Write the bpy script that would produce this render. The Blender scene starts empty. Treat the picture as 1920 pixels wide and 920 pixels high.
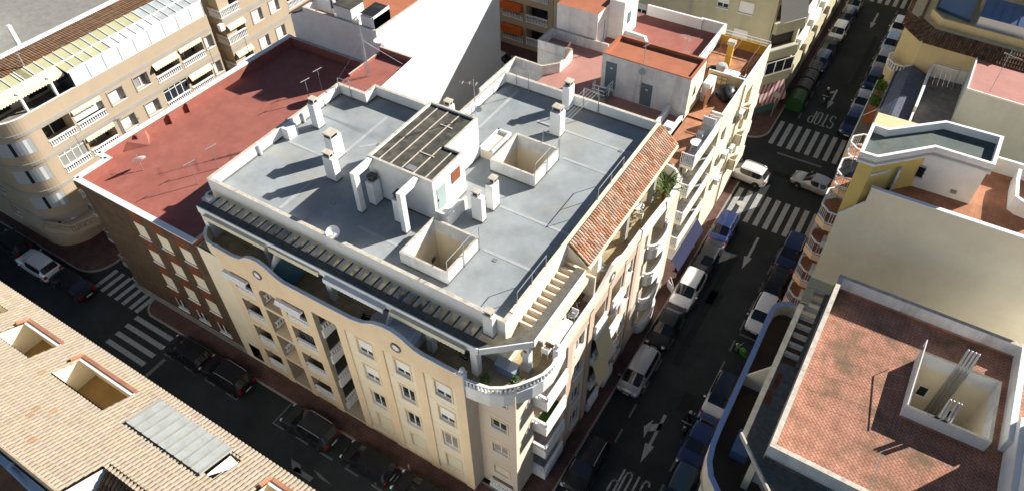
import bpy, bmesh, math, random
from mathutils import Vector, Matrix
random.seed(7)
S = bpy.context.scene
COL = S.collection
PI = math.pi
rad = math.radians

# ------------------------------------------------------------------ survey camera (drone position, metres)
F, YAW, PITCH, ROLL, CAMH = 1347.75, -0.569328109, 0.803712762, -0.0224366952, 46.0
_fw = Vector((math.sin(YAW)*math.cos(PITCH), math.cos(YAW)*math.cos(PITCH), -math.sin(PITCH)))
_r0 = Vector((math.cos(YAW), -math.sin(YAW), 0)); _u0 = _r0.cross(_fw)
_R = math.cos(ROLL)*_r0 + math.sin(ROLL)*_u0
_U = -math.sin(ROLL)*_r0 + math.cos(ROLL)*_u0
def ray(x, y): return (x-960)/F*_R - (y-460)/F*_U + _fw
def G(x, y, z=0.0):            # photograph survey: point at height z
    d = ray(x, y); t = (z-CAMH)/d.z
    return Vector((t*d.x, t*d.y, z))
def GY(x, y, Y):
    d = ray(x, y); t = Y/d.y
    return Vector((t*d.x, Y, CAMH+t*d.z))
def GX(x, y, X):
    d = ray(x, y); t = X/d.x
    return Vector((X, t*d.y, CAMH+t*d.z))

# ------------------------------------------------------------------ materials
def lin(c):
    c = c/255.0
    return c/12.92 if c <= 0.04045 else ((c+0.055)/1.055)**2.4
def rgb(r, g, b): return (lin(r), lin(g), lin(b), 1)
MATS = {}
def mat(name, col, rough=0.85, spec=0.3, var=0.12, scale=1.2, dirt=0.0, dirtcol=(0.10,0.09,0.07,1), dscale=0.6,
        bump=0.0, bscale=40, metal=0.0, coat=0.0, dark=None, attr=False, streak=False):
    if name in MATS: return MATS[name]
    m = bpy.data.materials.new(name); m.use_nodes = True; MATS[name] = m
    nt = m.node_tree; N = nt.nodes; L = nt.links
    b = N['Principled BSDF']
    b.inputs['Roughness'].default_value = rough
    b.inputs['Metallic'].default_value = metal
    b.inputs['Specular IOR Level'].default_value = spec
    b.inputs['Coat Weight'].default_value = coat
    tc = N.new('ShaderNodeTexCoord')
    cur = None
    if attr:
        a = N.new('ShaderNodeAttribute'); a.attribute_name = 'tint'
        mx = N.new('ShaderNodeMix'); mx.data_type = 'RGBA'; mx.blend_type = 'MULTIPLY'
        mx.inputs[0].default_value = 1.0; mx.inputs[6].default_value = col
        L.new(a.outputs['Color'], mx.inputs[7]); cur = mx.outputs[2]
    if var > 0:
        n1 = N.new('ShaderNodeTexNoise'); n1.inputs['Scale'].default_value = scale
        n1.inputs['Detail'].default_value = 8; n1.inputs['Roughness'].default_value = 0.65
        L.new(tc.outputs['Object'], n1.inputs['Vector'])
        r = N.new('ShaderNodeMapRange'); r.inputs[1].default_value = 0.3; r.inputs[2].default_value = 0.7
        r.inputs[3].default_value = 1-var; r.inputs[4].default_value = 1+var*0.6
        L.new(n1.outputs['Fac'], r.inputs[0])
        mx = N.new('ShaderNodeMix'); mx.data_type = 'RGBA'; mx.blend_type = 'MULTIPLY'; mx.inputs[0].default_value = 1
        if cur is None: mx.inputs[6].default_value = col
        else: L.new(cur, mx.inputs[6])
        L.new(r.outputs[0], mx.inputs[7]); cur = mx.outputs[2]
    if dirt > 0:
        n2 = N.new('ShaderNodeTexNoise'); n2.inputs['Scale'].default_value = dscale
        n2.inputs['Detail'].default_value = 10; n2.inputs['Roughness'].default_value = 0.7; n2.inputs['Distortion'].default_value = 0.4
        if streak:
            mp = N.new('ShaderNodeMapping'); mp.inputs['Scale'].default_value = (1, 1, 0.15)
            L.new(tc.outputs['Object'], mp.inputs['Vector']); L.new(mp.outputs[0], n2.inputs['Vector'])
        else: L.new(tc.outputs['Object'], n2.inputs['Vector'])
        r2 = N.new('ShaderNodeMapRange'); r2.inputs[1].default_value = 0.50; r2.inputs[2].default_value = 0.72
        r2.inputs[3].default_value = 0; r2.inputs[4].default_value = dirt
        L.new(n2.outputs['Fac'], r2.inputs[0])
        mx = N.new('ShaderNodeMix'); mx.data_type = 'RGBA'
        L.new(r2.outputs[0], mx.inputs[0])
        if cur is None: mx.inputs[6].default_value = col
        else: L.new(cur, mx.inputs[6])
        mx.inputs[7].default_value = dirtcol; cur = mx.outputs[2]
    if cur is None: b.inputs['Base Color'].default_value = col
    else: L.new(cur, b.inputs['Base Color'])
    if bump > 0:
        n3 = N.new('ShaderNodeTexNoise'); n3.inputs['Scale'].default_value = bscale; n3.inputs['Detail'].default_value = 4
        L.new(tc.outputs['Object'], n3.inputs['Vector'])
        bp = N.new('ShaderNodeBump'); bp.inputs['Strength'].default_value = bump; bp.inputs['Distance'].default_value = 0.03
        L.new(n3.outputs['Fac'], bp.inputs['Height']); L.new(bp.outputs[0], b.inputs['Normal'])
    return m

def brickmat(name, c1, c2, mortar, sx=1.0, bw=0.24, rh=0.075, ms=0.012, axis='XZ', dirt=0.0, dirtcol=(0.05,0.06,0.03,1), rough=0.9, rotz=0.0, dscale=0.5, off=0.5, thr=(0.48,0.66)):
    if name in MATS: return MATS[name]
    m = bpy.data.materials.new(name); m.use_nodes = True; MATS[name] = m
    nt = m.node_tree; N = nt.nodes; L = nt.links; b = N['Principled BSDF']
    b.inputs['Roughness'].default_value = rough; b.inputs['Specular IOR Level'].default_value = 0.2
    tc = N.new('ShaderNodeTexCoord'); sp = N.new('ShaderNodeSeparateXYZ'); cb = N.new('ShaderNodeCombineXYZ')
    L.new(tc.outputs['Object'], sp.inputs[0])
    ad = None
    if axis == 'XZ':
        ad = N.new('ShaderNodeMath'); ad.operation = 'ADD'; L.new(sp.outputs[0], ad.inputs[0]); L.new(sp.outputs[1], ad.inputs[1])
        L.new(ad.outputs[0], cb.inputs[0]); L.new(sp.outputs[2], cb.inputs[1])
    else:
        L.new(sp.outputs[0], cb.inputs[0]); L.new(sp.outputs[1], cb.inputs[1])
    vec = cb.outputs[0]
    if rotz:
        mp = N.new('ShaderNodeMapping'); mp.inputs['Rotation'].default_value = (0,0,rotz); L.new(vec, mp.inputs[0]); vec = mp.outputs[0]
    bt = N.new('ShaderNodeTexBrick'); bt.inputs['Scale'].default_value = 1.0
    bt.inputs['Color1'].default_value = c1; bt.inputs['Color2'].default_value = c2; bt.inputs['Mortar'].default_value = mortar
    bt.inputs['Brick Width'].default_value = bw; bt.inputs['Row Height'].default_value = rh; bt.inputs['Mortar Size'].default_value = ms
    bt.offset = off
    L.new(vec, bt.inputs['Vector'])
    n = N.new('ShaderNodeTexNoise'); n.inputs['Scale'].default_value = 1.4; n.inputs['Detail'].default_value = 8; L.new(tc.outputs['Object'], n.inputs['Vector'])
    r = N.new('ShaderNodeMapRange'); r.inputs[1].default_value = .3; r.inputs[2].default_value = .7; r.inputs[3].default_value = .75; r.inputs[4].default_value = 1.15
    L.new(n.outputs['Fac'], r.inputs[0])
    mx = N.new('ShaderNodeMix'); mx.data_type = 'RGBA'; mx.blend_type = 'MULTIPLY'; mx.inputs[0].default_value = 1
    L.new(bt.outputs['Color'], mx.inputs[6]); L.new(r.outputs[0], mx.inputs[7]); cur = mx.outputs[2]
    if dirt > 0:
        n2 = N.new('ShaderNodeTexNoise'); n2.inputs['Scale'].default_value = dscale; n2.inputs['Detail'].default_value = 12; n2.inputs['Roughness'].default_value = .75
        L.new(tc.outputs['Object'], n2.inputs['Vector'])
        r2 = N.new('ShaderNodeMapRange'); r2.inputs[1].default_value = thr[0]; r2.inputs[2].default_value = thr[1]; r2.inputs[3].default_value = 0; r2.inputs[4].default_value = dirt
        L.new(n2.outputs['Fac'], r2.inputs[0])
        m2 = N.new('ShaderNodeMix'); m2.data_type = 'RGBA'; L.new(r2.outputs[0], m2.inputs[0]); L.new(cur, m2.inputs[6]); m2.inputs[7].default_value = dirtcol; cur = m2.outputs[2]
    L.new(cur, b.inputs['Base Color'])
    return m

def stripemat(name, c1, c2, w, axis=0, rough=0.8, duty=0.5):
    if name in MATS: return MATS[name]
    m = bpy.data.materials.new(name); m.use_nodes = True; MATS[name] = m
    nt = m.node_tree; N = nt.nodes; L = nt.links; b = N['Principled BSDF']; b.inputs['Roughness'].default_value = rough
    tc = N.new('ShaderNodeTexCoord'); sp = N.new('ShaderNodeSeparateXYZ'); L.new(tc.outputs['Object'], sp.inputs[0])
    d = N.new('ShaderNodeMath'); d.operation = 'DIVIDE'; L.new(sp.outputs[axis], d.inputs[0]); d.inputs[1].default_value = w
    fr = N.new('ShaderNodeMath'); fr.operation = 'FRACT'; L.new(d.outputs[0], fr.inputs[0])
    g = N.new('ShaderNodeMath'); g.operation = 'GREATER_THAN'; L.new(fr.outputs[0], g.inputs[0]); g.inputs[1].default_value = duty
    mx = N.new('ShaderNodeMix'); mx.data_type = 'RGBA'; L.new(g.outputs[0], mx.inputs[0]); mx.inputs[6].default_value = c1; mx.inputs[7].default_value = c2
    L.new(mx.outputs[2], b.inputs['Base Color'])
    return m

def glassmat(name, col, rough=0.06):
    if name in MATS: return MATS[name]
    m = bpy.data.materials.new(name); m.use_nodes = True; MATS[name] = m
    b = m.node_tree.nodes['Principled BSDF']; b.inputs['Base Color'].default_value = col
    b.inputs['Roughness'].default_value = rough; b.inputs['Specular IOR Level'].default_value = 0.6
    return m

M = {}
M['white']   = mat('white_plaster', (0.82, 0.82, 0.8, 1), var=.07, scale=.9, dirt=.22, dirtcol=(0.42,0.38,0.31,1), dscale=.5, bump=.15)
M['whitepaint']= mat('white_paint', (0.82, 0.82, 0.82, 1), rough=.5, var=.03)
M['whitewall']= mat('white_party_wall', (0.82, 0.81, 0.78, 1), var=.06, scale=.5, dirt=.16, dirtcol=(0.55,0.50,0.40,1), dscale=.16, streak=True, bump=.15)
M['dirtywhite']= mat('weathered_white_wall', (0.76, 0.76, 0.74, 1), var=.15, scale=1.5, dirt=.55, dirtcol=(0.30,0.27,0.22,1), dscale=.9, streak=True, bump=.2)
M['coping']  = mat('weathered_coping', (0.60,0.54,0.45,1), var=.3, scale=3, dirt=.6, dirtcol=(0.22,0.19,0.14,1), dscale=2.5, bump=.3)
M['cream']   = mat('cream_render', (0.79, 0.7, 0.53, 1), var=.06, scale=.7, dirt=.2, dirtcol=(0.5,0.40,0.27,1), dscale=.5, streak=True, bump=.1)
M['peach']   = mat('peach_render', (0.79, 0.62, 0.41, 1), var=.07, scale=.6, dirt=.25, dirtcol=(0.52,0.36,0.2,1), dscale=.6, streak=True, bump=.1)
M['pinkcream']= mat('pale_pink_render', (0.7, 0.59, 0.47, 1), var=.06, scale=.6, dirt=.2, dirtcol=(0.5,0.37,0.27,1), streak=True, bump=.1)
M['tan']     = mat('tan_render', (0.45, 0.355, 0.25, 1), var=.06, scale=.8, dirt=.15, dirtcol=(0.45,0.34,0.22,1), dscale=.5, streak=True, bump=.25, bscale=60)
M['greyband']= mat('grey_band', (0.36,0.34,0.30,1), var=.1)
M['beige']   = mat('beige_party_wall', (0.8, 0.725, 0.55, 1), var=.1, scale=.35, dirt=.35, dirtcol=(0.62,0.46,0.28,1), dscale=.28, bump=.2)
M['yellow']  = mat('yellow_render', (0.68, 0.52, 0.17, 1), var=.08, dirt=.15, dirtcol=(0.45,0.32,0.1,1), streak=True, bump=.1)
M['sand']    = mat('sand_render', (0.66, 0.54, 0.31, 1), var=.08, dirt=.15, dirtcol=(0.4,0.3,0.15,1), streak=True, bump=.1)
M['ochre']   = mat('ochre_render', (0.62,0.36,0.05,1), var=.08)
M['khaki']   = mat('khaki_render', (0.5, 0.46, 0.32, 1), var=.08, scale=.8, dirt=.3, dirtcol=(0.22,0.2,0.13,1), streak=True, dscale=.7, bump=.2)
M['orangebalc']= mat('apricot_render', (0.76, 0.5, 0.3, 1), var=.06)
M['roofgrey']= mat('grey_roof_membrane', (0.305, 0.33, 0.34, 1), rough=.85, spec=.12, var=.26, scale=.42, dirt=.75, dirtcol=(0.36,0.335,0.285,1), dscale=.24, bump=.15, bscale=15)
M['seam']    = mat('roof_seam', (0.4, 0.41, 0.41, 1), rough=.75, var=.15, scale=2)
M['upstand'] = mat('dark_upstand', (0.16,0.155,0.145,1), var=.2)
M['redroof'] = mat('red_rubber_roof', (0.33, 0.115, 0.088, 1), rough=.7, var=.16, scale=.8, dirt=.3, dirtcol=(0.50,0.22,0.16,1), dscale=.7, bump=.15)
M['orangeroof']= mat('orange_roof_coat', (0.42, 0.145, 0.075, 1), rough=.8, var=.16, scale=1, dirt=.4, dirtcol=(0.42,0.22,0.13,1), dscale=1.2)
M['pinkroof']= mat('pink_roof_coat', (0.44, 0.2, 0.165, 1), rough=.8, var=.14, scale=1, dirt=.25, dirtcol=(0.45,0.27,0.22,1))
M['salmonroof']= mat('salmon_roof_coat', (0.44, 0.22, 0.18, 1), rough=.8, var=.12, scale=1.4, dirt=.2, dirtcol=(0.4,0.22,0.18,1))
M['greenroof']= mat('green_roof_felt', (0.085, 0.108, 0.10, 1), rough=.8, var=.2, scale=1.1, dirt=.6, dirtcol=(0.20,0.19,0.13,1), dscale=.5, bump=.3, bscale=10)
M['darktar'] = mat('mossy_dark_concrete', (0.12,0.115,0.10,1), var=.4, scale=3, dirt=.5, dirtcol=(0.20,0.18,0.12,1), dscale=2.2, bump=.4)
M['blackroof']= mat('blackened_roof', (0.075, 0.07, 0.058, 1), var=.55, scale=1.6, dirt=.7, dirtcol=(0.22,0.20,0.155,1), dscale=.9, bump=.3)
M['tilefloor']= brickmat('terrace_floor_tile', (0.44,0.35,0.21,1),(0.40,0.32,0.19,1),(0.30,0.24,0.15,1), bw=.33, rh=.33, ms=.012, axis='XY', off=0)
M['terra']   = brickmat('terracotta_paving', (0.44,0.21,0.115,1),(0.40,0.18,0.10,1),(0.32,0.15,0.09,1), bw=.3, rh=.3, ms=.012, axis='XY', off=0)
M['patio']   = brickmat('herringbone_clay_pavers', (0.47,0.235,0.16,1),(0.41,0.20,0.135,1),(0.13,0.06,0.045,1), bw=.34, rh=.17, ms=.013, axis='XY', dirt=.75, dirtcol=(0.11,0.09,0.05,1), rotz=.78, dscale=.42, thr=(.48,.62))
M['greytile']= brickmat('grey_terrace_tile', (0.28,0.25,0.22,1),(0.24,0.215,0.19,1),(0.16,0.14,0.12,1), bw=.2, rh=.2, ms=.012, axis='XY', off=0)
M['lighttile']= brickmat('pale_diamond_tile', (0.62,0.62,0.62,1),(0.52,0.52,0.53,1),(0.28,0.28,0.28,1), bw=.4, rh=.4, ms=.02, axis='XY', rotz=.78, off=0)
M['brick']   = brickmat('brown_brick', (0.105,0.062,0.036,1),(0.07,0.043,0.025,1),(0.13,0.10,0.07,1), bw=.25, rh=.07, ms=.010, axis='XZ')
M['redbrick']= brickmat('orange_brick_panel', (0.20,0.065,0.024,1),(0.165,0.05,0.018,1),(0.15,0.08,0.05,1), bw=.25, rh=.07, ms=.008, axis='XZ')
M['pave']    = brickmat('red_brown_pavement', (0.13,0.07,0.058,1),(0.11,0.058,0.048,1),(0.07,0.045,0.04,1), bw=.4, rh=.2, ms=.02, axis='XY')
M['kerb']    = mat('kerb_concrete', (0.26, 0.25, 0.23, 1), var=.2, scale=2)
M['asphalt'] = mat('asphalt', (0.032, 0.036, 0.038, 1), rough=.9, spec=.1, var=.3, scale=.3, dirt=.6, dirtcol=(0.018,0.019,0.020,1), dscale=.5, bump=.3, bscale=90)
M['paintmark']= mat('road_paint', (0.30,0.31,0.32,1), rough=.8, var=.3, scale=4, dirt=.6, dirtcol=(0.13,0.13,0.135,1), dscale=5)
M['fadedmark']= mat('worn_road_paint', (0.13,0.135,0.14,1), rough=.85, var=.3, scale=4, dirt=.5, dirtcol=(0.08,0.08,0.08,1), dscale=4)
M['shutter'] = mat('white_roller_shutter', (0.80,0.79,0.76,1), rough=.6, var=.03)
M['creamshut']= mat('cream_roller_shutter', (0.72,0.66,0.50,1), rough=.6, var=.05)
M['glass']   = glassmat('window_glass', (0.028,0.034,0.042,1), .05)
M['curtain'] = glassmat('curtained_glass', (0.30,0.29,0.27,1), .12)
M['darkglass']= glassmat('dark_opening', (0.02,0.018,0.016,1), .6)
M['metal']   = mat('galvanised_metal', (0.42,0.43,0.44,1), rough=.45, metal=.6, var=.08)
M['whitemetal']= mat('white_metal', (0.78,0.78,0.78,1), rough=.4, var=.03)
M['blackmetal']= mat('black_metal', (0.02,0.02,0.022,1), rough=.5, var=0)
M['rust']    = mat('rusty_metal', (0.25,0.13,0.07,1), rough=.8, var=.4, scale=6)
M['barrel']  = mat('sand_barrel_tiles', (0.37, 0.31, 0.235, 1), rough=.85, attr=True, var=.18, scale=5)
M['barrelred']= mat('terracotta_barrel_tiles', (0.46, 0.31, 0.22, 1), rough=.85, attr=True, var=.25, scale=5)
M['barreldark']= mat('weathered_brown_tiles', (0.15,0.095,0.06,1), rough=.9, attr=True, var=.3, scale=4)
M['barrelbrown']= mat('brown_roof_tiles', (0.26,0.16,0.095,1), rough=.9, attr=True, var=.25, scale=4)
M['barrelblue']= mat('glazed_blue_tiles', (0.105,0.13,0.20,1), rough=.35, attr=True, var=.1, spec=.5)
M['awncream']= stripemat('cream_striped_awning', (0.66,0.58,0.38,1), (0.50,0.42,0.25,1), .16, axis=1, duty=.72)
M['awning']  = mat('cream_awning', (0.70,0.64,0.46,1), var=.05)
M['awnwhite']= mat('white_awning_box', (0.78,0.78,0.78,1), rough=.5, var=.05)
M['awnred']  = stripemat('red_striped_awning', (0.30,0.07,0.08,1), (0.55,0.46,0.45,1), .30, axis=0)
M['awnblue'] = mat('blue_awning', (0.01, 0.014, 0.05, 1), var=.1)
M['awnorange']= mat('orange_awning', (0.62,0.12,0.02,1), var=.1)
M['awngrey'] = stripemat('grey_striped_awning', (0.30,0.28,0.26,1), (0.20,0.19,0.18,1), .12, axis=0)
M['plastic'] = mat('white_polycarbonate', (0.70,0.73,0.72,1), rough=.35, var=.08, dirt=.25, dirtcol=(0.42,0.42,0.38,1), dscale=1.2)
M['greensheet']= mat('yellowed_roof_glass', (0.47,0.45,0.27,1), rough=.3, var=.15, scale=.8)
M['sheetgrey']= mat('dusty_roof_glass', (0.42,0.46,0.46,1), rough=.35, var=.3, scale=1, dirt=.5, dirtcol=(0.2,0.2,0.2,1), dscale=.9)
M['skyplast']= mat('dusty_rooflight_sheet', (0.30,0.32,0.31,1), rough=.4, var=.12, scale=1.5, dirt=.6, dirtcol=(0.19,0.18,0.16,1), dscale=1.6)
M['bluesheet']= mat('blue_grey_panel', (0.12,0.19,0.34,1), rough=.35, var=.1)
M['wood']    = mat('brown_wood', (0.18,0.09,0.045,1), var=.3, scale=5)
M['doorblue']= mat('grey_blue_door', (0.14,0.19,0.22,1), rough=.5, var=.1)
M['doorgrey']= mat('grey_green_door', (0.33,0.41,0.40,1), rough=.5, var=.06)
M['ventred'] = mat('rust_red_louvre', (0.26,0.085,0.04,1), rough=.7, var=.1)
M['leaf']    = mat('green_leaf', (0.085,0.15,0.03,1), rough=.6, var=.4, scale=6)
M['leafdark']= mat('dark_green_leaf', (0.04,0.085,0.02,1), rough=.6, var=.4, scale=6)
M['pot']     = mat('terracotta_pot', (0.45,0.14,0.05,1), var=.1)
M['skytint']= mat('sky_tinted_white_coping', (0.34, 0.46, 0.70, 1), rough=.7, var=.12, scale=2, dirt=.3, dirtcol=(0.12,0.18,0.3,1), dscale=2)  # white coping with the blue of skylight put into its colour
M['bluetrim']= mat('pale_blue_coping', (0.62,0.68,0.76,1), rough=.7, var=.1)
M['stone']   = mat('pebble_cladding', (0.38,0.36,0.33,1), var=.6, scale=14, bump=.5, bscale=14)
M['grass']   = mat('artificial_grass', (0.05,0.14,0.03,1), var=.2, scale=8)
M['tarp']    = mat('black_tarpaulin', (0.02,0.02,0.02,1), rough=.4, var=.1)
M['dish']    = mat('white_dish', (0.80,0.80,0.80,1), rough=.4, var=.02)
M['greydish']= mat('grey_dish', (0.42,0.45,0.48,1), rough=.5, var=.05)
M['rubber']  = mat('tyre_rubber', (0.015,0.015,0.015,1), rough=.85, var=0)
M['rim']     = mat('alloy_rim', (0.40,0.41,0.42,1), rough=.3, metal=.8, var=0)
M['lamp']    = mat('headlamp_lens', (0.55,0.57,0.58,1), rough=.1, var=0)
M['tail']    = mat('red_tail_lens', (0.30,0.012,0.01,1), rough=.2, var=0)
M['plate']   = mat('number_plate', (0.65,0.65,0.62,1), rough=.5, var=0)
M['carglass']= glassmat('car_glass', (0.012,0.014,0.018,1), .03)
M['blacktrim']= mat('black_plastic_trim', (0.02,0.02,0.02,1), rough=.6, var=0)
def paint(name, c, metal=.25):
    dk=max(c[:3])<.06
    return mat('car_paint_'+name, c, rough=.42 if dk else .3, metal=0 if dk else metal, coat=.12 if dk else .35, var=0, spec=.18 if dk else .35)

# ------------------------------------------------------------------ mesh builder
class MB:
    def __init__(s): s.v=[]; s.f=[]; s.m=[]; s.t=[]; s.tint=None; s.sm=[]
    def face(s, pts, m=0, smooth=False):
        i=len(s.v); s.v.extend([tuple(p) for p in pts]); s.f.append(tuple(range(i,i+len(pts)))); s.m.append(m); s.t.append(s.tint); s.sm.append(smooth)
    def box(s,x0,x1,y0,y1,z0,z1,m=0,skip=''):
        if x0>x1:x0,x1=x1,x0
        if y0>y1:y0,y1=y1,y0
        if z0>z1:z0,z1=z1,z0
        A=(x0,y0,z0);B=(x1,y0,z0);C_=(x1,y1,z0);D=(x0,y1,z0);E_=(x0,y0,z1);F_=(x1,y0,z1);G_=(x1,y1,z1);H_=(x0,y1,z1)
        if 'b' not in skip: s.face((A,D,C_,B),m)
        if 't' not in skip: s.face((E_,F_,G_,H_),m)
        s.face((A,B,F_,E_),m); s.face((B,C_,G_,F_),m); s.face((C_,D,H_,G_),m); s.face((D,A,E_,H_),m)
        return s
    def prism(s, poly, z0, z1, m=0, mt=None, bottom=True, top=True):
        a=sum(poly[i][0]*poly[(i+1)%len(poly)][1]-poly[(i+1)%len(poly)][0]*poly[i][1] for i in range(len(poly)))
        if a<0: poly=list(reversed(poly))
        n=len(poly)
        for i in range(n):
            p,q=poly[i],poly[(i+1)%n]
            s.face(((p[0],p[1],z0),(q[0],q[1],z0),(q[0],q[1],z1),(p[0],p[1],z1)),m)
        if top: s.face([(p[0],p[1],z1) for p in poly], m if mt is None else mt)
        if bottom: s.face([(p[0],p[1],z0) for p in reversed(poly)],m)
        return s
    def bar(s,p,q,w,h,m=0,up=(0,0,1)):
        p=Vector(p);q=Vector(q);d=(q-p)
        if d.length<1e-6: return s
        d.normalize();u=Vector(up)
        if abs(d.dot(u))>.98:u=Vector((1,0,0))
        a=d.cross(u).normalized();b=a.cross(d).normalized()
        A=[p+a*(i*w/2)+b*(j*h/2) for i,j in((-1,-1),(1,-1),(1,1),(-1,1))];B=[x+(q-p) for x in A]
        for k in range(4): s.face((A[k],A[(k+1)%4],B[(k+1)%4],B[k]),m)
        s.face(list(reversed(A)),m); s.face(B,m); return s
    def tube(s,p,q,r,n=8,m=0,r2=None,cap=True):
        p=Vector(p);q=Vector(q);d=(q-p)
        if d.length<1e-6:return s
        d.normalize();u=Vector((0,0,1))
        if abs(d.z)>.95:u=Vector((1,0,0))
        a=d.cross(u).normalized();b=d.cross(a)
        r2=r if r2 is None else r2
        A=[p+(a*math.cos(2*PI*k/n)+b*math.sin(2*PI*k/n))*r for k in range(n)]
        B=[q+(a*math.cos(2*PI*k/n)+b*math.sin(2*PI*k/n))*r2 for k in range(n)]
        for k in range(n): s.face((A[k],B[k],B[(k+1)%n],A[(k+1)%n]),m,True)
        if cap: s.face(A,m); s.face(list(reversed(B)),m)
        return s
    def path(s,pts,r,n=6,m=0):
        for i in range(len(pts)-1): s.tube(pts[i],pts[i+1],r,n,m)
        return s
    def lathe(s,c,prof,n=16,m=0,axis=(0,0,1)):
        c=Vector(c);ax=Vector(axis).normalized();u=Vector((1,0,0)) if abs(ax.x)<.9 else Vector((0,1,0))
        a=ax.cross(u).normalized();b=ax.cross(a)
        rings=[[c+ax*z+(a*math.cos(2*PI*k/n)+b*math.sin(2*PI*k/n))*r for k in range(n)] for r,z in prof]
        for i in range(len(rings)-1):
            for k in range(n): s.face((rings[i][k],rings[i][(k+1)%n],rings[i+1][(k+1)%n],rings[i+1][k]),m,True)
        return s
    def ball(s,c,r,n=10,m=0,sx=1,sy=1,sz=1):
        c=Vector(c);k=n//2
        P=[[c+Vector((sx*r*math.sin(PI*i/k)*math.cos(2*PI*j/n),sy*r*math.sin(PI*i/k)*math.sin(2*PI*j/n),sz*r*math.cos(PI*i/k))) for j in range(n)] for i in range(k+1)]
        for i in range(k):
            for j in range(n): s.face((P[i][j],P[i+1][j],P[i+1][(j+1)%n],P[i][(j+1)%n]),m,True)
        return s
    def build(s,name,mats,parent=None,merge=False):
        if not isinstance(mats,(list,tuple)): mats=[mats]
        me=bpy.data.meshes.new(name); me.from_pydata(s.v,[],s.f)
        for q in mats: me.materials.append(q)
        me.polygons.foreach_set('material_index',s.m)
        me.polygons.foreach_set('use_smooth',s.sm)
        if any(t is not None for t in s.t):
            at=me.color_attributes.new('tint','FLOAT_COLOR','CORNER'); k=0; buf=[]
            for f,t in zip(s.f,s.t):
                c=t if t is not None else (1,1,1)
                buf.extend((c[0],c[1],c[2],1)*len(f))
            at.data.foreach_set('color',buf)
        if merge:
            bm=bmesh.new(); bm.from_mesh(me); bmesh.ops.remove_doubles(bm,verts=bm.verts,dist=.0005); bmesh.ops.recalc_face_normals(bm,faces=bm.faces); bm.to_mesh(me); bm.free()
        me.update()
        o=bpy.data.objects.new(name,me); COL.objects.link(o)
        if parent is not None:
            o.parent=parent
            if parent.type=='EMPTY' and parent.get('_w'):
                o.matrix_parent_inverse=Matrix.Translation(-Vector(parent.location))
        return o

def thing(name,label,cat,loc=(0,0,0),group=None,rot=0.0,world=True):
    o=bpy.data.objects.new(name,None); COL.objects.link(o); o.location=loc; o.rotation_euler=(0,0,rot); o.empty_display_size=.3
    o['label']=label; o['category']=cat
    if group:o['group']=group
    if world:o['_w']=1
    return o
def tag(o,label,cat,group=None):
    o['label']=label;o['category']=cat
    if group:o['group']=group
    return o
def structure(o): o['kind']='structure'; return o
def children(o): return [c for c in bpy.data.objects if c.parent==o]
CH={}
def copy_tree(o,parent=None):
    c=o.copy(); COL.objects.link(c)
    if parent is not None: c.parent=parent
    for k in o.children: copy_tree(k,c)
    return c

# ------------------------------------------------------------------ architectural helpers
def V2(p): return Vector((p[0],p[1]))
class Face:
    """a wall plane from p0 to p1 (outside on the right-hand side), u metres along, z up, n outward"""
    def __init__(s,p0,p1):
        s.p0=V2(p0);s.p1=V2(p1);s.L=(s.p1-s.p0).length;s.d=(s.p1-s.p0)/s.L;s.n=Vector((s.d.y,-s.d.x))
    def pt(s,u,z,o=0.0):
        q=s.p0+s.d*u+s.n*o; return (q.x,q.y,z)
    def u(s,p): return (V2(p)-s.p0).dot(s.d)
def wall(mb,f,z0,z1,holes=(),depth=.25,m=0,mr=None,u0=0,u1=None):
    if u1 is None:u1=f.L
    mr=m if mr is None else mr
    us=sorted(set([u0,u1]+[min(max(h[0],u0),u1) for h in holes]+[min(max(h[1],u0),u1) for h in holes]))
    zs=sorted(set([z0,z1]+[min(max(h[2],z0),z1) for h in holes]+[min(max(h[3],z0),z1) for h in holes]))
    for i in range(len(us)-1):
        j=0
        for j in range(len(zs)-1):
            cu=(us[i]+us[i+1])/2;cz=(zs[j]+zs[j+1])/2
            if any(h[0]<cu<h[1] and h[2]<cz<h[3] for h in holes): continue
            mb.face((f.pt(us[i],zs[j]),f.pt(us[i+1],zs[j]),f.pt(us[i+1],zs[j+1]),f.pt(us[i],zs[j+1])),m)
    for h in holes:
        d=h[4] if len(h)>4 else depth
        mq=mr
        if len(h)>5: mr=h[5]
        a,b,c,e=h[:4]
        mb.face((f.pt(a,c),f.pt(b,c),f.pt(b,c,-d),f.pt(a,c,-d)),mr)
        mb.face((f.pt(a,e,-d),f.pt(b,e,-d),f.pt(b,e),f.pt(a,e)),mr)
        mb.face((f.pt(a,c),f.pt(a,c,-d),f.pt(a,e,-d),f.pt(a,e)),mr)
        mb.face((f.pt(b,c,-d),f.pt(b,c),f.pt(b,e),f.pt(b,e,-d)),mr)
        mr=mq
def fbox(mb,f,u0,u1,z0,z1,o0,o1,m=0):
    a=[f.pt(u0,z0,o1),f.pt(u1,z0,o1),f.pt(u1,z0,o0),f.pt(u0,z0,o0)]
    b=[f.pt(u0,z1,o1),f.pt(u1,z1,o1),f.pt(u1,z1,o0),f.pt(u0,z1,o0)]
    mb.face(list(reversed(a)),m); mb.face(b,m)
    for k in range(4): mb.face((a[k],a[(k+1)%4],b[(k+1)%4],b[k]),m)
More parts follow.
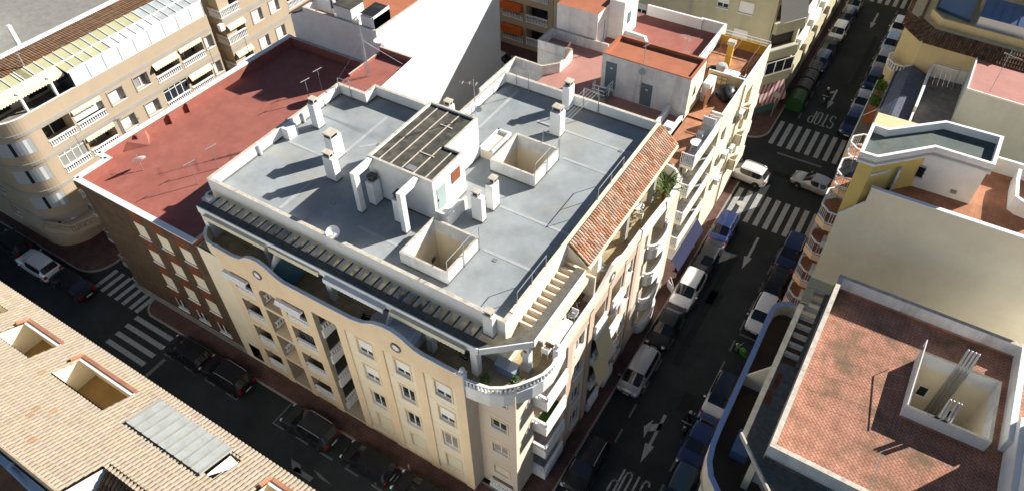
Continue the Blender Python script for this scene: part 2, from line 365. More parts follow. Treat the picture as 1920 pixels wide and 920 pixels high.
def window(parent,f,u0,u1,z0,z1,depth=.18,style='glass',trim=None,sill=True,fw=.06,frame='whitepaint',sh=.62,shut='shutter',box=False):
    """frame mesh + pane + shutter children, recessed in its opening"""
    mb=MB(); d=-depth+.005
    fbox(mb,f,u0,u0+fw,z0,z1,d,d+.06);fbox(mb,f,u1-fw,u1,z0,z1,d,d+.06)
    fbox(mb,f,u0+fw,u1-fw,z0,z0+fw,d,d+.06);fbox(mb,f,u0+fw,u1-fw,z1-fw,z1,d,d+.06)
    um=(u0+u1)/2
    if style!='shutter' and u1-u0>.7: fbox(mb,f,um-.035,um+.035,z0+fw,z1-fw,d,d+.055)
    w=mb.build('window',M[frame],parent)
    if style in('glass','half','curtain','lattice'):
        p=MB();p.face((f.pt(u0+.01,z0+.01,d+.02),f.pt(u1-.01,z0+.01,d+.02),f.pt(u1-.01,z1-.01,d+.02),f.pt(u0+.01,z1-.01,d+.02)))
        p.build('pane',M['curtain'] if style=='curtain' else M['glass'],w)
    if style in('shutter','half'):
        zb=z0+.05 if style=='shutter' else z1-(z1-z0)*sh
        q=MB();n=max(3,int((z1-zb)/.11))
        for k in range(n):
            a=zb+(z1-zb)*k/n;b=zb+(z1-zb)*(k+1)/n
            q.face((f.pt(u0+.02,a,d+.075),f.pt(u1-.02,a,d+.075),f.pt(u1-.02,b,d+.062),f.pt(u0+.02,b,d+.062)))
        q.build('roller_shutter',M[shut],w)
    if sill:
        q=MB();fbox(q,f,u0-.06,u1+.06,z0-.07,z0-.005,-depth,.07);q.build('sill',M['whitepaint'],w)
    if trim:
        q=MB();t=.12
        fbox(q,f,u0-t,u0-.003,z0-t,z1+t,0.002,.035);fbox(q,f,u1+.003,u1+t,z0-t,z1+t,0.002,.035);fbox(q,f,u0,u1,z1+.003,z1+t,0.002,.035);fbox(q,f,u0,u1,z0-t,z0-.075,.002,.035)
        q.build('window_surround',M[trim],w)
    return w
def balustrade(mb,pts,z0,z1,sp=.2,w=.11,m=0,closed=False,rail=.16,solid=False):
    """white concrete balusters between a bottom and a top rail"""
    P=[V2(p) for p in pts]
    for i in range(len(P)-1):
        a,b=P[i],P[i+1];L=(b-a).length
        if L<.01: continue
        mb.bar((a.x,a.y,z1-.05),(b.x,b.y,z1-.05),rail,.10,m); mb.bar((a.x,a.y,z0+.04),(b.x,b.y,z0+.04),rail*.8,.08,m)
        n=max(1,int(L/sp))
        for k in range(n):
            c=a+(b-a)*((k+.5)/n)
            mb.lathe((c.x,c.y,0),[(w*.28,z0+.08),(w*.5,z0+.08+(z1-z0-.18)*.3),(w*.22,z0+.08+(z1-z0-.18)*.75),(w*.36,z1-.10)],6,m)
    return mb
def metalrail(mb,pts,z0,z1,sp=.12,r=.012,m=0,post=.03):
    P=[V2(p) for p in pts]
    for i in range(len(P)-1):
        a,b=P[i],P[i+1];L=(b-a).length
        mb.bar((a.x,a.y,z1),(b.x,b.y,z1),.05,.05,m);mb.bar((a.x,a.y,z0+.08),(b.x,b.y,z0+.08),.04,.04,m)
        n=max(1,int(L/sp))
        for k in range(n+1):
            c=a+(b-a)*(k/n); mb.bar((c.x,c.y,z0),(c.x,c.y,z1),r*2,r*2,m)
    return mb
def offset(poly,d):
    n=len(poly);out=[]
    for i in range(n):
        p0,p1,p2=V2(poly[i-1]),V2(poly[i]),V2(poly[(i+1)%n])
        d1=(p1-p0).normalized();d2=(p2-p1).normalized()
        n1=Vector((-d1.y,d1.x));n2=Vector((-d2.y,d2.x));b=(n1+n2)
        if b.length<1e-6:b=n1
        b.normalize();k=d/max(.3,b.dot(n1));q=p1+b*k;out.append((q.x,q.y))
    return out
def ccw(poly):
    a=sum(poly[i][0]*poly[(i+1)%len(poly)][1]-poly[(i+1)%len(poly)][0]*poly[i][1] for i in range(len(poly)))
    return list(poly) if a>0 else list(reversed(poly))
def ring(mb,poly,t,z0,z1,m=0,mt=None,edges=None):
    """parapet ring of thickness t inside the outline; mt = material of its top (coping)"""
    poly=ccw(poly);inn=offset(poly,t);mt=m if mt is None else mt;n=len(poly)
    for i in range(n):
        if edges is not None and i not in edges: continue
        a,b=poly[i],poly[(i+1)%n];c,d=inn[(i+1)%n],inn[i]
        mb.face(((a[0],a[1],z0),(b[0],b[1],z0),(b[0],b[1],z1),(a[0],a[1],z1)),m)
        mb.face(((c[0],c[1],z0),(d[0],d[1],z0),(d[0],d[1],z1),(c[0],c[1],z1)),m)
        mb.face(((a[0],a[1],z1),(b[0],b[1],z1),(c[0],c[1],z1),(d[0],d[1],z1)),mt)
def wstrip(mb,pts,t,z0,z1,m=0,mt=None,side=1):
    """free-standing wall along an open polyline, thickness t to the left (side=1) of travel"""
    P=[V2(p) for p in pts];n=len(P);mt=m if mt is None else mt;Q=[]
    for i in range(n):
        if i==0:d=(P[1]-P[0]).normalized();b=Vector((-d.y,d.x));k=1
        elif i==n-1:d=(P[-1]-P[-2]).normalized();b=Vector((-d.y,d.x));k=1
        else:
            d1=(P[i]-P[i-1]).normalized();d2=(P[i+1]-P[i]).normalized();n1=Vector((-d1.y,d1.x));b=(n1+Vector((-d2.y,d2.x))).normalized();k=1/max(.3,b.dot(n1))
        Q.append(P[i]+b*k*t*side)
    zf=(lambda i:(z1[i] if isinstance(z1,(list,tuple)) else z1))
    for i in range(n-1):
        a,b,c,d=P[i],P[i+1],Q[i+1],Q[i];h0,h1=zf(i),zf(i+1)
        mb.face(((a.x,a.y,z0),(b.x,b.y,z0),(b.x,b.y,h1),(a.x,a.y,h0)),m)
        mb.face(((c.x,c.y,z0),(d.x,d.y,z0),(d.x,d.y,h0),(c.x,c.y,h1)),m)
        mb.face(((a.x,a.y,h0),(b.x,b.y,h1),(c.x,c.y,h1),(d.x,d.y,h0)),mt)
    a,d=P[0],Q[0];mb.face(((d.x,d.y,z0),(a.x,a.y,z0),(a.x,a.y,zf(0)),(d.x,d.y,zf(0))),m)
    a,d=P[-1],Q[-1];mb.face(((a.x,a.y,z0),(d.x,d.y,z0),(d.x,d.y,zf(n-1)),(a.x,a.y,zf(n-1))),m)
def tiles(mb,o,ex,ey,nx,ny,w,h,m=0,seed=1,amp=.05,tint=(.82,1.14),hole=None,red=.06,seg=4):
    """barrel tiles: o = lower corner, ex = unit vector along the eave, ey = unit vector up the slope"""
    rnd=random.Random(seed);ex=Vector(ex).normalized();ey=Vector(ey).normalized();o=Vector(o);nn=ex.cross(ey).normalized()
    if nn.z<0:nn=-nn
    for i in range(nx):
        for j in range(ny):
            base=o+ex*(i*w)+ey*(j*h)
            if hole and hole(base+ex*w*.5+ey*h*.5): continue
            k=rnd.uniform(*tint);kr=1.0
            if rnd.random()<red: t=(k*1.0,k*.72,k*.55)
            else: t=(k,k*rnd.uniform(.96,1.02),k*rnd.uniform(.93,1.03))
            mb.tint=t
            lift=.05;l=h*1.05
            prev=None
            for q in range(seg+1):
                a=PI*q/seg;x=w*.42*(1-math.cos(a))+w*.08;zz=amp*math.sin(a)
                A=base+ex*x+nn*(zz+lift);B=base+ex*(x)+ey*l+nn*(zz*.85+.0)
                if prev: mb.face((prev[0],A,B,prev[1]),m,True)
                prev=(A,B)
            # closed lower lip of the tile, and the pan between two covers
            lip=[base+ex*(w*.42*(1-math.cos(PI*q/seg))+w*.08)+nn*(amp*math.sin(PI*q/seg)+lift) for q in range(seg+1)]
            mb.face([base+ex*(w*.08)+nn*(-.02)]+lip+[base+ex*(w*.92)+nn*(-.02)],m)
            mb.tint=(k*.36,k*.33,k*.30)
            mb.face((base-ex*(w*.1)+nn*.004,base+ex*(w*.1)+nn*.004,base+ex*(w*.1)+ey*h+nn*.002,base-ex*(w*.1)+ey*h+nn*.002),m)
    mb.tint=None
def leaves(mb,c,r,n,size=.12,m=0,seed=1,flat=1.0,m2=None):
    rnd=random.Random(seed);c=Vector(c)
    for _ in range(n):
        while True:
            p=Vector((rnd.uniform(-1,1),rnd.uniform(-1,1),rnd.uniform(-1,1)))
            if p.length<1: break
        p=Vector((p.x*r,p.y*r,p.z*r*flat))*(.6+.4*rnd.random())
        a=Vector((rnd.gauss(0,1),rnd.gauss(0,1),rnd.gauss(0,.6))).normalized();b=a.cross(Vector((rnd.gauss(0,1),rnd.gauss(0,1),rnd.gauss(0,1)))).normalized()
        s=size*rnd.uniform(.6,1.3);q=c+p
        mb.face((q-a*s,q+b*s*.35,q+a*s,q-b*s*.35),m if (m2 is None or rnd.random()<.6) else m2)
# ------------------------------------------------------------------ ground, streets, pavements
def sheet(name, polys, m, z, kind='structure'):
    mb=MB()
    for p in polys: mb.face([(a[0],a[1],z) for a in ccw(p)])
    o=mb.build(name,m); o['kind']=kind; return o
sheet('ground',[[(-400,-200),(400,-200),(400,700),(-400,700)]],M['asphalt'],-0.02)
sheet('road',[[(-140,5),(-1,5),(-1,15.6),(-140,15.6)]],M['asphalt'],0.0)
sheet('cross_road',[[(-110,57.6),(60,57.6),(60,63.2),(-110,63.2)]],M['asphalt'],0.0)
def arc(cx,cy,r,a0,a1,n=8): return [(cx+r*math.cos(rad(a0+(a1-a0)*k/n)),cy+r*math.sin(rad(a0+(a1-a0)*k/n))) for k in range(n+1)]
def pavement(name, poly, label=None):
    mb=MB(); poly=ccw(poly); inn=offset(poly,.14)
    mb.prism(poly,-.02,.125,1,mt=1,bottom=False,top=False)
    n=len(poly)
    for i in range(n):
        a,b,c,d=poly[i],poly[(i+1)%n],inn[(i+1)%n],inn[i]
        mb.face(((a[0],a[1],.125),(b[0],b[1],.125),(c[0],c[1],.125),(d[0],d[1],.125)),1)
    mb.face([(p[0],p[1],.122) for p in inn],0)
    o=mb.build(name,[M['pave'],M['kerb']]); o['kind']='structure'; return o
pavement('pavement',[(-45.2,15.3),(-11.6,15.3)]+arc(-11.6,17.4,2.1,-90,0)+[(-9.48,56.2)]+arc(-11.6,56.2,2.1,0,90)+[(-38,58.4),(-38,57),(-12,56.5),(-12,20),(-12,17.5),(-34,17.5),(-46.3,17.5),(-46.3,17.0)]+arc(-45.0,16.6,1.3,180,270,6)[:-1])
pavement('pavement',arc(-55.0,17.8,2.4,-90,0)+[(-52.6,46),(-58,46),(-58,17),(-90,17),(-90,15.4)])
pavement('pavement',[(-49.6,17.6),(-46.9,17.6),(-46.9,57),(-49.6,57)])
pavement('pavement',arc(-11.5,65.0,2.05,-90,0)+[(-9.47,120),(-12.5,120),(-12.5,66.5),(-80,66.5),(-80,62.95)])
pavement('pavement',[(-1.55,10)]+arc(.4,55.2,1.95,180,90)+[(30,57.15),(30,56),(1,56),(1,10)])
pavement('pavement',arc(.4,65.1,1.95,180,270)+[(30,63.15),(30,64.2),(0.6,64.2),(0.6,120),(-1.55,120)])
# --- painted markings
def marks(name, rects=(), polys=(), m='paintmark'):
    mb=MB()
    for x0,x1,y0,y1 in rects: mb.face(((x0,y0,.005),(x1,y0,.005),(x1,y1,.005),(x0,y1,.005)))
    for p in polys: mb.face([(a[0],a[1],.006) for a in ccw(p)])
    o=mb.build(name,M[m]); o['kind']='structure'; return o
marks('zebra_crossing',[(x,x+.42,14.96,17.2) for x in (-52.05,-51.19,-50.26,-49.34,-48.44,-47.50,-46.77)])
marks('zebra_crossing',[(-46.12,-41.62,y,y+.40) for y in (14.41,13.5,12.59,11.69,10.79,9.89,8.99,8.1)])
marks('zebra_crossing',[(-9.24+.888*k,-9.24+.888*k+.46,50.74,55.08) for k in range(9)])
marks('zebra_crossing',[(-9.09+.908*k,-9.09+.908*k+.46,63.12,67.46) for k in range(8)])
marks('zebra_crossing',[(-9.0+.93*k,-9.0+.93*k+.48,98.7,103.2) for k in range(8)])
marks('stop_line',[(-7.8,-3.4,61.86,62.14),(-40.82,-40.5,8.4,13.05)],m='fadedmark')
marks('parking_lines',[(-34.2-2.32*k,-33.1-2.32*k,13.33,13.45) for k in range(1,4)]+[(-34.22,-33.08,13.33,13.45),(-33.19,-33.06,13.45,15.2),(-29.45,-29.32,13.45,15.2),(-29.45,-28.35,13.33,13.45)]+
      [(-27.2+2.3*k,-26.05+2.3*k,13.35,13.48) for k in range(6)]+[(-57-2.3*k,-55.9-2.3*k,13.35,13.46) for k in range(8)]+
      [(-7.72,-7.58,49.2-2.32*k-1.25,49.2-2.32*k) for k in range(18)]+[(-3.55,-3.41,49.2-2.32*k-1.25,49.2-2.32*k) for k in range(18)]+
      [(-7.72,-7.58,70+2.32*k-1.2,70+2.32*k) for k in range(13)]+[(-3.55,-3.41,70+2.32*k-1.2,70+2.32*k) for k in range(13)]+[(-3.41,-1.6,38.25,38.4)],m='fadedmark')
rnd=random.Random(12);M['patch']=mat('asphalt_patch',(0.022,0.024,0.026,1),rough=.95,spec=.08,var=.25,scale=1.5)
for (x0,x1,y0,y1) in [(-6.9,-6.3,33,47),(-5.0,-4.0,29.5,31.2),(-32,-24,9.2,9.8),(-44,-39,6.5,7.2),(-7.2,-4.2,58.5,59.2),(-4.6,-4.1,78,90),(-51.5,-50.7,18,34),(-7.0,-5.9,40,41.6)]:
    sheet('road_patch',[[(x0,y0),(x1,y0+rnd.uniform(-.1,.1)),(x1+rnd.uniform(-.05,.05),y1),(x0,y1+rnd.uniform(-.1,.1))]],M['patch'],.002)
def straight_arrow(x,y0,y1,w=.11,hw=.33,hl=1.6): # points to -y ; y0 tail, y1 tip
    return [[(x-w,y0),(x+w,y0),(x+w,y1+hl),(x-w,y1+hl)],[(x-hw,y1+hl),(x+hw,y1+hl),(x,y1)]]
marks('road_arrow',polys=straight_arrow(-5.45,96,91.6)+straight_arrow(-5.55,49.4,45.1)+straight_arrow(-5.5,76.2,72.0)+[[(-5.6,75.9),(-5.6,75.4),(-6.05,74.9),(-6.05,75.45)]]+
      straight_arrow(-5.48,28.6,24.25)+[[(-5.37,27.9),(-5.37,27.2),(-6.03,26.75),(-6.03,27.4)],[(-6.05,27.85),(-6.42,26.95),(-6.05,26.1)]])
marks('road_arrow',polys=[[(-25.6,11.4),(-24.0,11.4),(-24.0,11.75),(-25.6,11.75)],[(-26.3,12.0),(-25.4,12.0),(-24.9,11.5),(-25.6,11.4)],[(-24.4,12.2),(-23.9,12.2),(-22.6,12.0),(-23.6,11.95)]],m='fadedmark')
def stroke(mb,pts,w):
    for a,b in zip(pts[:-1],pts[1:]):
        a=Vector(a);b=Vector(b);d=(b-a).normalized();n=Vector((-d.y,d.x))*w/2;e=d*w*.35
        q=[a+n-e,a-n-e,b-n+e,b+n+e]; mb.face([(p.x,p.y,.006) for p in q])
def stop_text(x0,y0,w,h):  # read by a driver heading -y : left = +x, letter tops towards -y
    mb=MB();lw=w*.17;t=.14
    L={'S':[(1,.12),(.8,0),(.2,0),(0,.12),(0,.36),(.2,.47),(.8,.53),(1,.64),(1,.88),(.8,1),(.2,1),(0,.88)],
       'T':[(0,0),(1,0),None,(.5,0),(.5,1)],'O':[(.25,0),(.75,0),(1,.12),(1,.88),(.75,1),(.25,1),(0,.88),(0,.12),(.25,0)],
       'P':[(0,1),(0,0),(.75,0),(1,.1),(1,.42),(.75,.52),(0,.52)]}
    for i,c in enumerate('STOP'):
        xx=x0-i*w*.27; seg=[]
        for p in L[c]+[None]:
            if p is None:
                if len(seg)>1: stroke(mb,seg,t)
                seg=[]
            else: seg.append((xx-p[0]*lw, y0-h+h*p[1]))
    o=mb.build('stop_marking',M['paintmark']); o['kind']='structure'
stop_text(-4.25,23.25,2.35,2.1); stop_text(-4.25,71.0,2.5,2.3)
# ================================================================== MAIN CORNER APARTMENT BUILDING
def inside(poly,x,y):
    c=False;n=len(poly)
    for i in range(n):
        x0,y0=poly[i];x1,y1=poly[(i+1)%n]
        if (y0>y)!=(y1>y) and x<(x1-x0)*(y-y0)/(y1-y0)+x0: c=not c
    return c
def plate(mb,poly,z,holes=(),m=0):
    xs=sorted(set([p[0] for p in poly]+[h[0] for h in holes]+[h[1] for h in holes]))
    ys=sorted(set([p[1] for p in poly]+[h[2] for h in holes]+[h[3] for h in holes]))
    for i in range(len(xs)-1):
        for j in range(len(ys)-1):
            cx=(xs[i]+xs[i+1])/2;cy=(ys[j]+ys[j+1])/2
            if inside(poly,cx,cy) and not any(h[0]<cx<h[1] and h[2]<cy<h[3] for h in holes):
                mb.face(((xs[i],ys[j],z),(xs[i+1],ys[j],z),(xs[i+1],ys[j+1],z),(xs[i],ys[j+1],z)),m)
def chimney(parent,x0,x1,y0,y1,zb,zt,cap=None,wallm='white',capm='coping'):
    mb=MB();mb.box(x0,x1,y0,y1,zb,zt,0,'b')
    mb.box(x0-.02,x1+.02,y0-.02,y1+.02,zb,zb+.1,1,'b')
    o=mb.build('chimney',[M[wallm],M['upstand']],parent)
    c=MB();w=x1-x0;h=y1-y0;a,b,d,e=cap or (x0+w*.12,x1-w*.12,y0+h*.25,y1-h*.12)
    c.box(a,b,d,e,zt+.02,zt+.28);c.box(a-.05,b+.05,d-.05,e+.05,zt+.28,zt+.36)
    c.box(a+.06,b-.06,d-.01,d+.02,zt+.06,zt+.24,1);c.box(b-.02,b+.012,d+.08,e-.08,zt+.06,zt+.24,1)
    c.build('chimney_cap',[M[capm],M['blackmetal']],o)
    return o
FH=[11.38,8.68,5.75,2.85]     # window heads per floor
FB=[9.93,7.15,4.05,1.15]      # window feet
RT=[10.12,7.25,4.38,1.52]     # balcony rail tops
A=thing('apartment_building','cream five storey corner apartment block with flat grey roof, roof stair house and pergola terraces','apartment building',(-23,28,0))
# ---- street facade (left street)
f1=Face((-35.4,16.75),(-14.05,16.75)); X=lambda x:x+35.4
mb=MB();holes=[]
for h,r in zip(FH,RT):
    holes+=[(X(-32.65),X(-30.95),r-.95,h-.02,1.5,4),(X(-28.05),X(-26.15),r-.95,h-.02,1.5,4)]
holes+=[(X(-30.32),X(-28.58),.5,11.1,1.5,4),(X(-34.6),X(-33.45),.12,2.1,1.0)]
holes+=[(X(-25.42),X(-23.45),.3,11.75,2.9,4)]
PN=[(-22.82,-20.62),(-19.87,-17.62),(-16.94,-14.72)]
for a,b in PN: holes.append((X(a),X(b),.45,11.75,.10))
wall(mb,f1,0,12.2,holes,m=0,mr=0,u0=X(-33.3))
wall(mb,f1,0,12.2,[h for h in holes if h[0]<2],m=1,mr=1,u1=X(-33.3))
# arched heads
for a,b,zt,rise in [(-30.32,-28.58,11.1,.55),(-22.82,-20.62,11.75,.0),(-19.87,-17.62,11.75,.0)]:
    if rise:
        n=8;c=(a+b)/2;hw=(b-a)/2
        for k in range(n):
            x0=a+(b-a)*k/n;x1=a+(b-a)*(k+1)/n
            z0=zt-rise+rise*math.sqrt(max(0,1-((x0-c)/hw)**2));z1=zt-rise+rise*math.sqrt(max(0,1-((x1-c)/hw)**2))
            mb.face((f1.pt(X(x0),z0),f1.pt(X(x1),z1),f1.pt(X(x1),zt),f1.pt(X(x0),zt)),0)
            mb.face((f1.pt(X(x0),z0,-1.5),f1.pt(X(x1),z1,-1.5),f1.pt(X(x1),z1),f1.pt(X(x0),z0)),0)
# pilaster caps proud of the wall
for a,b in [(-33.3,-32.9),(-30.95,-30.32),(-28.58,-28.05),(-26.15,-25.45),(-23.45,-22.84),(-20.60,-19.89),(-17.60,-16.96),(-14.70,-14.06)]:
    fbox(mb,f1,X(a)+.01,X(b)-.01,.0,.42,.0,.05,0)
fbox(mb,f1,X(-35.35),X(-33.4),0.0,.4,0,.04,1)
# bays: back walls of loggias
for (a,b) in [(-32.65,-30.95),(-28.05,-26.15)]:
    for h,r in zip(FH,RT):
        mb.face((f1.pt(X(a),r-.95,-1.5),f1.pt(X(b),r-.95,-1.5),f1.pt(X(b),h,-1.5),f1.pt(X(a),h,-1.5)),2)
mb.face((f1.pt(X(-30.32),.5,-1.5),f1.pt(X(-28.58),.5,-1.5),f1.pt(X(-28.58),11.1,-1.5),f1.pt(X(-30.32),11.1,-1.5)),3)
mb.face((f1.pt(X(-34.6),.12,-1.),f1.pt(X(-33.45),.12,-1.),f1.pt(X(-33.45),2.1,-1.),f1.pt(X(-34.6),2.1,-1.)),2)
mb.face((f1.pt(X(-25.42),.3,-2.9),f1.pt(X(-23.45),.3,-2.9),f1.pt(X(-23.45),11.75,-2.9),f1.pt(X(-25.42),11.75,-2.9)),1)
mb.build('wall',[M['peach'],M['cream'],M['darkglass'],M['pinkcream'],mat('loggia_shade_lining',(.36,.31,.23,1),var=.1)],A)  # loggia reveals coloured darker to stand in for the shade inside
# light panels between the pilasters with their windows
styles=[['half','half','glass','cshut'],['half','glass','glass','cshut'],['half','half','curtain','cshut']]
WX=[(-22.05,-20.85),(-19.17,-18.05),(-16.27,-15.12)]
for (a,b),(w0,w1),st in zip(PN,WX,styles):
    fp=Face((a,16.85),(b,16.85));p=MB()
    wall(p,fp,.45,11.75,[(w0-a,w1-a,z0,z1) for z0,z1 in zip(FB,FH)],depth=.2)
    for z in (3.4,6.3,9.2): fbox(p,fp,.03,b-a-.03,z,z+.03,0,.012)
    pan=p.build('facade_panel',M['cream'],A)
    for z0,z1,s_ in zip(FB,FH,st):
        window(A,fp,w0-a,w1-a,z0,z1,.18,'shutter' if s_=='cshut' else s_,trim='peach',sill=s_!='cshut',shut='creamshut' if s_=='cshut' else 'shutter',sh=.68)
# loggia balconies: balustrade panels, ledges, awnings
def loggia(a,b,r,y=16.75,solid=True):
    m=MB();balustrade(m,[(a+.02,y+.07),(b-.02,y+.07)],r-.52,r+.02,sp=.19,w=.12)
    return m.build('balcony_balustrade',M['whitepaint'],A)
for (a,b) in [(-32.65,-30.95),(-28.05,-26.15)]:
    for i,(h,r) in enumerate(zip(FH,RT)):
        m=MB();fbox(m,f1,X(a)+.005,X(b)-.005,r-.95,r-.46,-.16,-.01);m.build('balcony_front',M['cream'],A)
        m=MB();fbox(m,f1,X(a)+.25,X(b)-.5,r-.93,h-.15,-1.49,-1.44);m.build('balcony_door',M['glass'],A)
        m=MB();m.bar(f1.pt((X(a)+X(b))/2,r-1.25,0),f1.pt((X(a)+X(b))/2+.1,r-1.2,.28),.03,.03);m.build('drain_spout',M['rust'],A)
        m=MB();balustrade(m,[(a+.03,16.82),(b-.03,16.82)],r-.46,r+.04,sp=.17,w=.13);m.build('balcony_balustrade',M['whitepaint'],A)
for z in (9.05,6.2,3.35):
    m=MB();m.box(-30.31,-28.59,16.76,18.2,z-.15,z+.12);m.build('ledge',M['peach'],A)
    m=MB();balustrade(m,[(-30.2,16.95),(-30.2,18.15)],z+.45,z+1.05,sp=.2);m.build('balcony_balustrade',M['whitepaint'],A)
    m=MB()
    for k in range(4): m.bar((-29.6+.22*k,17.4,z+.12),(-29.2+.22*k,18.1,z+1.7),.1,.04)
    m.build('stair_balusters',M['wood'],A)
for (a,b) in [(-33.2,-31.0),(-28.45,-26.25)]:
    m=MB();m.box(a,b,16.5,16.745,11.12,11.26);m.face(((a,16.5,11.14),(b,16.5,11.14),(b,16.35,10.98),(a,16.35,10.98)));m.build('awning_box',M['awnwhite'],A)
m=MB()   # white shutters and glass of the third bay
fbox(m,f1,X(-28.0),X(-26.2),5.95,7.0,-.35,-.30);m.build('balcony_glazing',[M['whitepaint']],A)
m=MB()
for k in range(4): fbox(m,f1,X(-27.95)+.44*k,X(-27.6)+.44*k,6.9,8.0,-.33,-.29)
m.build('pane',M['glass'],A)
# recess beside the pilaster: side balconies facing +x
fr=Face((-25.42,16.78),(-25.42,19.6))
for h,r in zip(FH,RT):
    m=MB();fbox(m,fr,.35,2.6,r+.02,h,0.002,.02);m.build('side_opening',M['darkglass'],A)
    m=MB();balustrade(m,[(-25.3,17.05),(-25.3,19.4)],r-.55,r+.03,sp=.2,w=.14);m.box(-25.42,-25.24,17.0,19.4,r-1.3,r-.56);m.build('balcony_balustrade',M['whitepaint'],A)
fq=Face((-25.42,19.65),(-23.45,19.65))
for z0,z1 in zip(FB,FH): window(A,fq,1.0,1.75,z0,z1,.0,'glass')
# gabled parapet of the terrace, its cap and rosettes
prof=[(-33.4,13.28),(-31.7,13.2),(-30.95,13.35),(-30.3,13.85),(-29.8,14.05),(-29.2,14.1),(-28.7,13.93),(-27.9,13.4),(-27.3,13.24),(-25.5,13.24),(-23.5,13.25),(-21.9,13.28),(-21.0,13.5),(-20.2,14.0),(-19.5,14.2),(-18.8,14.24),(-18.2,14.05),(-17.4,13.55),(-16.8,13.42),(-14.07,13.42)]
mb=MB();wstrip(mb,[(x,16.75) for x,z in prof],.2,12.2,[z for x,z in prof],0,1)
for i in range(len(prof)-1):
    (x0,z0),(x1,z1)=prof[i],prof[i+1];mb.bar((x0,16.85,z0+.02),(x1,16.85,z1+.02),.25,.04,1)
wstrip(mb,[(-35.2,17.75),(-35.0,17.45),(-34.5,17.0),(-34.0,16.8),(-33.4,16.75)],.2,12.2,13.28,2,1)
mb.build('terrace_parapet',[M['peach'],M['whitepaint'],M['cream']],A)
for cx,cz in [(-29.62,12.68),(-18.66,12.86)]:
    m=MB();m.lathe((cx,16.75,cz),[(.0,.05),(.19,.05),(.2,.02)],20,1,(0,-1,0));m.lathe((cx,16.75,cz),[(.26,.0),(.26,.07),(.37,.07),(.37,.0)],24,0,(0,-1,0))
    for k in range(8):
        a=2*PI*k/8;m.ball((cx+.24*math.cos(a),16.72,cz+.24*math.sin(a)),.075,8,1,1,.4,1)
    m.build('rosette',[M['upstand'],M['whitepaint']],A)
# ---- corner bay
f3=Face((-14.05,17.85),(-11.42,17.85));f4=Face((-11.42,17.85),(-11.42,22.2));f5=Face((-14.05,16.75),(-14.05,17.85));f6=Face((-11.42,22.2),(-10.6,22.2))
mb=MB();wb=[(.9,1.98,z1-.98,z1) for z1 in (11.5,8.6,5.68,2.78)]
wall(mb,f3,0,12.2,wb+[(.7,2.3,.55,1.05)],depth=.18)
wall(mb,f4,0,12.2,[(2.0,3.9,r-.95,r+1.2,1.2) for r in RT])
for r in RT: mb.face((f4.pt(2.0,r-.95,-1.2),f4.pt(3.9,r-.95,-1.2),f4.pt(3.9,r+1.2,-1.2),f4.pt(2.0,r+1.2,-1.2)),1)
wall(mb,f5,0,12.2);wall(mb,f6,0,12.2)
for z in (3.3,6.2,9.1):
    fbox(mb,f3,.02,2.6,z,z+.03,0,.012);fbox(mb,f5,.02,1.08,z,z+.03,0,.012)
mb.build('corner_wall',[M['white'] if 0 else M['pinkcream'],M['darkglass']],A)
for i,(a,b,z0,z1) in enumerate(wb): window(A,f3,a,b,z0,z1,.16,['glass','half','curtain','shutter'][i],trim='peach',shut='creamshut' if i==3 else 'shutter',sh=.25)
m=MB();balustrade(m,[(-13.4,17.6),(-11.75,17.6)],.35,.95);m.box(-13.4,-11.7,17.5,17.85,0,.34);m.build('entrance_balustrade',M['whitepaint'],A)
for i,r in enumerate(RT):
    m=MB();m.box(-11.42,-10.40,19.68,22.2,r-1.25,r-1.0);wstrip(m,[(-11.40,19.68),(-10.40,19.68),(-10.40,22.2)],.12,r-1.0,r-.42,0,0,1)
    bal=m.build('corner_balcony',M['white'],A)
    m=MB();balustrade(m,[(-11.36,19.76),(-10.48,19.76),(-10.48,22.18)],r-.44,r+.05,sp=.19,w=.14);m.build('balustrade',M['whitepaint'],bal)
    if i==1:
        m=MB();m.box(-11.4,-10.6,19.85,22.1,r-.99,r-.96);m.build('grass_mat',M['grass'],bal)
# ---- curved corner terrace with balustrade and ball finials
cv=[(-14.05,16.86),(-13.4,16.92),(-12.6,17.08),(-11.92,17.46),(-11.36,18.0),(-10.86,18.72),(-10.54,19.36),(-10.38,20.1),(-10.42,20.8)]
mb=MB();mb.prism(cv+[(-10.62,22.19),(-11.4,22.19),(-11.44,17.9),(-14.04,17.9)],11.35,12.1);mb.prism([(x,y) for x,y in cv]+list(reversed([(x-.12*(1 if i>2 else .2),y+.14*(1 if i<7 else 0)) for i,(x,y) in enumerate(cv)])),12.1,12.42)
mb.build('terrace_slab',M['white'],A)
mb=MB();balustrade(mb,[(x-.06*(i>2),y+.08*(i<6)) for i,(x,y) in enumerate(cv)],12.42,13.08,sp=.2,w=.16);mb.build('terrace_balustrade',M['whitepaint'],A)
for x,y in [(-14.2,16.95),(-10.62,20.95)]:
    m=MB();m.box(x-.16,x+.16,y-.16,y+.16,12.2,13.5);m.box(x-.2,x+.2,y-.2,y+.2,13.5,13.56);m.lathe((x,y,13.56),[(.05,0),(.13,.03),(.06,.09)],10);m.ball((x,y,13.8),.16,12);m.build('ball_finial',M['whitepaint'],A)
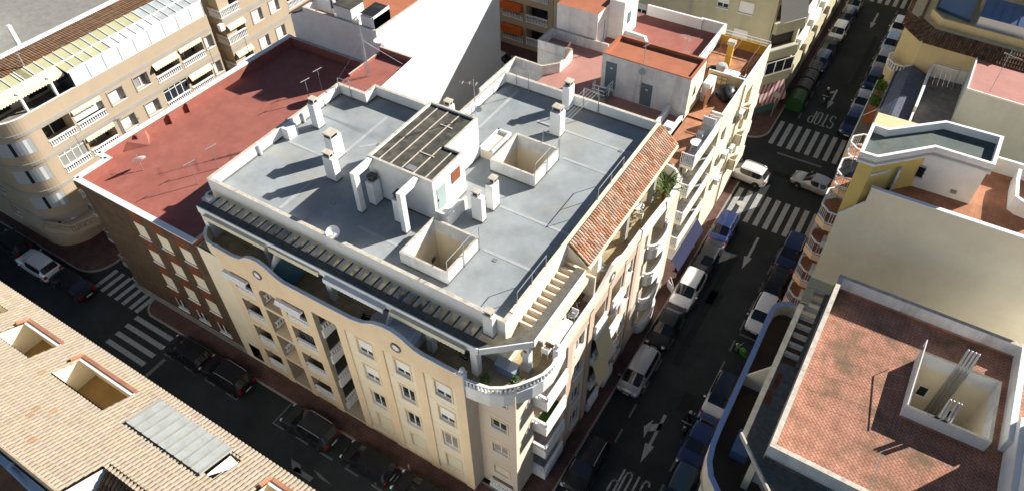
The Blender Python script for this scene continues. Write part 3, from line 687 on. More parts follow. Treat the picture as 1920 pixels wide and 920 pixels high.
# ---- right street facade
f2=Face((-10.6,22.2),(-10.6,39.4));Y=lambda y:y-22.2
mb=MB();holes=[];wins=[]
for z0,z1 in zip(FB,FH):
    for y0,y1,st in [(23.4,24.5,'glass'),(30.35,31.4,'half')]:
        holes.append((Y(y0),Y(y1),z0,z1,.2));wins.append((Y(y0),Y(y1),z0,z1,st))
    holes.append((Y(33.3),Y(33.75),z0+.1,z1,.25))
for h,r in zip(FH,RT):
    holes+=[(Y(25.8),Y(27.3),r-1.0,h,1.2),(Y(28.2),Y(29.65),r-1.0,h,1.2),(Y(34.4),Y(36.9),r-1.0,h+.05,1.3)]
wall(mb,f2,0,12.2,holes,m=3)
for y0,y1 in [(22.2,22.85),(24.95,25.5),(27.5,27.95),(29.85,30.15),(31.65,32.25)]: fbox(mb,f2,Y(y0)+.005,Y(y1),0,12.2,.0,.09,1)
fbox(mb,f2,Y(22.86),Y(32.25),11.45,12.2,0.0,.05,1)
for h,r in zip(FH,RT):
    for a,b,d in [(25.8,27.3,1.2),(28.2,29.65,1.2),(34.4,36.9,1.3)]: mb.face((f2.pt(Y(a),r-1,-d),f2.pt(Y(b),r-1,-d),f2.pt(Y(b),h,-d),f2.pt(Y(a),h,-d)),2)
mb.build('street_wall',[M['cream'],mat('rosy_pilaster_render',(0.52,0.40,0.31,1),var=.06),M['darkglass'],mat('pale_street_render',(0.62,0.55,0.45,1),var=.06,dirt=.2,dirtcol=(.45,.38,.3,1),streak=True)],A)
for a,b,z0,z1,st in wins: window(A,f2,a,b,z0,z1,.18,st,sh=.6)
for h,r in zip(FH,RT):
    for a,b in [(25.8,27.3),(28.2,29.65)]:
        m=MB();fbox(m,f2,Y(a)-.05,Y(b)+.05,r-1.25,r-.45,0.0,.28);balustrade(m,[(-10.42,a),(-10.42,b)],r-.44,r+.05,sp=.18,w=.13);m.build('balcony_balustrade',M['whitepaint'],A)
    # curved balconies at the far end
    cb=[(-10.6,33.95),(-10.25,34.05),(-10.0,34.4),(-9.92,35.2),(-9.95,36.0),(-10.1,36.7),(-10.3,37.05),(-10.6,37.2)]
    m=MB();m.prism(cb,r-1.3,r-1.02);P=[V2(p) for p in cb]
    wstrip(m,cb,.1,r-1.02,r-.42);bal=m.build('curved_balcony',M['white'],A)
    m=MB();balustrade(m,[(p[0]-.05,p[1]) for p in cb],r-.42,r+.05,sp=.2,w=.13);m.build('balustrade',M['whitepaint'],bal)
# striped awnings let down over two balconies of the right facade
for (z1,z0) in [(9.25,6.55),(6.45,4.0)]:
    m=MB();a=Vector((-10.45,25.75,z1));b=Vector((-10.45,27.5,z1));c=Vector((-9.75,27.5,z0));d=Vector((-9.75,25.75,z0))
    m.face((a,d,c,b));m.face((d,d+Vector((0,0,-.18)),c+Vector((0,0,-.18)),c));m.build('awning',M['awncream'],A)
# terrace parapet above the right facade
pr=[(22.2,13.0),(26.0,13.0),(27.2,13.4),(28.0,13.72),(28.7,13.6),(29.6,13.1),(31.6,12.95),(32.3,12.98)]
mb=MB();wstrip(mb,[(-10.6,y) for y,z in pr],.2,12.2,[z for y,z in pr],0,1)
wstrip(mb,[(-10.62,20.95),(-10.6,22.2)],.18,12.1,13.0,1,1)
wstrip(mb,[(-10.55,32.3),(-10.45,34.5),(-10.32,36.5),(-10.35,37.6),(-10.6,38.6),(-11.1,39.15),(-11.9,39.4),(-12.6,39.4)],.16,12.2,[13.02]*8,1,1)
mb.face(((-10.6,32.3,12.2),(-10.6,39.4,12.2),(-10.45,34.5,12.2)),1)
mb.prism([(-10.62,32.3),(-10.5,34.5),(-10.37,36.5),(-10.4,37.6),(-10.62,38.6),(-11.1,39.1),(-11.9,39.35),(-12.6,39.35),(-12.6,39.0),(-10.7,39.0)],11.9,12.14,1)
mb.build('terrace_parapet',[M['pinkcream'],M['whitepaint']],A)
m=MB();cy,cz=27.95,12.75;m.lathe((-10.6,cy,cz),[(.26,.0),(.26,.06),(.37,.06),(.37,.0)],24,0,(1,0,0));m.lathe((-10.6,cy,cz),[(0,.05),(.19,.05)],16,1,(1,0,0));m.build('rosette',[M['upstand'],M['whitepaint']],A)
# ---- terrace floor, set-back walls
mb=MB();fl=[(-35.2,16.9),(-14.0,16.9)]+cv[1:]+[(-10.75,22.2),(-10.75,38.5),(-11.9,39.2),(-12.85,39.2),(-12.85,19.25),(-35.2,19.25)]
mb.face([(x,y,12.15) for x,y in fl]);mb.build('terrace_floor',M['tilefloor'],A)
g1=Face((-35.4,19.25),(-12.85,19.25));g2=Face((-12.85,19.25),(-12.85,39.4))
mb=MB();d1=[(1.5+3.4*k,3.3+3.4*k,12.2,14.3,.2) for k in range(6)]
wall(mb,g1,12.15,15.3,d1);wall(mb,g2,12.15,15.3,[(4+4.2*k,5.6+4.2*k,12.2,14.3,.2) for k in range(4)])
for h in d1: mb.face((g1.pt(h[0],h[2],-.2),g1.pt(h[1],h[2],-.2),g1.pt(h[1],h[3],-.2),g1.pt(h[0],h[3],-.2)),1)
for k in range(4): mb.face((g2.pt(4+4.2*k,12.2,-.2),g2.pt(5.6+4.2*k,12.2,-.2),g2.pt(5.6+4.2*k,14.3,-.2),g2.pt(4+4.2*k,14.3,-.2)),1)
# blind party and rear walls
for a,b in [((-35.4,31.9),(-35.4,16.75)),((-32.85,31.9),(-35.4,31.9)),((-32.85,33.05),(-32.85,31.9)),((-25.55,33.05),(-32.85,33.05)),((-25.55,39.4),(-25.55,33.05)),((-12.85,39.4),(-25.55,39.4)),((-10.6,39.4),(-12.85,39.4))]:
    ff=Face(a,b);wall(mb,ff,0,12.15 if a[0]>-13 else 15.3,m=2) if a!=(-35.4,31.9) else (wall(mb,ff,0,12.15,m=2),wall(mb,ff,12.15,15.3,m=2,u1=12.65))
mb.build('setback_wall',[M['cream'],M['creamshut'],M['whitewall']],A)
# ---- roof slab with the two light wells
RO=[(-35.4,19.25),(-12.85,19.25),(-12.85,39.4),(-25.55,39.4),(-25.55,33.05),(-32.85,33.05),(-32.85,31.9),(-35.4,31.9)]
WELL=[(-20.58,-17.57,20.56,23.55),(-20.58,-17.57,30.12,33.12)]
mb=MB();plate(mb,RO,15.3,WELL);roof=mb.build('roof',M['roofgrey'],A)
mb=MB()
for a,b in [((-17.2,23.8),(-13.1,23.8)),((-18.4,27.45),(-13.1,27.45)),((-17.3,33.6),(-13.1,33.6)),((-35.1,25.5),(-30.9,25.5)),((-30.35,26.6),(-30.4,31.2)),((-30.2,20.2),(-30.2,23.6)),((-24.0,33.5),(-24.0,38.9)),((-24.9,21.5),(-21.0,21.4)),((-29.9,27.5),(-25.9,31.5)),((-20.9,36.3),(-13.2,36.3))]:
    mb=MB();mb.bar((a[0],a[1],15.302),(b[0],b[1],15.302),.22,.02);mb.build('roof_seam',M['seam'],roof)
mb=MB()
for x,y in [(-27.6,22.3),(-16.2,23.4),(-14.3,36.2),(-20.2,37.0),(-28.9,28.4)]: mb=MB();mb.box(x-.13,x+.13,y-.13,y+.13,15.3,15.32);mb.box(x-.09,x+.09,y-.09,y+.09,15.32,15.327,1);mb.build('roof_drain',[M['upstand'],M['metal']],roof)
mb=MB();ring(mb,RO,.24,15.302,16.2,0,1);inn=offset(ccw(RO),.245)
for i in range(len(inn)):
    a,b=inn[i],inn[(i+1)%len(inn)];c=offset(ccw(RO),.275)
    mb.face(((a[0],a[1],15.46),(b[0],b[1],15.46),(c[(i+1)%len(inn)][0],c[(i+1)%len(inn)][1],15.31),(c[i][0],c[i][1],15.31)),2)
mb.build('roof_parapet',[M['white'],M['coping'],M['upstand']],A)
mb=MB();mb.box(-35.15,-34.5,25.6,26.5,15.3,16.18);mb.build('parapet_pier',M['white'],A)
for y in (27.7,23.45):
    m=MB();m.tube((-35.1,y,15.35),(-35.1,y,16.1),.11,8);m.lathe((-35.1,y,16.1),[(.11,0),(.16,.05),(.0,.1)],8);m.build('vent_pipe',M['dirtywhite'],A)
for i,(x0,x1,y0,y1) in enumerate(WELL):
    mb=MB();O=[(x0-.15,y0-.15),(x1+.15,y0-.15),(x1+.15,y1+.15),(x0-.15,y1+.15)]
    ring(mb,O,.15,15.302,16.3,0,2);I_=[(x0,y0),(x1,y0),(x1,y1),(x0,y1)]
    for k in range(4):
        a,b=I_[k],I_[(k+1)%4];mb.face(((a[0],a[1],7),(b[0],b[1],7),(b[0],b[1],15.302),(a[0],a[1],15.302)),1)
    mb.face([(p[0],p[1],7) for p in I_],3)
    for k in range(4):
        a,b=O[k],O[(k+1)%4];ex=Vector((b[0]-a[0],b[1]-a[1])).normalized();nn=Vector((ex.y,-ex.x))*.02
        mb.face(((a[0]+nn.x,a[1]+nn.y,15.31),(b[0]+nn.x,b[1]+nn.y,15.31),(b[0]+nn.x,b[1]+nn.y,15.45),(a[0]+nn.x,a[1]+nn.y,15.45)),3)
    wl=mb.build('light_well',[M['dirtywhite'],M['cream'],M['coping'],M['upstand']],A)
    fw=Face((x0,y1-.001),(x1,y1-.001))
    for u,z in ([(1.25,13.1)] if i==0 else [(1.3,13.0)]): window(wl,fw,u,u+.55,z,z+.62,-.012,'glass',sill=True,frame='creamshut')
    if i==0:
        fw2=Face((x0+.001,y0),(x0+.001,y1));window(wl,fw2,2.15,2.7,13.0,13.6,-.012,'glass',frame='creamshut')
# handrails on light wells (right side) and along the right parapet
def handrail(parent,p,q,z0,z1,n=2,m='metal',name='handrail',r=.025,short=True):
    b=MB();p=Vector(p);q=Vector(q)
    b.tube((p.x,p.y,z1),(q.x,q.y,z1),r,6)
    for k in range(n+1):
        c=p+(q-p)*(k/n);b.tube((c.x,c.y,z0),(c.x,c.y,z1),r,6)
    return b.build(name,M[m],parent)
for (x0,x1,y0,y1) in WELL:
    handrail(A,(x1+.19,y0-.1,0),(x1+.19,y1+.1,0),15.35,17.25)
handrail(A,(-20.5+1.8,33.3,0),(-17.5,33.3,0),16.3,17.2,1)
handrail(A,(-13.0,30.15,0),(-13.0,33.7,0),16.15,17.1);handrail(A,(-13.0,20.7,0),(-13.0,23.8,0),16.15,17.1)
# ---- chimneys and flue pillars
chimney(A,-29.55,-28.7,23.9,24.42,15.3,17.17,(-29.45,-28.9,23.95,24.3));chimney(A,-30.85,-30.18,25.5,26.45,15.3,17.1,(-30.8,-30.2,25.5,26.2))
chimney(A,-34.22,-33.62,27.6,28.2,15.3,17.3);chimney(A,-25.6,-25.05,23.45,24.15,15.3,17.1,capm='darktar');chimney(A,-23.18,-22.7,22.98,23.7,15.3,17.15,capm='darktar')
chimney(A,-19.24,-18.48,25.6,26.0,15.3,17.24,(-19.15,-18.75,25.65,25.95));chimney(A,-18.98,-18.48,26.82,27.55,15.3,17.3,(-18.9,-18.55,27.1,27.5))
chimney(A,-19.36,-18.55,35.4,36.1,15.3,17.2);chimney(A,-20.05,-19.48,38.4,39.15,15.3,17.24);chimney(A,-14.0,-13.4,18.85,19.24,14.9,16.6,(-13.9,-13.5,18.9,19.2))
chimney(A,-26.35,-25.75,32.6,33.2,15.3,16.9)
for x0,x1,y0 in [(-25.72,-25.38,22.48),(-22.24,-21.9,22.46)]:
    m=MB();m.box(x0,x1,y0,y0+.4,15.3,18.12,0,'b');m.box(x0,x1,y0,24.24,18.12,18.46);m.box(x0-.02,x1+.02,y0-.02,y0+.42,15.3,15.42,1,'b');m.build('flue_pillar',[M['white'],M['upstand']],A)
# ---- stair house on the roof
SH=[(-25.85,24.25),(-20.95,24.25),(-20.95,27.5),(-22.15,27.5),(-22.15,30.85),(-25.85,30.85)]
st=MB();st.prism(SH,15.3,18.3,0,bottom=False,top=False);ring(st,SH,.16,18.3,18.5,0,1)
for i in range(6):
    a,b=SH[i],SH[(i+1)%6];e=Vector((b[0]-a[0],b[1]-a[1])).normalized();nn=Vector((e.y,-e.x))*.015
    st.face(((a[0]+nn.x,a[1]+nn.y,15.31),(b[0]+nn.x,b[1]+nn.y,15.31),(b[0]+nn.x,b[1]+nn.y,15.46),(a[0]+nn.x,a[1]+nn.y,15.46)),2)
sh=st.build('stair_house',[M['white'],M['coping'],M['upstand']],A)
m=MB();m.face([(x,y,18.36) for x,y in SH]);m.build('stair_house_roof',M['blackroof'],sh)
m=MB()
for x in (-25.1,-24.25,-23.4): m.bar((x,24.5,18.375),(x,30.6,18.375),.07,.03)
for x in (-22.5,-21.65): m.bar((x,24.5,18.375),(x,27.3,18.375),.07,.03)
m.bar((-23.4,26.3,18.38),(-22.3,26.3,18.38),.08,.05);m.bar((-23.9,29.2,18.38),(-23.0,29.2,18.38),.08,.05);m.build('roof_batten',M['coping'],sh)
m=MB();m.box(-23.2,-22.6,24.6,25.0,18.37,18.43);m.build('roof_hatch',M['metal'],sh)
m=MB();m.box(-20.98,-20.92,24.55,25.4,15.98,17.68);m.box(-20.92,-20.89,24.58,24.64,16.75,16.9,1);m.build('door',[M['doorgrey'],M['blackmetal']],sh)
m=MB();m.box(-20.98,-20.925,26.05,26.98,16.98,17.85)
for k in range(8): m.box(-20.925,-20.91,26.08,26.95,17.02+.1*k,17.08+.1*k)
m.build('louvre_vent',M['ventred'],sh)
m=MB();m.box(-20.94,-20.05,24.25,24.42,15.3,16.2);m.box(-20.2,-20.05,24.42,26.3,15.3,16.2);m.box(-20.94,-20.2,24.42,26.1,15.3,15.95);m.build('door_landing',M['dirtywhite'],sh)
m=MB();m.box(-22.14,-22.0,30.9,33.2,15.3,16.2);m.box(-22.15,-21.1,33.05,33.2,15.3,16.2);m.box(-21.24,-21.1,30.9,33.05,15.3,16.2);m.box(-22.0,-21.24,30.9,33.05,15.3,16.0,1);m.build('low_wall',[M['white'],M['cream']],sh)
# ---- pergolas
m=MB();m.prism([(-35.3,17.87),(-13.66,17.87),(-11.45,19.8),(-11.45,25.7),(-11.98,25.7),(-11.98,20.2),(-12.8,19.2),(-13.1,18.42),(-35.3,18.42)],14.62,14.93,0)
m.build('pergola_beam',M['darktar'],A)
m=MB()
for k in range(31):
    x=-34.75+.70*k
    if x<-14.2: m=MB();m.box(x,x+.13,18.422,19.248,14.42,14.88,0,'t');m.face(((x,18.422,14.88),(x+.13,18.422,14.88),(x+.13,19.248,14.88),(x,19.248,14.88)),1);m.build('pergola_rafter',[M['white'],M['darktar']],A)
for y in (20.6,21.1,21.62,22.14,22.66,23.18,23.7,24.22,24.74,25.25): m=MB();m.box(-12.848,-11.982,y,y+.13,14.45,14.88);m.build('pergola_rafter',M['pinkcream'],A)
m=MB();m.box(-35.3,-13.7,17.80,17.868,14.45,14.98);m.bar((-13.66,17.85,14.7),(-11.42,19.78,14.7),.06,.5);m.box(-11.448,-11.38,19.8,25.7,14.45,14.98);m.build('pergola_fascia',M['white'],A)
for x,y,w in [(-29.7,17.95,.34),(-24.6,17.95,.4),(-17.15,17.95,.42),(-14.1,17.95,.42)]:
    m=MB();m.box(x-w/2,x+w/2,y-.05,y+w-.05,12.15,14.6);m.build('pergola_column',M['white'],A)
m=MB();m.box(-12.0,-11.6,19.55,19.95,12.15,14.6);m.box(-11.92,-11.72,19.54,19.56,13.95,14.15,1);m.build('pergola_column',[M['white'],M['ventred']],A)
m=MB();m.box(-11.75,-11.45,23.4,23.55,12.15,14.6);m.build('pergola_column',M['white'],A)
for x in (-28.6,-19.7):
    m=MB();m.face(((x,16.95,12.16),(x,19.2,12.16),(x,19.2,14.55),(x,17.9,14.55),(x,16.95,13.3)));m.face(((x+.14,16.95,12.16),(x+.14,19.2,12.16),(x+.14,19.2,14.55),(x+.14,17.9,14.55),(x+.14,16.95,13.3)));m.face(((x,16.95,13.3),(x+.14,16.95,13.3),(x+.14,17.9,14.55),(x,17.9,14.55)));m.face(((x,16.95,12.16),(x+.14,16.95,12.16),(x+.14,16.95,13.3),(x,16.95,13.3)));m.build('terrace_divider',M['white'],A)
m=MB();m.box(-35.3,-34.9,17.87,19.2,12.16,14.6);m.build('terrace_divider',M['white'],A)
m=MB();m.box(-12.8,-10.8,25.75,25.9,12.15,14.6);m.build('terrace_divider',M['pinkcream'],A)
# awning cassettes under the pergola
for a,b,mm,dz,proj in [(-34.6,-29.2,'awning',0,.22),(-29.0,-24.9,'awning',.0,.12),(-24.4,-19.9,'awnwhite',0,.30),(-19.5,-14.4,'awning',0,.22)]:
    m=MB();m.box(a,b,17.79-proj,17.79,14.55,14.68);n=int((b-a)/.25)
    for k in range(n):
        x=a+(b-a)*k/n;m.face(((x,17.79-proj,14.60),(x+(b-a)/n,17.79-proj,14.60),(x+(b-a)/n,17.78-proj,14.36),(x+(b-a)/n*.5,17.78-proj,14.30),(x,17.78-proj,14.36)))
    m.build('awning',M[mm],A)
m=MB();m.box(-11.38,-11.1,20.2,25.5,14.52,14.66);n=24
for k in range(n):
    y=20.2+5.3*k/n;m.face(((-11.1,y,14.6),(-11.1,y+5.3/n,14.6),(-11.09,y+5.3/n,14.34),(-11.09,y+2.65/n,14.28),(-11.09,y,14.34)))
m.build('awning',M['awning'],A)
# ---- tiled lean-to over the right terrace
lo=Vector((-11.42,26.0,14.98));hi=Vector((-12.78,26.0,16.14));ey=(hi-lo);L=ey.length
m=MB();m.face((lo+Vector((0,0,-.06)),lo+Vector((0,13.3,-.06)),hi+Vector((0,13.3,-.06)),hi+Vector((0,0,-.06))),1)
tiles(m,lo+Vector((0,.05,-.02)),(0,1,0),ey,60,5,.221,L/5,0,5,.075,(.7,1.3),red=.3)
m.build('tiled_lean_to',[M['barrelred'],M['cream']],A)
m=MB();m.box(-11.5,-11.3,26.0,39.3,14.68,14.9);m.face(((-12.82,26.0,14.7),(-11.5,26.0,14.7),(-11.45,26.0,14.92),(-12.82,26.0,16.1)));m.face(((-12.82,39.3,14.7),(-11.5,39.3,14.7),(-11.45,39.3,14.92),(-12.82,39.3,16.1)));m.build('lean_to_fascia',M['cream'],A)
m=MB();m.bar((-12.93,20,16.215),(-12.93,39.2,16.215),.26,.03);m.build('parapet_cap',M['cream'],A)
for y in (27.6,31.6,35.8):
    m=MB();m.box(-11.75,-11.38,y-.22,y+.22,12.15,14.68);m.build('stone_column',M['stone'] if y>30 else M['white'],A)
# ================================================================== BRICK BUILDING WITH RED ROOF
B=thing('brick_building','brown brick apartment block with orange brick strips under a flat red painted roof','apartment building',(-42,27,0))
bf=Face((-47.9,16.75),(-35.42,16.75));BX=lambda x:x+47.9
cols=[(-42.65,-41.42),(-40.2,-38.97),(-37.85,-36.62)];rows=[(9.45,10.9),(6.75,8.1),(3.95,5.42),(1.35,2.62)]
mb=MB();hs=[(BX(a),BX(b),z0,z1) for a,b in cols for z0,z1 in rows];wall(mb,bf,.9,11.7,hs,depth=.14)
for a,b in cols:
    zz=[.9]+[v for r in reversed(rows) for v in r]+[12.3]
    for k in range(0,len(zz),2):
        if zz[k+1]-zz[k]>.2: fbox(mb,bf,BX(a),BX(b),zz[k]+(.05 if k else .0),zz[k+1]-.02,.001,.02,1)
fbox(mb,bf,0,12.48,0,.9,-.02,.06,2)
mb.build('wall',[M['brick'],M['redbrick'],M['kerb']],B)
for a,b in cols:
    for i,(z0,z1) in enumerate(rows): window(B,bf,BX(a),BX(b),z0,z1,.1,'glass' if i==3 else 'shutter',shut='creamshut',sill=True)
mb=MB()
for a,b in [((-47.9,19.4),(-47.9,16.75)),((-49.0,19.4),(-47.9,19.4)),((-48.55,39.4),(-49.0,19.4))]: wall(mb,Face(a,b),0,11.7)
mb.build('side_wall',M['brick'],B)
BR=[(-47.9,16.75),(-35.42,16.75),(-35.42,31.9),(-36.0,31.9),(-36.0,37.6),(-36,39.38),(-48.55,39.38),(-49.0,19.4),(-47.9,19.4)]
mb=MB();mb.face([(x,y,11.7) for x,y in BR]);rf=mb.build('roof',M['redroof'],B)
mb=MB();ring(mb,BR,.28,11.702,12.52,0,1)
outer=ccw(BR)
for i in (0,6,7,8):
    a,b=outer[i],outer[(i+1)%9];e=Vector((b[0]-a[0],b[1]-a[1])).normalized();nn=Vector((e.y,-e.x))*.006
    mb.face(((a[0]+nn.x,a[1]+nn.y,11.7),(b[0]+nn.x,b[1]+nn.y,11.7),(b[0]+nn.x,b[1]+nn.y,12.52),(a[0]+nn.x,a[1]+nn.y,12.52)),2)
mb2=MB()
for i in (0,6,7,8):
    a,b=ccw(BR)[i],ccw(BR)[(i+1)%9]; mb2.bar((a[0],a[1],12.56),(b[0],b[1],12.56),.42,.08)
mb.build('roof_parapet',[M['redroof'],M['coping'],M['brick']],B);mb2.build('parapet_cap',M['whitepaint'],B)
for y in (22.3,25.4,27.2): 
    m=MB();m.box(-48.6,-48.3,y,y+.2,11.71,12.5);m.build('parapet_rib',M['redroof'],B)
for k in range(4):
    m=MB();z=8.7-2.85*k
    m.box(-48.75,-47.92,16.8,19.2,z-.2,z);bal=m.build('balcony',M['kerb'],B)
    m=MB();metalrail(m,[(-47.95,16.82),(-48.72,16.82),(-48.72,19.2)],z,z+1.0,.13,.01);m.build('balcony_railing',M['metal'],bal)
    m=MB();m.box(-47.93,-47.88,17.1,18.8,z+.02,z+2.1);m.build('balcony_door',M['glass'],bal)
for k in range(2):
    m=MB();z=10.3-2.85*k;m.box(-47.95,-47.89,17.0,18.6,z,z+1.2);m.build('side_window',M['whitepaint'],B)
m=MB();m.face(((-49.05,21.2,12.5),(-48.5,23.2,12.5),(-47.6,22.6,11.72),(-48.6,21.1,11.72)));m.face(((-49.05,21.2,12.5),(-48.6,21.1,11.72),(-48.8,21.0,11.72)));m.face(((-48.5,23.2,12.5),(-48.6,23.4,11.72),(-47.6,22.6,11.72)));m.build('roof_gully_cover',M['redroof'],B)
# upper red wing above the roof, beside the white party wall
mb=MB();mb.prism([(-36.0,30.9),(-35.44,30.9),(-35.44,31.95),(-32.88,31.95),(-32.88,37.6),(-36.0,37.6)],0,15.55,0,1,bottom=False);
wing=mb.build('upper_wing',[M['redroof'],M['redroof']],B)
mb=MB();wstrip(mb,[(-32.87,37.6),(-36.0,37.6)],.18,15.5,16.1,0,1);wstrip(mb,[(-36.0,37.4),(-36.0,33.6)],.15,15.5,15.75,0,1);mb.build('wing_parapet',[M['redroof'],M['coping']],wing)
mb=MB();mb.face(((-32.86,33.1,0),(-32.86,37.6,0),(-32.86,37.6,16.0),(-32.86,33.1,15.6)));mb.build('wing_side_wall',M['whitewall'],wing)
mb=MB();mb.box(-37.4,-36.05,31.2,32.6,11.72,12.9);mb.build('white_bulkhead',M['white'],B)
mb=MB();mb.box(-38.9,-37.7,20.2,21.3,11.72,12.1);mb.build('roof_kerb',M['white'],B)
# ================================================================== WHITE BUILDING BEHIND
W=thing('white_building','tall white rendered block with a huge blank sunlit side wall and orange roof terrace','apartment building',(-43,48,0))
mb=MB();wall(mb,Face((-46.2,39.42),(-38.0,39.42)),0,15.0);wall(mb,Face((-47.9,39.42),(-46.2,39.42)),0,14.75)
wall(mb,Face((-38.0,58.0),(-46.2,58.0)),0,15.0);wall(mb,Face((-47.9,58),(-47.9,39.42)),0,14.75)
mb.face(((-47.9,39.42,14.75),(-46.22,39.42,14.75),(-46.22,39.42,15.5)));mb.face(((-46.2,39.42,14.75),(-46.2,58,14.75),(-46.2,58,15.0),(-46.2,39.42,15.0)))
mb.build('wall',M['white'],W)
mb=MB();wall(mb,Face((-38.0,39.42),(-38.0,58.0)),0,15.0);mb.build('blank_side_wall',M['whitewall'],W)
WP=[(-46.2,39.42),(-38,39.42),(-38,58),(-46.2,58)]
mb=MB();mb.face([(x,y,15.0) for x,y in WP]);mb.build('roof_terrace',M['orangeroof'],W)
mb=MB();ring(mb,WP,.22,15.002,15.9,0,1);mb.build('roof_parapet',[M['white'],M['coping']],W)
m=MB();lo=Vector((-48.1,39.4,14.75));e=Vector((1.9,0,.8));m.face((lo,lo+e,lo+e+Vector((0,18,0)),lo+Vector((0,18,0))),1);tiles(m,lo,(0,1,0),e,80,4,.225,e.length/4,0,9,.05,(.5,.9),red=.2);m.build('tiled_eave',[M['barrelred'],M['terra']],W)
m=MB();m.box(-42.45,-40.7,39.66,41.25,15.0,17.0);m.box(-42.5,-40.65,39.6,41.3,17.0,17.08,1);m.box(-41.6,-40.68,40.2,40.25,15.1,16.8);m.build('stair_house',[M['white'],M['blackroof']],W)
m=MB();m.box(-39.72,-38.3,39.68,41.75,15.0,16.75)
for k in range(8): m.bar((-39.65+.17*k,39.7,16.95),(-39.65+.17*k,41.7,17.0),.09,.06,1)
m.face(((-38.3,39.68,15),(-38.3,41.75,15),(-38.3,41.75,17.1),(-38.3,39.68,16.95)));m.build('slatted_shaft',[M['white'],M['blackmetal']],W)
m=MB();m.box(-45.9,-43.2,41.0,41.2,15,16.2);m.build('terrace_divider',M['white'],W)
m=MB();m.box(-43.6,-43.2,40.5,42.6,15.0,15.5);m.build('low_wall',M['white'],W)
# ================================================================== LEFT TAN BUILDING (rounded corner)
L1=thing('apartment_building','tan rendered apartment block with rounded street corner, white balusters and glazed roof sunroom','apartment building',(-62,26,0))
lf=Face((-57,18.9),(-57,37.3));LY=lambda y:y-18.9
LH=[11.65,8.9,6.05,3.2]
opens=[(19.6,22.05),(22.25,24.95),(30.35,33.05),(33.3,35.9)];lw=[(25.65,27.05),(28.25,29.65),(36.2,37.1)]
mb=MB();hs=[]
for h in LH:
    for a,b in opens: hs.append((LY(a),LY(b),h-1.95,h,1.7))
    for a,b in lw: hs.append((LY(a),LY(b),h-1.45,h-.25,.4))
wall(mb,lf,0,12.2,hs,depth=.3)
for h in LH:
    for a,b in opens: mb.face((lf.pt(LY(a),h-1.95,-1.7),lf.pt(LY(b),h-1.95,-1.7),lf.pt(LY(b),h,-1.7),lf.pt(LY(a),h,-1.7)),1)
# rounded corner and left-street side
arcp=[(-59.6+2.6*math.cos(rad(a)),18.9-2.6+2.6-2.6*math.sin(rad(a))) for a in range(0,91,6)]
for i in range(len(arcp)-1):
    a,b=arcp[i+1],arcp[i];mb.face(((a[0],a[1],0),(b[0],b[1],0),(b[0],b[1],12.2),(a[0],a[1],12.2)),0)
sf=Face((-95,16.3),(-59.6,16.3));sh2=[]
for h in LH:
    for k in range(9): sh2.append((32.2-3.9*k-1.1,32.2-3.9*k,h-1.5,h-.3,.25))
wall(mb,sf,0,12.2,sh2);wall(mb,Face((-57,37.3),(-70,37.3)),0,12.2)
mb.build('wall',[M['tan'],M['darkglass']],L1)
for q in sh2[:]: 
    if q[0]>10: window(L1,sf,q[0],q[1],q[2],q[3],.2,'glass')
# grey string courses + terrace parapet
def band(z0,z1,o,m_):
    m=MB();fbox(m,lf,0,18.4,z0,z1,0.0,o)
    P=[(-59.6+(2.6+o)*math.cos(rad(a)),18.9-(2.6+o)*math.sin(rad(a))) for a in range(0,91,6)]
    wstrip(m,P,o+.05,z0,z1,side=-1);fbox(m,sf,0,35.4,z0,z1,0,o);return m.build('string_course' if z1<12.3 else 'terrace_parapet',M[m_],L1)
for h in LH: band(h+.12,h+.42,.05,'greyband')
mb=MB();wstrip(mb,[(-57,37.3),(-57,18.9)]+arcp[1:]+[(-95,16.3)],.22,12.2,13.25,0,1,side=-1);mb.build('terrace_parapet',[M['tan'],M['whitepaint']],L1)
# curved windows of the rounded corner
for h in LH:
    m=MB();q=MB()
    for i in range(2,12):
        a0,a1=rad(6*i-2),rad(6*i+4)
        for mm,r,z0,z1 in [(q,2.608,h-1.5,h-.2),]:
            mm.face((( -59.6+r*math.cos(a1),18.9-r*math.sin(a1),z0),(-59.6+r*math.cos(a0),18.9-r*math.sin(a0),z0),(-59.6+r*math.cos(a0),18.9-r*math.sin(a0),z1),(-59.6+r*math.cos(a1),18.9-r*math.sin(a1),z1)),1 if i in (3,) else (2 if i==7 else 0))
        r=2.7;z=h-1.55
    P=[(-59.6+2.6*math.cos(rad(a)),18.9-2.6*math.sin(rad(a))) for a in range(8,78,6)]
    wi=q.build('curved_window',[M['greydish'],M['whitepaint'],M['glass']],L1)
    m=MB();wstrip(m,P,.12,h-1.62,h-1.5,side=-1);wstrip(m,P,.06,h-.2,h-.1,side=-1)
    Q=[(-59.6+2.6*math.cos(rad(a)),18.9-2.6*math.sin(rad(a))) for a in (8,12)];wstrip(m,Q,.06,h-1.5,h-.2,side=-1);m.build('window_surround',M['greyband'],wi)
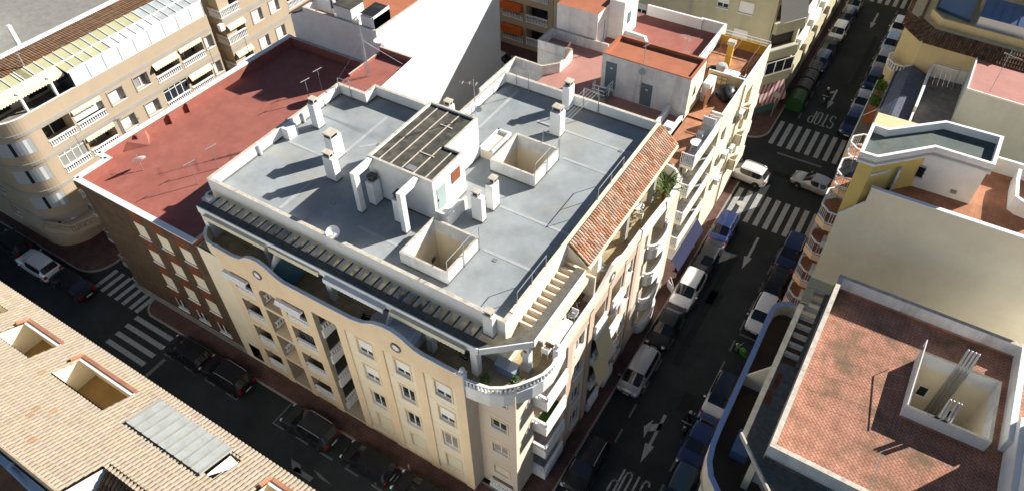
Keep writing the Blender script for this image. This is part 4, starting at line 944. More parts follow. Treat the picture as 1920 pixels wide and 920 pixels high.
for i,h in enumerate(LH):
    for j,(a,b) in enumerate(opens):
        m=MB();balustrade(m,[(-57.03,a),(-57.03,b)],h-1.93,h-1.28,sp=.2,w=.15);m.build('balcony_balustrade',M['whitepaint'],L1)
        t=(i*4+j)%7
        if (i,j) in ((0,1),(0,2),(1,1),(1,3),(0,3)):
            m=MB();d=.32 if (i,j)in((0,2),(1,3)) else .12;m.face((lf.pt(LY(a),h,.02),lf.pt(LY(b),h,.02),lf.pt(LY(b),h-.35*d*2-.1,d),lf.pt(LY(a),h-.35*d*2-.1,d)));n=int((b-a)/.24)
            for k in range(n):
                u0=LY(a)+(b-a)*k/n;u1=u0+(b-a)/n;zz=h-.35*d*2-.1
                m.face((lf.pt(u0,zz,d),lf.pt(u1,zz,d),lf.pt(u1,zz-.16,d),lf.pt((u0+u1)/2,zz-.24,d),lf.pt(u0,zz-.16,d)))
            m.build('awning',M['awning'],L1)
        if (i,j)==(0,1):
            m=MB();fbox(m,lf,LY(a)+.03,LY(b)-.03,h-1.25,h-.1,-.35,-.3);m.build('privacy_screen',M['plastic'],L1)
        elif (i,j) in((1,0),(1,2)):
            m=MB()
            for k in range(5): fbox(m,lf,LY(a)+(b-a-.06)*k/4,LY(a)+(b-a-.06)*k/4+.06,h-1.28,h-.02,-.12,-.06)
            fbox(m,lf,LY(a),LY(b),h-.3,h-.24,-.12,-.06);fr_=m.build('glazed_balcony',M['whitepaint'],L1)
            m=MB();fbox(m,lf,LY(a)+.02,LY(b)-.02,h-1.28,h-.05,-.10,-.08);m.build('pane',M['curtain'] if j==0 else M['glass'],fr_)
        else:
            m=MB();fbox(m,lf,LY(a)+.3,LY(b)-.3,h-1.9,h-.1,-1.69,-1.62);w_=m.build('balcony_door',M['curtain'] if t%2 else M['glass'],L1)
            m=MB();fbox(m,lf,LY((a+b)/2)-.04,LY((a+b)/2)+.04,h-1.9,h-.1,-1.62,-1.57);m.build('door_frame',M['whitepaint'],w_)
    for j,(a,b) in enumerate(lw): window(L1,lf,LY(a),LY(b),h-1.45,h-.25,.36,'shutter' if (i,j)!=(0,1) else 'curtain',trim='greyband',sill=True)
for x,y in [(-57.0,23.6)]: pass
mb=MB();mb.face([(x,y,12.25) for x,y in [(-57.1,37.2),(-57.1,18.9)]+arcp+[(-95,16.4),(-95,37.2)]]);mb.build('terrace_floor',M['greytile'],L1)
mb=MB()   # attic storey behind the terrace, upper roof deck
wall(mb,Face((-60.2,16.6),(-60.2,37.2)),12.25,15.05,[(1.0,3.0,12.3,14.4,.3),(4.5,6.3,12.3,14.4,.3)]);mb.face(((-60.5,17.6,12.3),(-60.5,24,12.3),(-60.5,24,14.4),(-60.5,17.6,14.4)),1)
wall(mb,Face((-57,37.2),(-62,37.2)),12.2,14.6);wall(mb,Face((-90,16.6),(-60.2,16.6)),12.25,15)
mb.build('attic_wall',[M['cream'],M['darkglass']],L1)
m=MB();lo=Vector((-59.65,12,15.1));e=Vector((-2.55,0,.22));m.face((lo,lo+Vector((0,26,0)),lo+Vector((0,26,0))+e,lo+e),1);tiles(m,lo+Vector((0,0,.02)),(0,1,0),e,118,5,.222,e.length/5,0,4,.045,(.75,1.15),red=.1);m.build('tile_strip',[M['barrelbrown'],M['barrelbrown']],L1)
m=MB();m.box(-62.85,-62.22,10,40,14.3,15.42);m.build('deck_parapet',M['whitepaint'],L1)
m=MB();m.face(((-62.85,10,14.35),(-62.85,40,14.35),(-95,40,14.35),(-95,10,14.35)));m.build('roof_deck',M['kerb'],L1)
# sunroom: glass lean-to roof and white front panels
m=MB()
def slope(x): return 14.62+(-57.05-x)*.235
ys=[20.9+.86*k for k in range(20)]
fr_=MB();pa=MB()
for k,y in enumerate(ys):
    if y>37.2: break
    y1=min(y+.86,37.2);x0=-57.1 if y>23.5 else -58.28
    mm=2 if y>32.3 else (0 if y<29.6 else (1 if False else 0))
    pa.face(((-58.3,y,slope(-58.3)),(-58.3,y1,slope(-58.3)),(-59.7,y1,slope(-59.7)),(-59.7,y,slope(-59.7))),2 if y>31.5 else 0)
    if y>23.4: pa.face(((-57.1,y,slope(-57.1)),(-57.1,y1,slope(-57.1)),(-58.3,y1,slope(-58.3)),(-58.3,y,slope(-58.3))),2 if y>32.5 else (1 if y>27.6 else 0))
    fr_.bar((x0,y,slope(x0)+.03),(-59.7,y,slope(-59.7)+.03),.07,.06)
for y in [17.2+.86*k for k in range(5)]:
    pa.face(((-58.3,y,slope(-58.3)),(-58.3,y+.86,slope(-58.3)),(-59.7,y+.86,slope(-59.7)),(-59.7,y,slope(-59.7))),0);fr_.bar((-58.3,y,slope(-58.3)+.03),(-59.7,y,slope(-59.7)+.03),.07,.06)
fr_.bar((-58.3,17.2,slope(-58.3)+.03),(-58.3,37.2,slope(-58.3)+.03),.1,.08);fr_.bar((-57.08,23.5,14.64),(-57.08,37.25,14.64),.14,.12)
sr=fr_.build('sunroom_frame',M['whitemetal'],L1);pa.build('sunroom_roof_glass',[M['greensheet'],M['whitemetal'],M['sheetgrey']],sr)
m=MB()
for k in range(9):
    y=23.6+1.52*k;m.box(-57.1,-57.04,y+.03,y+1.49,13.27,14.55)
m.build('sunroom_panel',M['plastic'],sr)
m=MB();m.box(-57.12,-59.6,23.5,23.56,12.3,14.6);m.build('sunroom_side_glass',M['glass'],sr)
for x,y in [(-57.6,19.6),(-57.6,22.2)]:
    m=MB();m.tube((x,y,12.25),(x,y,14.75),.14,12);m.build('terrace_column',M['whitepaint'],L1)
m=MB();n=26
m.face(((-58.25,16.9,14.88),(-58.25,23.4,14.88),(-57.45,23.4,14.6),(-57.45,16.9,14.6)))
for k in range(n):
    y=16.9+6.5*k/n;d=6.5/n;m.face(((-57.45,y,14.6),(-57.45,y+d,14.6),(-57.44,y+d,14.38),(-57.44,y+d/2,14.28),(-57.44,y,14.38)))
m.build('awning',M['awning'],L1)
m=MB();lb=[(-57,21.5),(-53.9,21.5),(-53.6,17.5),(-54.6,16.0),(-58.5,15.9),(-58.5,16.3)]
m.prism([(-57,22.5),(-55.4,22.4),(-54.9,19.0),(-55.6,17.0),(-58.5,16.0),(-59,16.4)],2.5,2.8);b_=m.build('corner_balcony',M['tan'],L1)
m=MB();balustrade(m,[(-55.45,22.3),(-54.98,19.0),(-55.66,17.1),(-58.4,16.1)],2.8,3.6,sp=.22,w=.15);m.build('balustrade',M['tan'],b_)
m=MB();m.box(-63.6,-63.3,23.6,23.9,14.36,16.9);m.build('deck_pillar',M['whitepaint'],L1)
m=MB();m.box(-66.2,-65.9,22.4,22.7,14.36,16.5);m.build('deck_pillar',M['whitepaint'],L1)
m=MB();m.box(-70,-67.5,19,21.5,14.36,16.2);m.box(-72.5,-67.6,21.8,24,14.36,17.2);m.build('deck_room',M['whitepaint'],L1)
# ================================================================== SECOND TAN BUILDING
L2=thing('apartment_building','tan apartment block beyond the narrow gap with open corner balconies and white shuttered windows','apartment building',(-60,48,0))
l2=Face((-57,38.75),(-57,60));MY=lambda y:y-38.75
mb=MB();hs=[]
H2=[14.1,11.3,8.35,5.5,2.7]
for h in H2:
    hs.append((MY(38.95),MY(41.1),h-2.0,h,1.6));hs+=[(MY(a),MY(b),h-1.3,h-.05,.3) for a,b in [(42.2,43.45),(44.55,45.75),(50.5,51.8),(53,54.2)]];hs.append((MY(46.9),MY(49.4),h-2.0,h,1.6))
wall(mb,l2,0,16,hs)
for h in H2:
    for a,b in [(38.95,41.1),(46.9,49.4)]: mb.face((l2.pt(MY(a),h-2,-1.6),l2.pt(MY(b),h-2,-1.6),l2.pt(MY(b),h,-1.6),l2.pt(MY(a),h,-1.6)),1)
e2=Face((-70,38.75),(-57,38.75));wall(mb,e2,0,16,[(11.3,12.8,h-2.0,h,1.4) for h in H2])
mb.build('wall',[M['tan'],M['darkglass']],L2)
for i,h in enumerate(H2):
    for a,b in [(42.2,43.45),(44.55,45.75),(50.5,51.8),(53,54.2)]: window(L2,l2,MY(a),MY(b),h-1.3,h-.05,.26,'shutter',trim='greyband')
    m=MB();balustrade(m,[(-58.6,38.72),(-57.03,38.72),(-57.03,41.1)],h-1.98,h-1.15,sp=.19,w=.15);m.build('balcony_balustrade',M['whitepaint'],L2)
    m=MB();balustrade(m,[(-57.03,46.9),(-57.03,49.4)],h-1.98,h-1.15,sp=.19,w=.15);m.build('balcony_balustrade',M['whitepaint'],L2)
    m=MB();fbox(m,l2,0,21.2,h+.25,h+.62,0,.05);fbox(m,e2,8,13.04,h+.25,h+.62,0,.05);m.build('string_course',M['greyband'],L2)
    if i in (1,2):
        m=MB();d=.35;m.face((l2.pt(MY(39),h,.02),l2.pt(MY(41.1),h,.02),l2.pt(MY(41.1),h-.3,d),l2.pt(MY(39),h-.3,d)))
        for k in range(9):
            u0=MY(39)+2.1*k/9;m.face((l2.pt(u0,h-.3,d),l2.pt(u0+2.1/9,h-.3,d),l2.pt(u0+2.1/9,h-.45,d),l2.pt(u0+1.05/9,h-.52,d),l2.pt(u0,h-.45,d)))
        m.build('awning',M['awning'],L2)
m=MB();m.face(((-57,38.75,16),(-57,60,16),(-90,60,16),(-90,38.75,16)));m.build('roof',M['kerb'],L2)
m=MB();m.box(-57.1,-56.7,38.1,38.6,11.2,11.8);m.build('air_conditioner',M['whitepaint'],L2)
# ================================================================== WHITE BLOCK WITH RED ROOFS (behind the main building)
Cb=thing('white_building','weathered white block with salmon and red roof terraces and an orange topped stair house','apartment building',(-20,50,0))
mb=MB()
CO=[(-28.0,39.65),(-13.2,39.65),(-13.2,58.9),(-24.7,58.9),(-24.7,51.2),(-28.0,51.2)]
mb.prism([(-25.5,39.5),(-13.2,39.5),(-13.2,58.9),(-24.7,58.9),(-24.7,46.6),(-25.5,45.4)],0,12.5,0,bottom=False,top=False)
mb.prism([(-28.0,48.7),(-24.75,48.7),(-24.75,51.2),(-28.0,51.2)],0,12.45,0,bottom=False,top=False)
mb.build('wall',M['dirtywhite'],Cb)
mb=MB();mb.face([(-25.5,39.5,12.5),(-13.2,39.5,12.5),(-13.2,51.1,12.5),(-28,51.1,12.5),(-28,48.7,12.5),(-24.6,48.7,12.5),(-24.6,46.5,12.5),(-25.5,45.3,12.5)]);mb.build('lower_roof',M['salmonroof'],Cb)
mb=MB();mb.face([(-24.7,51.2,12.62),(-14.95,51.2,12.62),(-14.95,58.7,12.62),(-24.7,58.7,12.62)]);mb.build('rear_roof',M['redroof'],Cb)
mb=MB();wstrip(mb,[(-28.2,39.9),(-28.2,45.3),(-25.6,45.25),(-24.55,46.4),(-24.5,47.9)],.16,11,13.4,0,1,side=1)
wstrip(mb,[(-24.5,47.9),(-24.6,48.7)],.16,11,13.4,0,1)
mb.build('light_well_parapet',[M['dirtywhite'],M['coping']],Cb)
mb=MB();wstrip(mb,[(-24.7,48.72),(-28.05,48.72),(-28.05,51.15),(-22.4,51.2)],.2,9,13.4,0,1,side=-1);mb.build('terrace_parapet',[M['dirtywhite'],M['coping']],Cb)
m=MB();m.box(-25.9,-25.2,48.68,48.74,10.6,11.5);m.build('window',M['glass'],Cb)
m=MB();metalrail(m,[(-24.8,48.6),(-24.5,47.2)],13.4,14.2,.3,.02);m.build('railing',M['rust'],Cb)
# stair tower with red roof and rear terrace walls
m=MB();m.prism([(-27.6,51.25),(-23.65,51.25),(-23.65,56.0),(-27.6,56.0)],12,15.75,0,1,bottom=False);tw=m.build('stair_tower',[M['dirtywhite'],M['orangeroof']],Cb)
m=MB();m.tube((-23.0,51.3,11.5),(-23.0,51.3,15.4),.05,6);m.build('downpipe',M['bluesheet'],Cb)
m=MB();m.box(-23.64,-22.2,53.4,56.3,12,16.2);m.box(-22.19,-22.15,54.2,54.8,13.9,14.9,1);m.build('white_annex',[M['white'],M['doorblue']],Cb)
mb=MB();wstrip(mb,[(-22.2,58.7),(-16.9,58.7),(-16.9,58.85),(-14.95,58.85),(-14.95,51.3)],.2,12.6,13.62,0,1,side=1)
mb2=MB();wstrip(mb2,[(-22.9,54.0),(-20.3,53.75),(-19.5,52.5)],.25,12.5,13.4,0,0);mb2.build('low_wall',M['white'],Cb);mb.build('rear_parapet',[M['white'],M['whitepaint']],Cb)
# orange topped stair house
bx=Face((-20.4,45.6),(-13.1,45.6))
m=MB();wall(m,bx,12.5,16.0,[(.35,1.3,13.1,15.45,.08),(3.45,4.42,12.52,14.5,.08)]);
for a,b in [((-13.1,45.6),(-13.1,48.75)),((-13.1,48.75),(-20.4,48.75)),((-20.4,48.75),(-20.4,45.6))]: wall(m,Face(a,b),12.5,16.0,m=1)
sb=m.build('stair_house',[M['dirtywhite'],M['cream']],Cb)
m=MB();m.face([(-20.4,45.6,15.8),(-13.1,45.6,15.8),(-13.1,48.75,15.8),(-20.4,48.75,15.8)]);m.build('stair_house_roof',M['orangeroof'],sb)
m=MB();ring(m,[(-20.42,45.59),(-13.08,45.59),(-13.08,48.77),(-20.42,48.77)],.2,16.003,16.08,0,0);wstrip(m,[(-13.3,48.56),(-20.2,48.56),(-20.2,45.8)],.02,15.8,16.05,0,0);m.build('roof_rim',M['orangeroof'],sb)
for u0,u1,z0,z1 in [(.35,1.3,13.1,15.45),(3.45,4.42,12.52,14.5)]:
    m=MB();fbox(m,bx,u0+.02,u1-.02,z0,z1,-.075,-.03);fbox(m,bx,(u0+u1)/2-.1,(u0+u1)/2+.1,z1-.6,z1-.5,-.03,-.02,1);m.build('door',[M['doorblue'],M['whitepaint']],sb)
m=MB();m.box(-20.6,-19.3,44.3,45.58,12.5,12.95);m.build('landing',M['kerb'],Cb)
m=MB()
for p,q in [((-20.55,44.3),(-19.3,44.3)),((-19.3,44.3),(-19.3,45.5)),((-20.55,44.3),(-20.55,44.9))]:
    for z in (13.2,13.55,13.9): m.bar((p[0],p[1],z),(q[0],q[1],z),.05,.07)
    for t in (0,.5,1): m.bar((p[0]+(q[0]-p[0])*t,p[1]+(q[1]-p[1])*t,12.9),(p[0]+(q[0]-p[0])*t,p[1]+(q[1]-p[1])*t,13.95),.06,.06)
m.build('landing_railing',M['whitemetal'],Cb)
m=MB();m.box(-14.5,-14.34,42.9,45.59,12.5,13.4);m.box(-13.4,-13.2,39.6,45.5,11,12.9,0);m.build('low_wall',M['white'],Cb)
m=MB();m.box(-13.9,-13.2,43.2,44.0,12.9,13.1);m.build('roof_vent_tray',M['white'],Cb)
# ================================================================== CREAM STREET BUILDING WITH STACKED BALCONIES
Yb=thing('apartment_building','narrow cream street building with stacked white balconies and cluttered roof terraces','apartment building',(-12,49,0))
yf=Face((-11.4,39.65),(-11.4,46.3));y2=Face((-10.4,46.3),(-10.4,58.0));y3=Face((-10.4,58.0),(-13.2,58.0))
YR=[13.35,10.6,7.8,5.05]
mb=MB();wall(mb,yf,0,11.9,[(1.4,3.2,r-1.0,r+1.05,.3) for r in YR[1:]]+[(4.2,5.6,r-1.0,r+1.05,.3) for r in YR[1:]])
for r in YR[1:]:
    for u in ((1.4,3.2),(4.2,5.6)): mb.face((yf.pt(u[0],r-1,-.3),yf.pt(u[1],r-1,-.3),yf.pt(u[1],r+1.05,-.3),yf.pt(u[0],r+1.05,-.3)),1)
wall(mb,Face((-12.8,39.45),(-11.4,39.45)),0,13.1);wall(mb,Face((-11.4,46.3),(-10.4,46.3)),0,12.3)
yh=[(u,u+1.15,r-.9,r+.5,.25) for r in YR[1:] for u in (1.0,3.9)]+[(6.6,8.3,r-1,r+.9,.9) for r in YR[1:]]
wall(mb,y2,0,12.3,yh);wall(mb,y3,0,12.3)
for q in yh[6:]: mb.face((y2.pt(q[0],q[2],-.9),y2.pt(q[1],q[2],-.9),y2.pt(q[1],q[3],-.9),y2.pt(q[0],q[3],-.9)),1)
mb.build('wall',[M['cream'],M['darkglass']],Yb)
for i,q in enumerate(yh[:6]): window(Yb,y2,q[0],q[1],q[2],q[3],.2,'half' if i%2 else 'glass')
for i,r in enumerate(YR):
    m=MB();m.box(-11.38,-10.38,40.6,46.0,r-1.3,r-1.03,0,'t');m.face(((-11.38,40.6,r-1.03),(-10.38,40.6,r-1.03),(-10.38,46,r-1.03),(-11.38,46,r-1.03)),1)
    b_=m.build('balcony',[M['cream'],M['lighttile']],Yb)
    m=MB();m.box(-10.42,-10.36,40.62,45.98,r-.95,r-.06);m.bar((-10.39,40.6,r),(-10.39,46,r),.07,.06);m.bar((-11.38,40.62,r),(-10.39,40.62,r),.06,.06)
    metalrail(m,[(-11.36,40.62),(-10.42,40.62)],r-1.0,r-.02,.13,.012);metalrail(m,[(-11.36,45.97),(-10.42,45.97)],r-1.0,r-.02,.13,.012)
    m.build('balcony_railing',M['whitemetal'],b_)
m=MB();m.box(-11.4,-10.4,40.3,45.9,2.6,2.9);b_=m.build('canopy',M['greytile'],Yb)
m=MB();m.face(((-10.4,40.3,2.9),(-10.4,45.9,2.9),(-9.7,45.9,1.9),(-9.7,40.3,1.9)));m.face(((-9.7,40.3,1.9),(-9.7,45.9,1.9),(-9.7,45.9,1.65),(-9.7,40.3,1.65)));m.build('awning',M['awnblue'],Yb)
# far-end balconies on the street side
for i,r in enumerate(YR[1:]):
    m=MB();m.box(-10.4,-9.75,52.3,54.9,r-1.25,r-1.0);m.box(-9.82,-9.75,52.3,54.9,r-1.0,r-.1);m.box(-10.4,-9.75,52.3,52.37,r-1.0,r-.1);m.build('balcony',M['cream'],Yb)
for i,(y,z) in enumerate([(49.0,7.3),(48.4,4.9),(51.4,9.9),(50.9,6.6)]):
    m=MB();m.box(-10.38,-10.0,y,y+.75,z,z+.55);m.lathe((-9.995,y+.4,z+.28),[(0,0),(.2,0),(.22,-.01)],12,1,(1,0,0));m.build('air_conditioner',[M['whitepaint'],M['blackmetal']],Yb)
m=MB();m.tube((-10.32,51.2,.2),(-10.32,51.2,13.3),.06,8);m.build('downpipe',M['khaki'],Yb)
# roof terraces
mb=MB();mb.face([(-13.2,46.3,12.4),(-10.4,46.3,12.4),(-10.4,51.6,12.4),(-13.2,51.6,12.4)]);mb.face([(-14.8,51.8,12.4),(-10.4,51.8,12.4),(-10.4,57.9,12.4),(-14.8,57.9,12.4)]);mb.face([(-13.1,39.6,12.3),(-11.4,39.6,12.3),(-11.4,46.3,12.3),(-13.1,46.3,12.3)]);mb.build('terrace_floor',M['terra'],Yb)
mb=MB();wstrip(mb,[(-11.3,46.32),(-10.4,46.32),(-10.4,58.0)],.16,12.3,13.4,0,1);wstrip(mb,[(-13.6,51.7),(-10.56,51.7)],.16,12.3,13.4,2,1)
mb.build('terrace_parapet',[M['cream'],M['whitepaint'],M['sand']],Yb)
mb=MB();wstrip(mb,[(-14.75,57.9),(-10.56,57.85)],.16,12.3,13.25,0,0,side=-1);mb.build('ochre_parapet',M['ochre'],Yb)
m=MB();m.bar((-14.7,57.95,13.65),(-10.5,57.95,13.65),.05,.05);m.bar((-14.7,57.95,13.4),(-10.5,57.95,13.4),.04,.04)
for k in range(6): m.bar((-14.7+.84*k,57.95,13.2),(-14.7+.84*k,57.95,13.65),.04,.04)
m.build('terrace_railing',M['whitemetal'],Yb)
m=MB();m.box(-13.2,-12.72,54.55,55.0,12.4,14.6);m.box(-13.28,-12.64,54.5,55.05,14.35,14.65,1);m.build('chimney',[M['ochre'],M['coping']],Yb)
m=MB();m.face([(-13.09,46.0,13.0),(-13.09,48.6,13.0),(-13.09,48.6,15.0),(-13.09,46.0,15.0)]);m.build('cream_side_wall',M['cream'],Yb)
m=MB();m.face([(-13.06,46.5,14.0),(-13.06,47.1,14.0),(-13.06,46.9,14.9)]);m.build('triangle_window',M['darkglass'],Yb)
m=MB();m.box(-13.0,-12.4,48.6,50.0,12.4,14.1);m.build('white_cupboard',M['whitepaint'],Yb)
m=MB();m.box(-12.45,-12.35,47.6,49.2,12.4,13.7);m.build('brick_screen',M['redbrick'],Yb)
# ================================================================== TAN CORNER BLOCK ACROSS THE CROSS STREET
Kb=thing('apartment_building','olive tan corner block with chamfered balcony corner across the cross street','apartment building',(-20,76,0))
kf=Face((-36,66),(-12.2,66));KX=lambda x:x+36;kc=Face((-12.2,66.3),(-10.3,69.1));kr=Face((-10.3,69.1),(-10.3,125))
mb=MB();kw=[];KH=[15.3,12.45,9.6,6.75,3.9]
for h in KH:
    for x0,x1,s_ in [(-15.75,-14.3,'shutter'),(-17.9,-16.75,'half'),(-23.2,-22.0,'glass'),(-26.2,-25.0,'half'),(-30.2,-29.0,'glass'),(-33.5,-32.3,'shutter')]: kw.append((KX(x0),KX(x1),h-1.15,h,.2,s_))
wall(mb,kf,0,16.8,[q[:5] for q in kw]);kh=[(.15,kc.L-.15,h-1.2,h+.5,.35) for h in (12.2,9.2,6.4)]
wall(mb,kc,0,16.8,kh+[(.2,kc.L-.2,.3,2.5,.5)])
rh=[(u,u+2.6,h-1.8,h+.3,.5) for h in (12.2,9.2,6.4) for u in (1.0,5.5,10,15,20,25,30)]
wall(mb,kr,0,16.8,rh+[(u,u+3,.2,2.6,.4) for u in (1,6,11,16,21,26)])
for q in kh+[(.2,kc.L-.2,.3,2.5,.5)]: mb.face((kc.pt(q[0],q[2],-q[4]),kc.pt(q[1],q[2],-q[4]),kc.pt(q[1],q[3],-q[4]),kc.pt(q[0],q[3],-q[4])),1)
for q in rh: mb.face((kr.pt(q[0],q[2],-q[4]),kr.pt(q[1],q[2],-q[4]),kr.pt(q[1],q[3],-q[4]),kr.pt(q[0],q[3],-q[4])),1)
for u in (1,6,11,16,21,26): mb.face((kr.pt(u,.2,-.4),kr.pt(u+3,.2,-.4),kr.pt(u+3,2.6,-.4),kr.pt(u,2.6,-.4)),1)
wall(mb,Face((-36,125),(-36,66)),0,16.8)
mb.build('wall',[M['khaki'],M['darkglass']],Kb)
mb=MB();mb.face([(-36,66,16.8),(-12.2,66,16.8),(-10.3,69.1,16.8),(-10.3,125,16.8),(-36,125,16.8)]);mb.build('roof',M['kerb'],Kb)
for q in kw: window(Kb,kf,q[0],q[1],q[2],q[3],.16,q[5],trim='khaki')
for h,st in [(11.1,'rail'),(8.25,'rail'),(5.45,'glazed')]:
    m=MB();fbox(m,kc,0,kc.L,h-1.2,h-.15,.02,.55);b_=m.build('corner_balcony',M['khaki'],Kb)
    m=MB();p=kc.pt(0,h,.55);q=kc.pt(kc.L,h,.55)
    for z in (h,h-.14): m.bar((p[0],p[1],z),(q[0],q[1],z),.05,.05)
    if st=='glazed':
        for k in range(4):
            t=k/3;m.bar((p[0]+(q[0]-p[0])*t,p[1]+(q[1]-p[1])*t,h-.1),(p[0]+(q[0]-p[0])*t,p[1]+(q[1]-p[1])*t,h+1.35),.07,.07)
        m.bar((p[0],p[1],h+1.35),(q[0],q[1],h+1.35),.08,.08)
    b2=m.build('balcony_rail',M['whitemetal'],b_)
    if st=='glazed':
        m=MB();m.face([kc.pt(0,h,.53),kc.pt(kc.L,h,.53),kc.pt(kc.L,h+1.3,.53),kc.pt(0,h+1.3,.53)]);m.build('pane',M['glass'],b_)
    for u in (1.0,5.5,10,15,20,25,30):
        m=MB();fbox(m,kr,u-.2,u+2.8,h-1.25,h-.2,.0,.5);m.build('street_balcony',M['white'] if h>8 else M['khaki'],Kb)
m=MB();m.face([kc.pt(.05,13.6,.1),kc.pt(kc.L-.05,13.6,.1),kc.pt(kc.L-.05,11.2,.75),kc.pt(.05,11.2,.75)]);m.build('grey_awning',M['awngrey'],Kb)
m=MB();m.face([kc.pt(.0,3.9,.1),kc.pt(kc.L,3.9,.1),kc.pt(kc.L,2.3,1.0),kc.pt(0,2.3,1.0)]);m.face([kc.pt(.0,2.3,1.0),kc.pt(kc.L,2.3,1.0),kc.pt(kc.L,2.05,1.0),kc.pt(0,2.05,1.0)]);m.build('red_awning',M['awnred'],Kb)
m=MB();fbox(m,kc,.1,kc.L-.1,.15,1.0,.01,.03,0);fbox(m,kc,.1,kc.L-.1,1.02,1.9,.01,.03,1);m.build('painted_shopfront',[mat('turquoise_paint',(0.06,0.16,0.2,1)),mat('sunset_paint',(0.35,0.24,0.12,1))],Kb)
m=MB()
for i in range(4):
    for j in range(3): fbox(m,kf,KX(-18.3)+.0+.28*i-2.2+.2,KX(-18.3)+.2+.28*i-2.2+.2,12.2+.3*j,12.42+.3*j,.002,.02)
m.build('vent_block_screen',M['whitepaint'],Kb)
m=MB();m.tube((-20.4,65.93,0),(-20.4,65.93,16.5),.06,6);m.build('downpipe',M['khaki'],Kb)
# ================================================================== TAN BALCONY BLOCK ACROSS THE BACK STREET
Tb=thing('apartment_building','tan block with tiers of white balustrade balconies seen across the back street','apartment building',(-45,72,0))
tf=Face((-62,66),(-36.05,66));TX=lambda x:x+62
mb=MB();th=[]
for h in (14.4,11.5,8.6,5.75,2.85):
    for x0,x1 in [(-42.8,-40.0),(-39.6,-36.7),(-46,-43.3),(-49.2,-46.5),(-53,-50),(-57,-54)]: th.append((TX(x0),TX(x1),h-2.05,h,1.4))
wall(mb,tf,0,15.5,th)
for q in th: mb.face((tf.pt(q[0],q[2],-1.4),tf.pt(q[1],q[2],-1.4),tf.pt(q[1],q[3],-1.4),tf.pt(q[0],q[3],-1.4)),1)
mb.face([(-62,66,15.5),(-36.05,66,15.5),(-36.05,90,15.5),(-62,90,15.5)])
mb.build('wall',[M['tan'],M['darkglass']],Tb)
for i,q in enumerate(th):
    m=MB();balustrade(m,[(q[0]-62,65.95),(q[1]-62,65.95)],q[2]+.02,q[2]+.95,sp=.2,w=.14);m.build('balcony_balustrade',M['whitepaint'],Tb)
    if i%6==0:
        m=MB();fbox(m,tf,q[0],q[1],q[3]-.9,q[3]-.05,.05,.6);m.build('orange_awning',M['awnorange'],Tb)
    m=MB();fbox(m,tf,q[0]+.6,q[0]+1.9,q[2],q[2]+2.0,-1.39,-1.32);m.build('balcony_door',M['glass'],Tb)
# ================================================================== BEIGE BUILDING (right side of the street)
Rb=thing('apartment_building','beige block with a blank party wall, octagonal railed balconies and yellow roof house','apartment building',(6,46,0))
rf=Face((-0.2,49.5),(-0.2,39.55))
mb=MB();mb.face([(-0.2,39.55,0),(14,39.55,0),(14,39.55,16.3),(.98,39.55,16.3),(.98,39.55,15.1),(-0.2,39.55,13.5)])
mb.build('party_wall',M['beige'],Rb)
mb=MB()
rr=[13.4,10.55,7.7,4.85]
hs=[(rf.u((0,y1)),rf.u((0,y0)),r-1.0,r+1.1,1.2) for r in rr[1:]+[2.0] for y0,y1 in [(40.0,42.3),(43.8,46.0),(47.4,49.2)]]
wall(mb,rf,0,12.35,hs)
for q in hs: mb.face((rf.pt(q[0],q[2],-1.2),rf.pt(q[1],q[2],-1.2),rf.pt(q[1],q[3],-1.2),rf.pt(q[0],q[3],-1.2)),1)
wall(mb,Face((14,46.7),(1,46.7)),0,15.3);wall(mb,Face((1,46.7),(1,49.5)),0,12.35);wall(mb,Face((1,49.5),(-.2,49.5)),0,12.35);mb.build('street_wall',[M['sand'],M['darkglass']],Rb)
mb=MB();mb.prism([(1,49.5),(7,46.8),(7,55.4),(1,55.4)],0,10.2);mb.prism([(-.2,49.55),(.98,49.55),(.98,55.4),(-.2,55.4)],0,8.0);mb.prism([(7,46.9),(14,46.9),(14,55.4),(7,55.4)],0,9.0);mb.build('rear_wing',M['sand'],Rb)
def octb(y0,y1,r,o=1.2):
    pts=[(-0.2,y0),(-0.75,y0),(-0.2-o,y0+.62),(-0.2-o,y1-.62),(-0.75,y1),(-0.2,y1)]
    m=MB();m.prism(pts,r-1.55,r-1.02,0,bottom=True,top=False);m.face([(x,y,r-1.02) for x,y in ccw(pts)],1);b_=m.build('balcony',[M['orangebalc'],M['terra']],Rb)
    m=MB();ip=[(-0.22,y0+.05),(-0.75,y0+.05),(-0.15-o,y0+.66),(-0.15-o,y1-.66),(-0.75,y1-.05),(-0.22,y1-.05)]
    P=[V2(p) for p in ip]
    for i in range(len(P)-1):
        a,b=P[i],P[i+1];L=(b-a).length
        m.bar((a.x,a.y,r),(b.x,b.y,r),.10,.07);m.bar((a.x,a.y,r-.92),(b.x,b.y,r-.92),.10,.07)
        n=max(1,int(L/.17))
        for k in range(n+1):
            c=a+(b-a)*k/n;m.bar((c.x,c.y,r-.92),(c.x,c.y,r),.05,.03)
    m.build('balcony_railing',M['whitemetal'],b_)
for r in rr: octb(39.6,42.6,r)
for r in rr[:3]: octb(43.5,46.3,r); octb(47.2,49.3,r)
for i,r in enumerate(rr[1:]):
    m=MB();m.box(-.5,-.21,40.3,41.0,r-.85,r-.3);m.build('air_conditioner',M['whitepaint'],Rb)
mb=MB();mb.face([(-0.2,39.6,12.36),(1,39.6,12.36),(1,49.5,12.36),(-0.2,49.5,12.36)]);mb.face([(1,39.6,15.3),(14,39.6,15.3),(14,46.65,15.3),(1,46.65,15.3)]);mb.face([(1,39.6,12.36),(1,46.65,12.36),(1,46.65,15.3),(1,39.6,15.3)]);mb.build('roof_terrace',M['terra'],Rb)
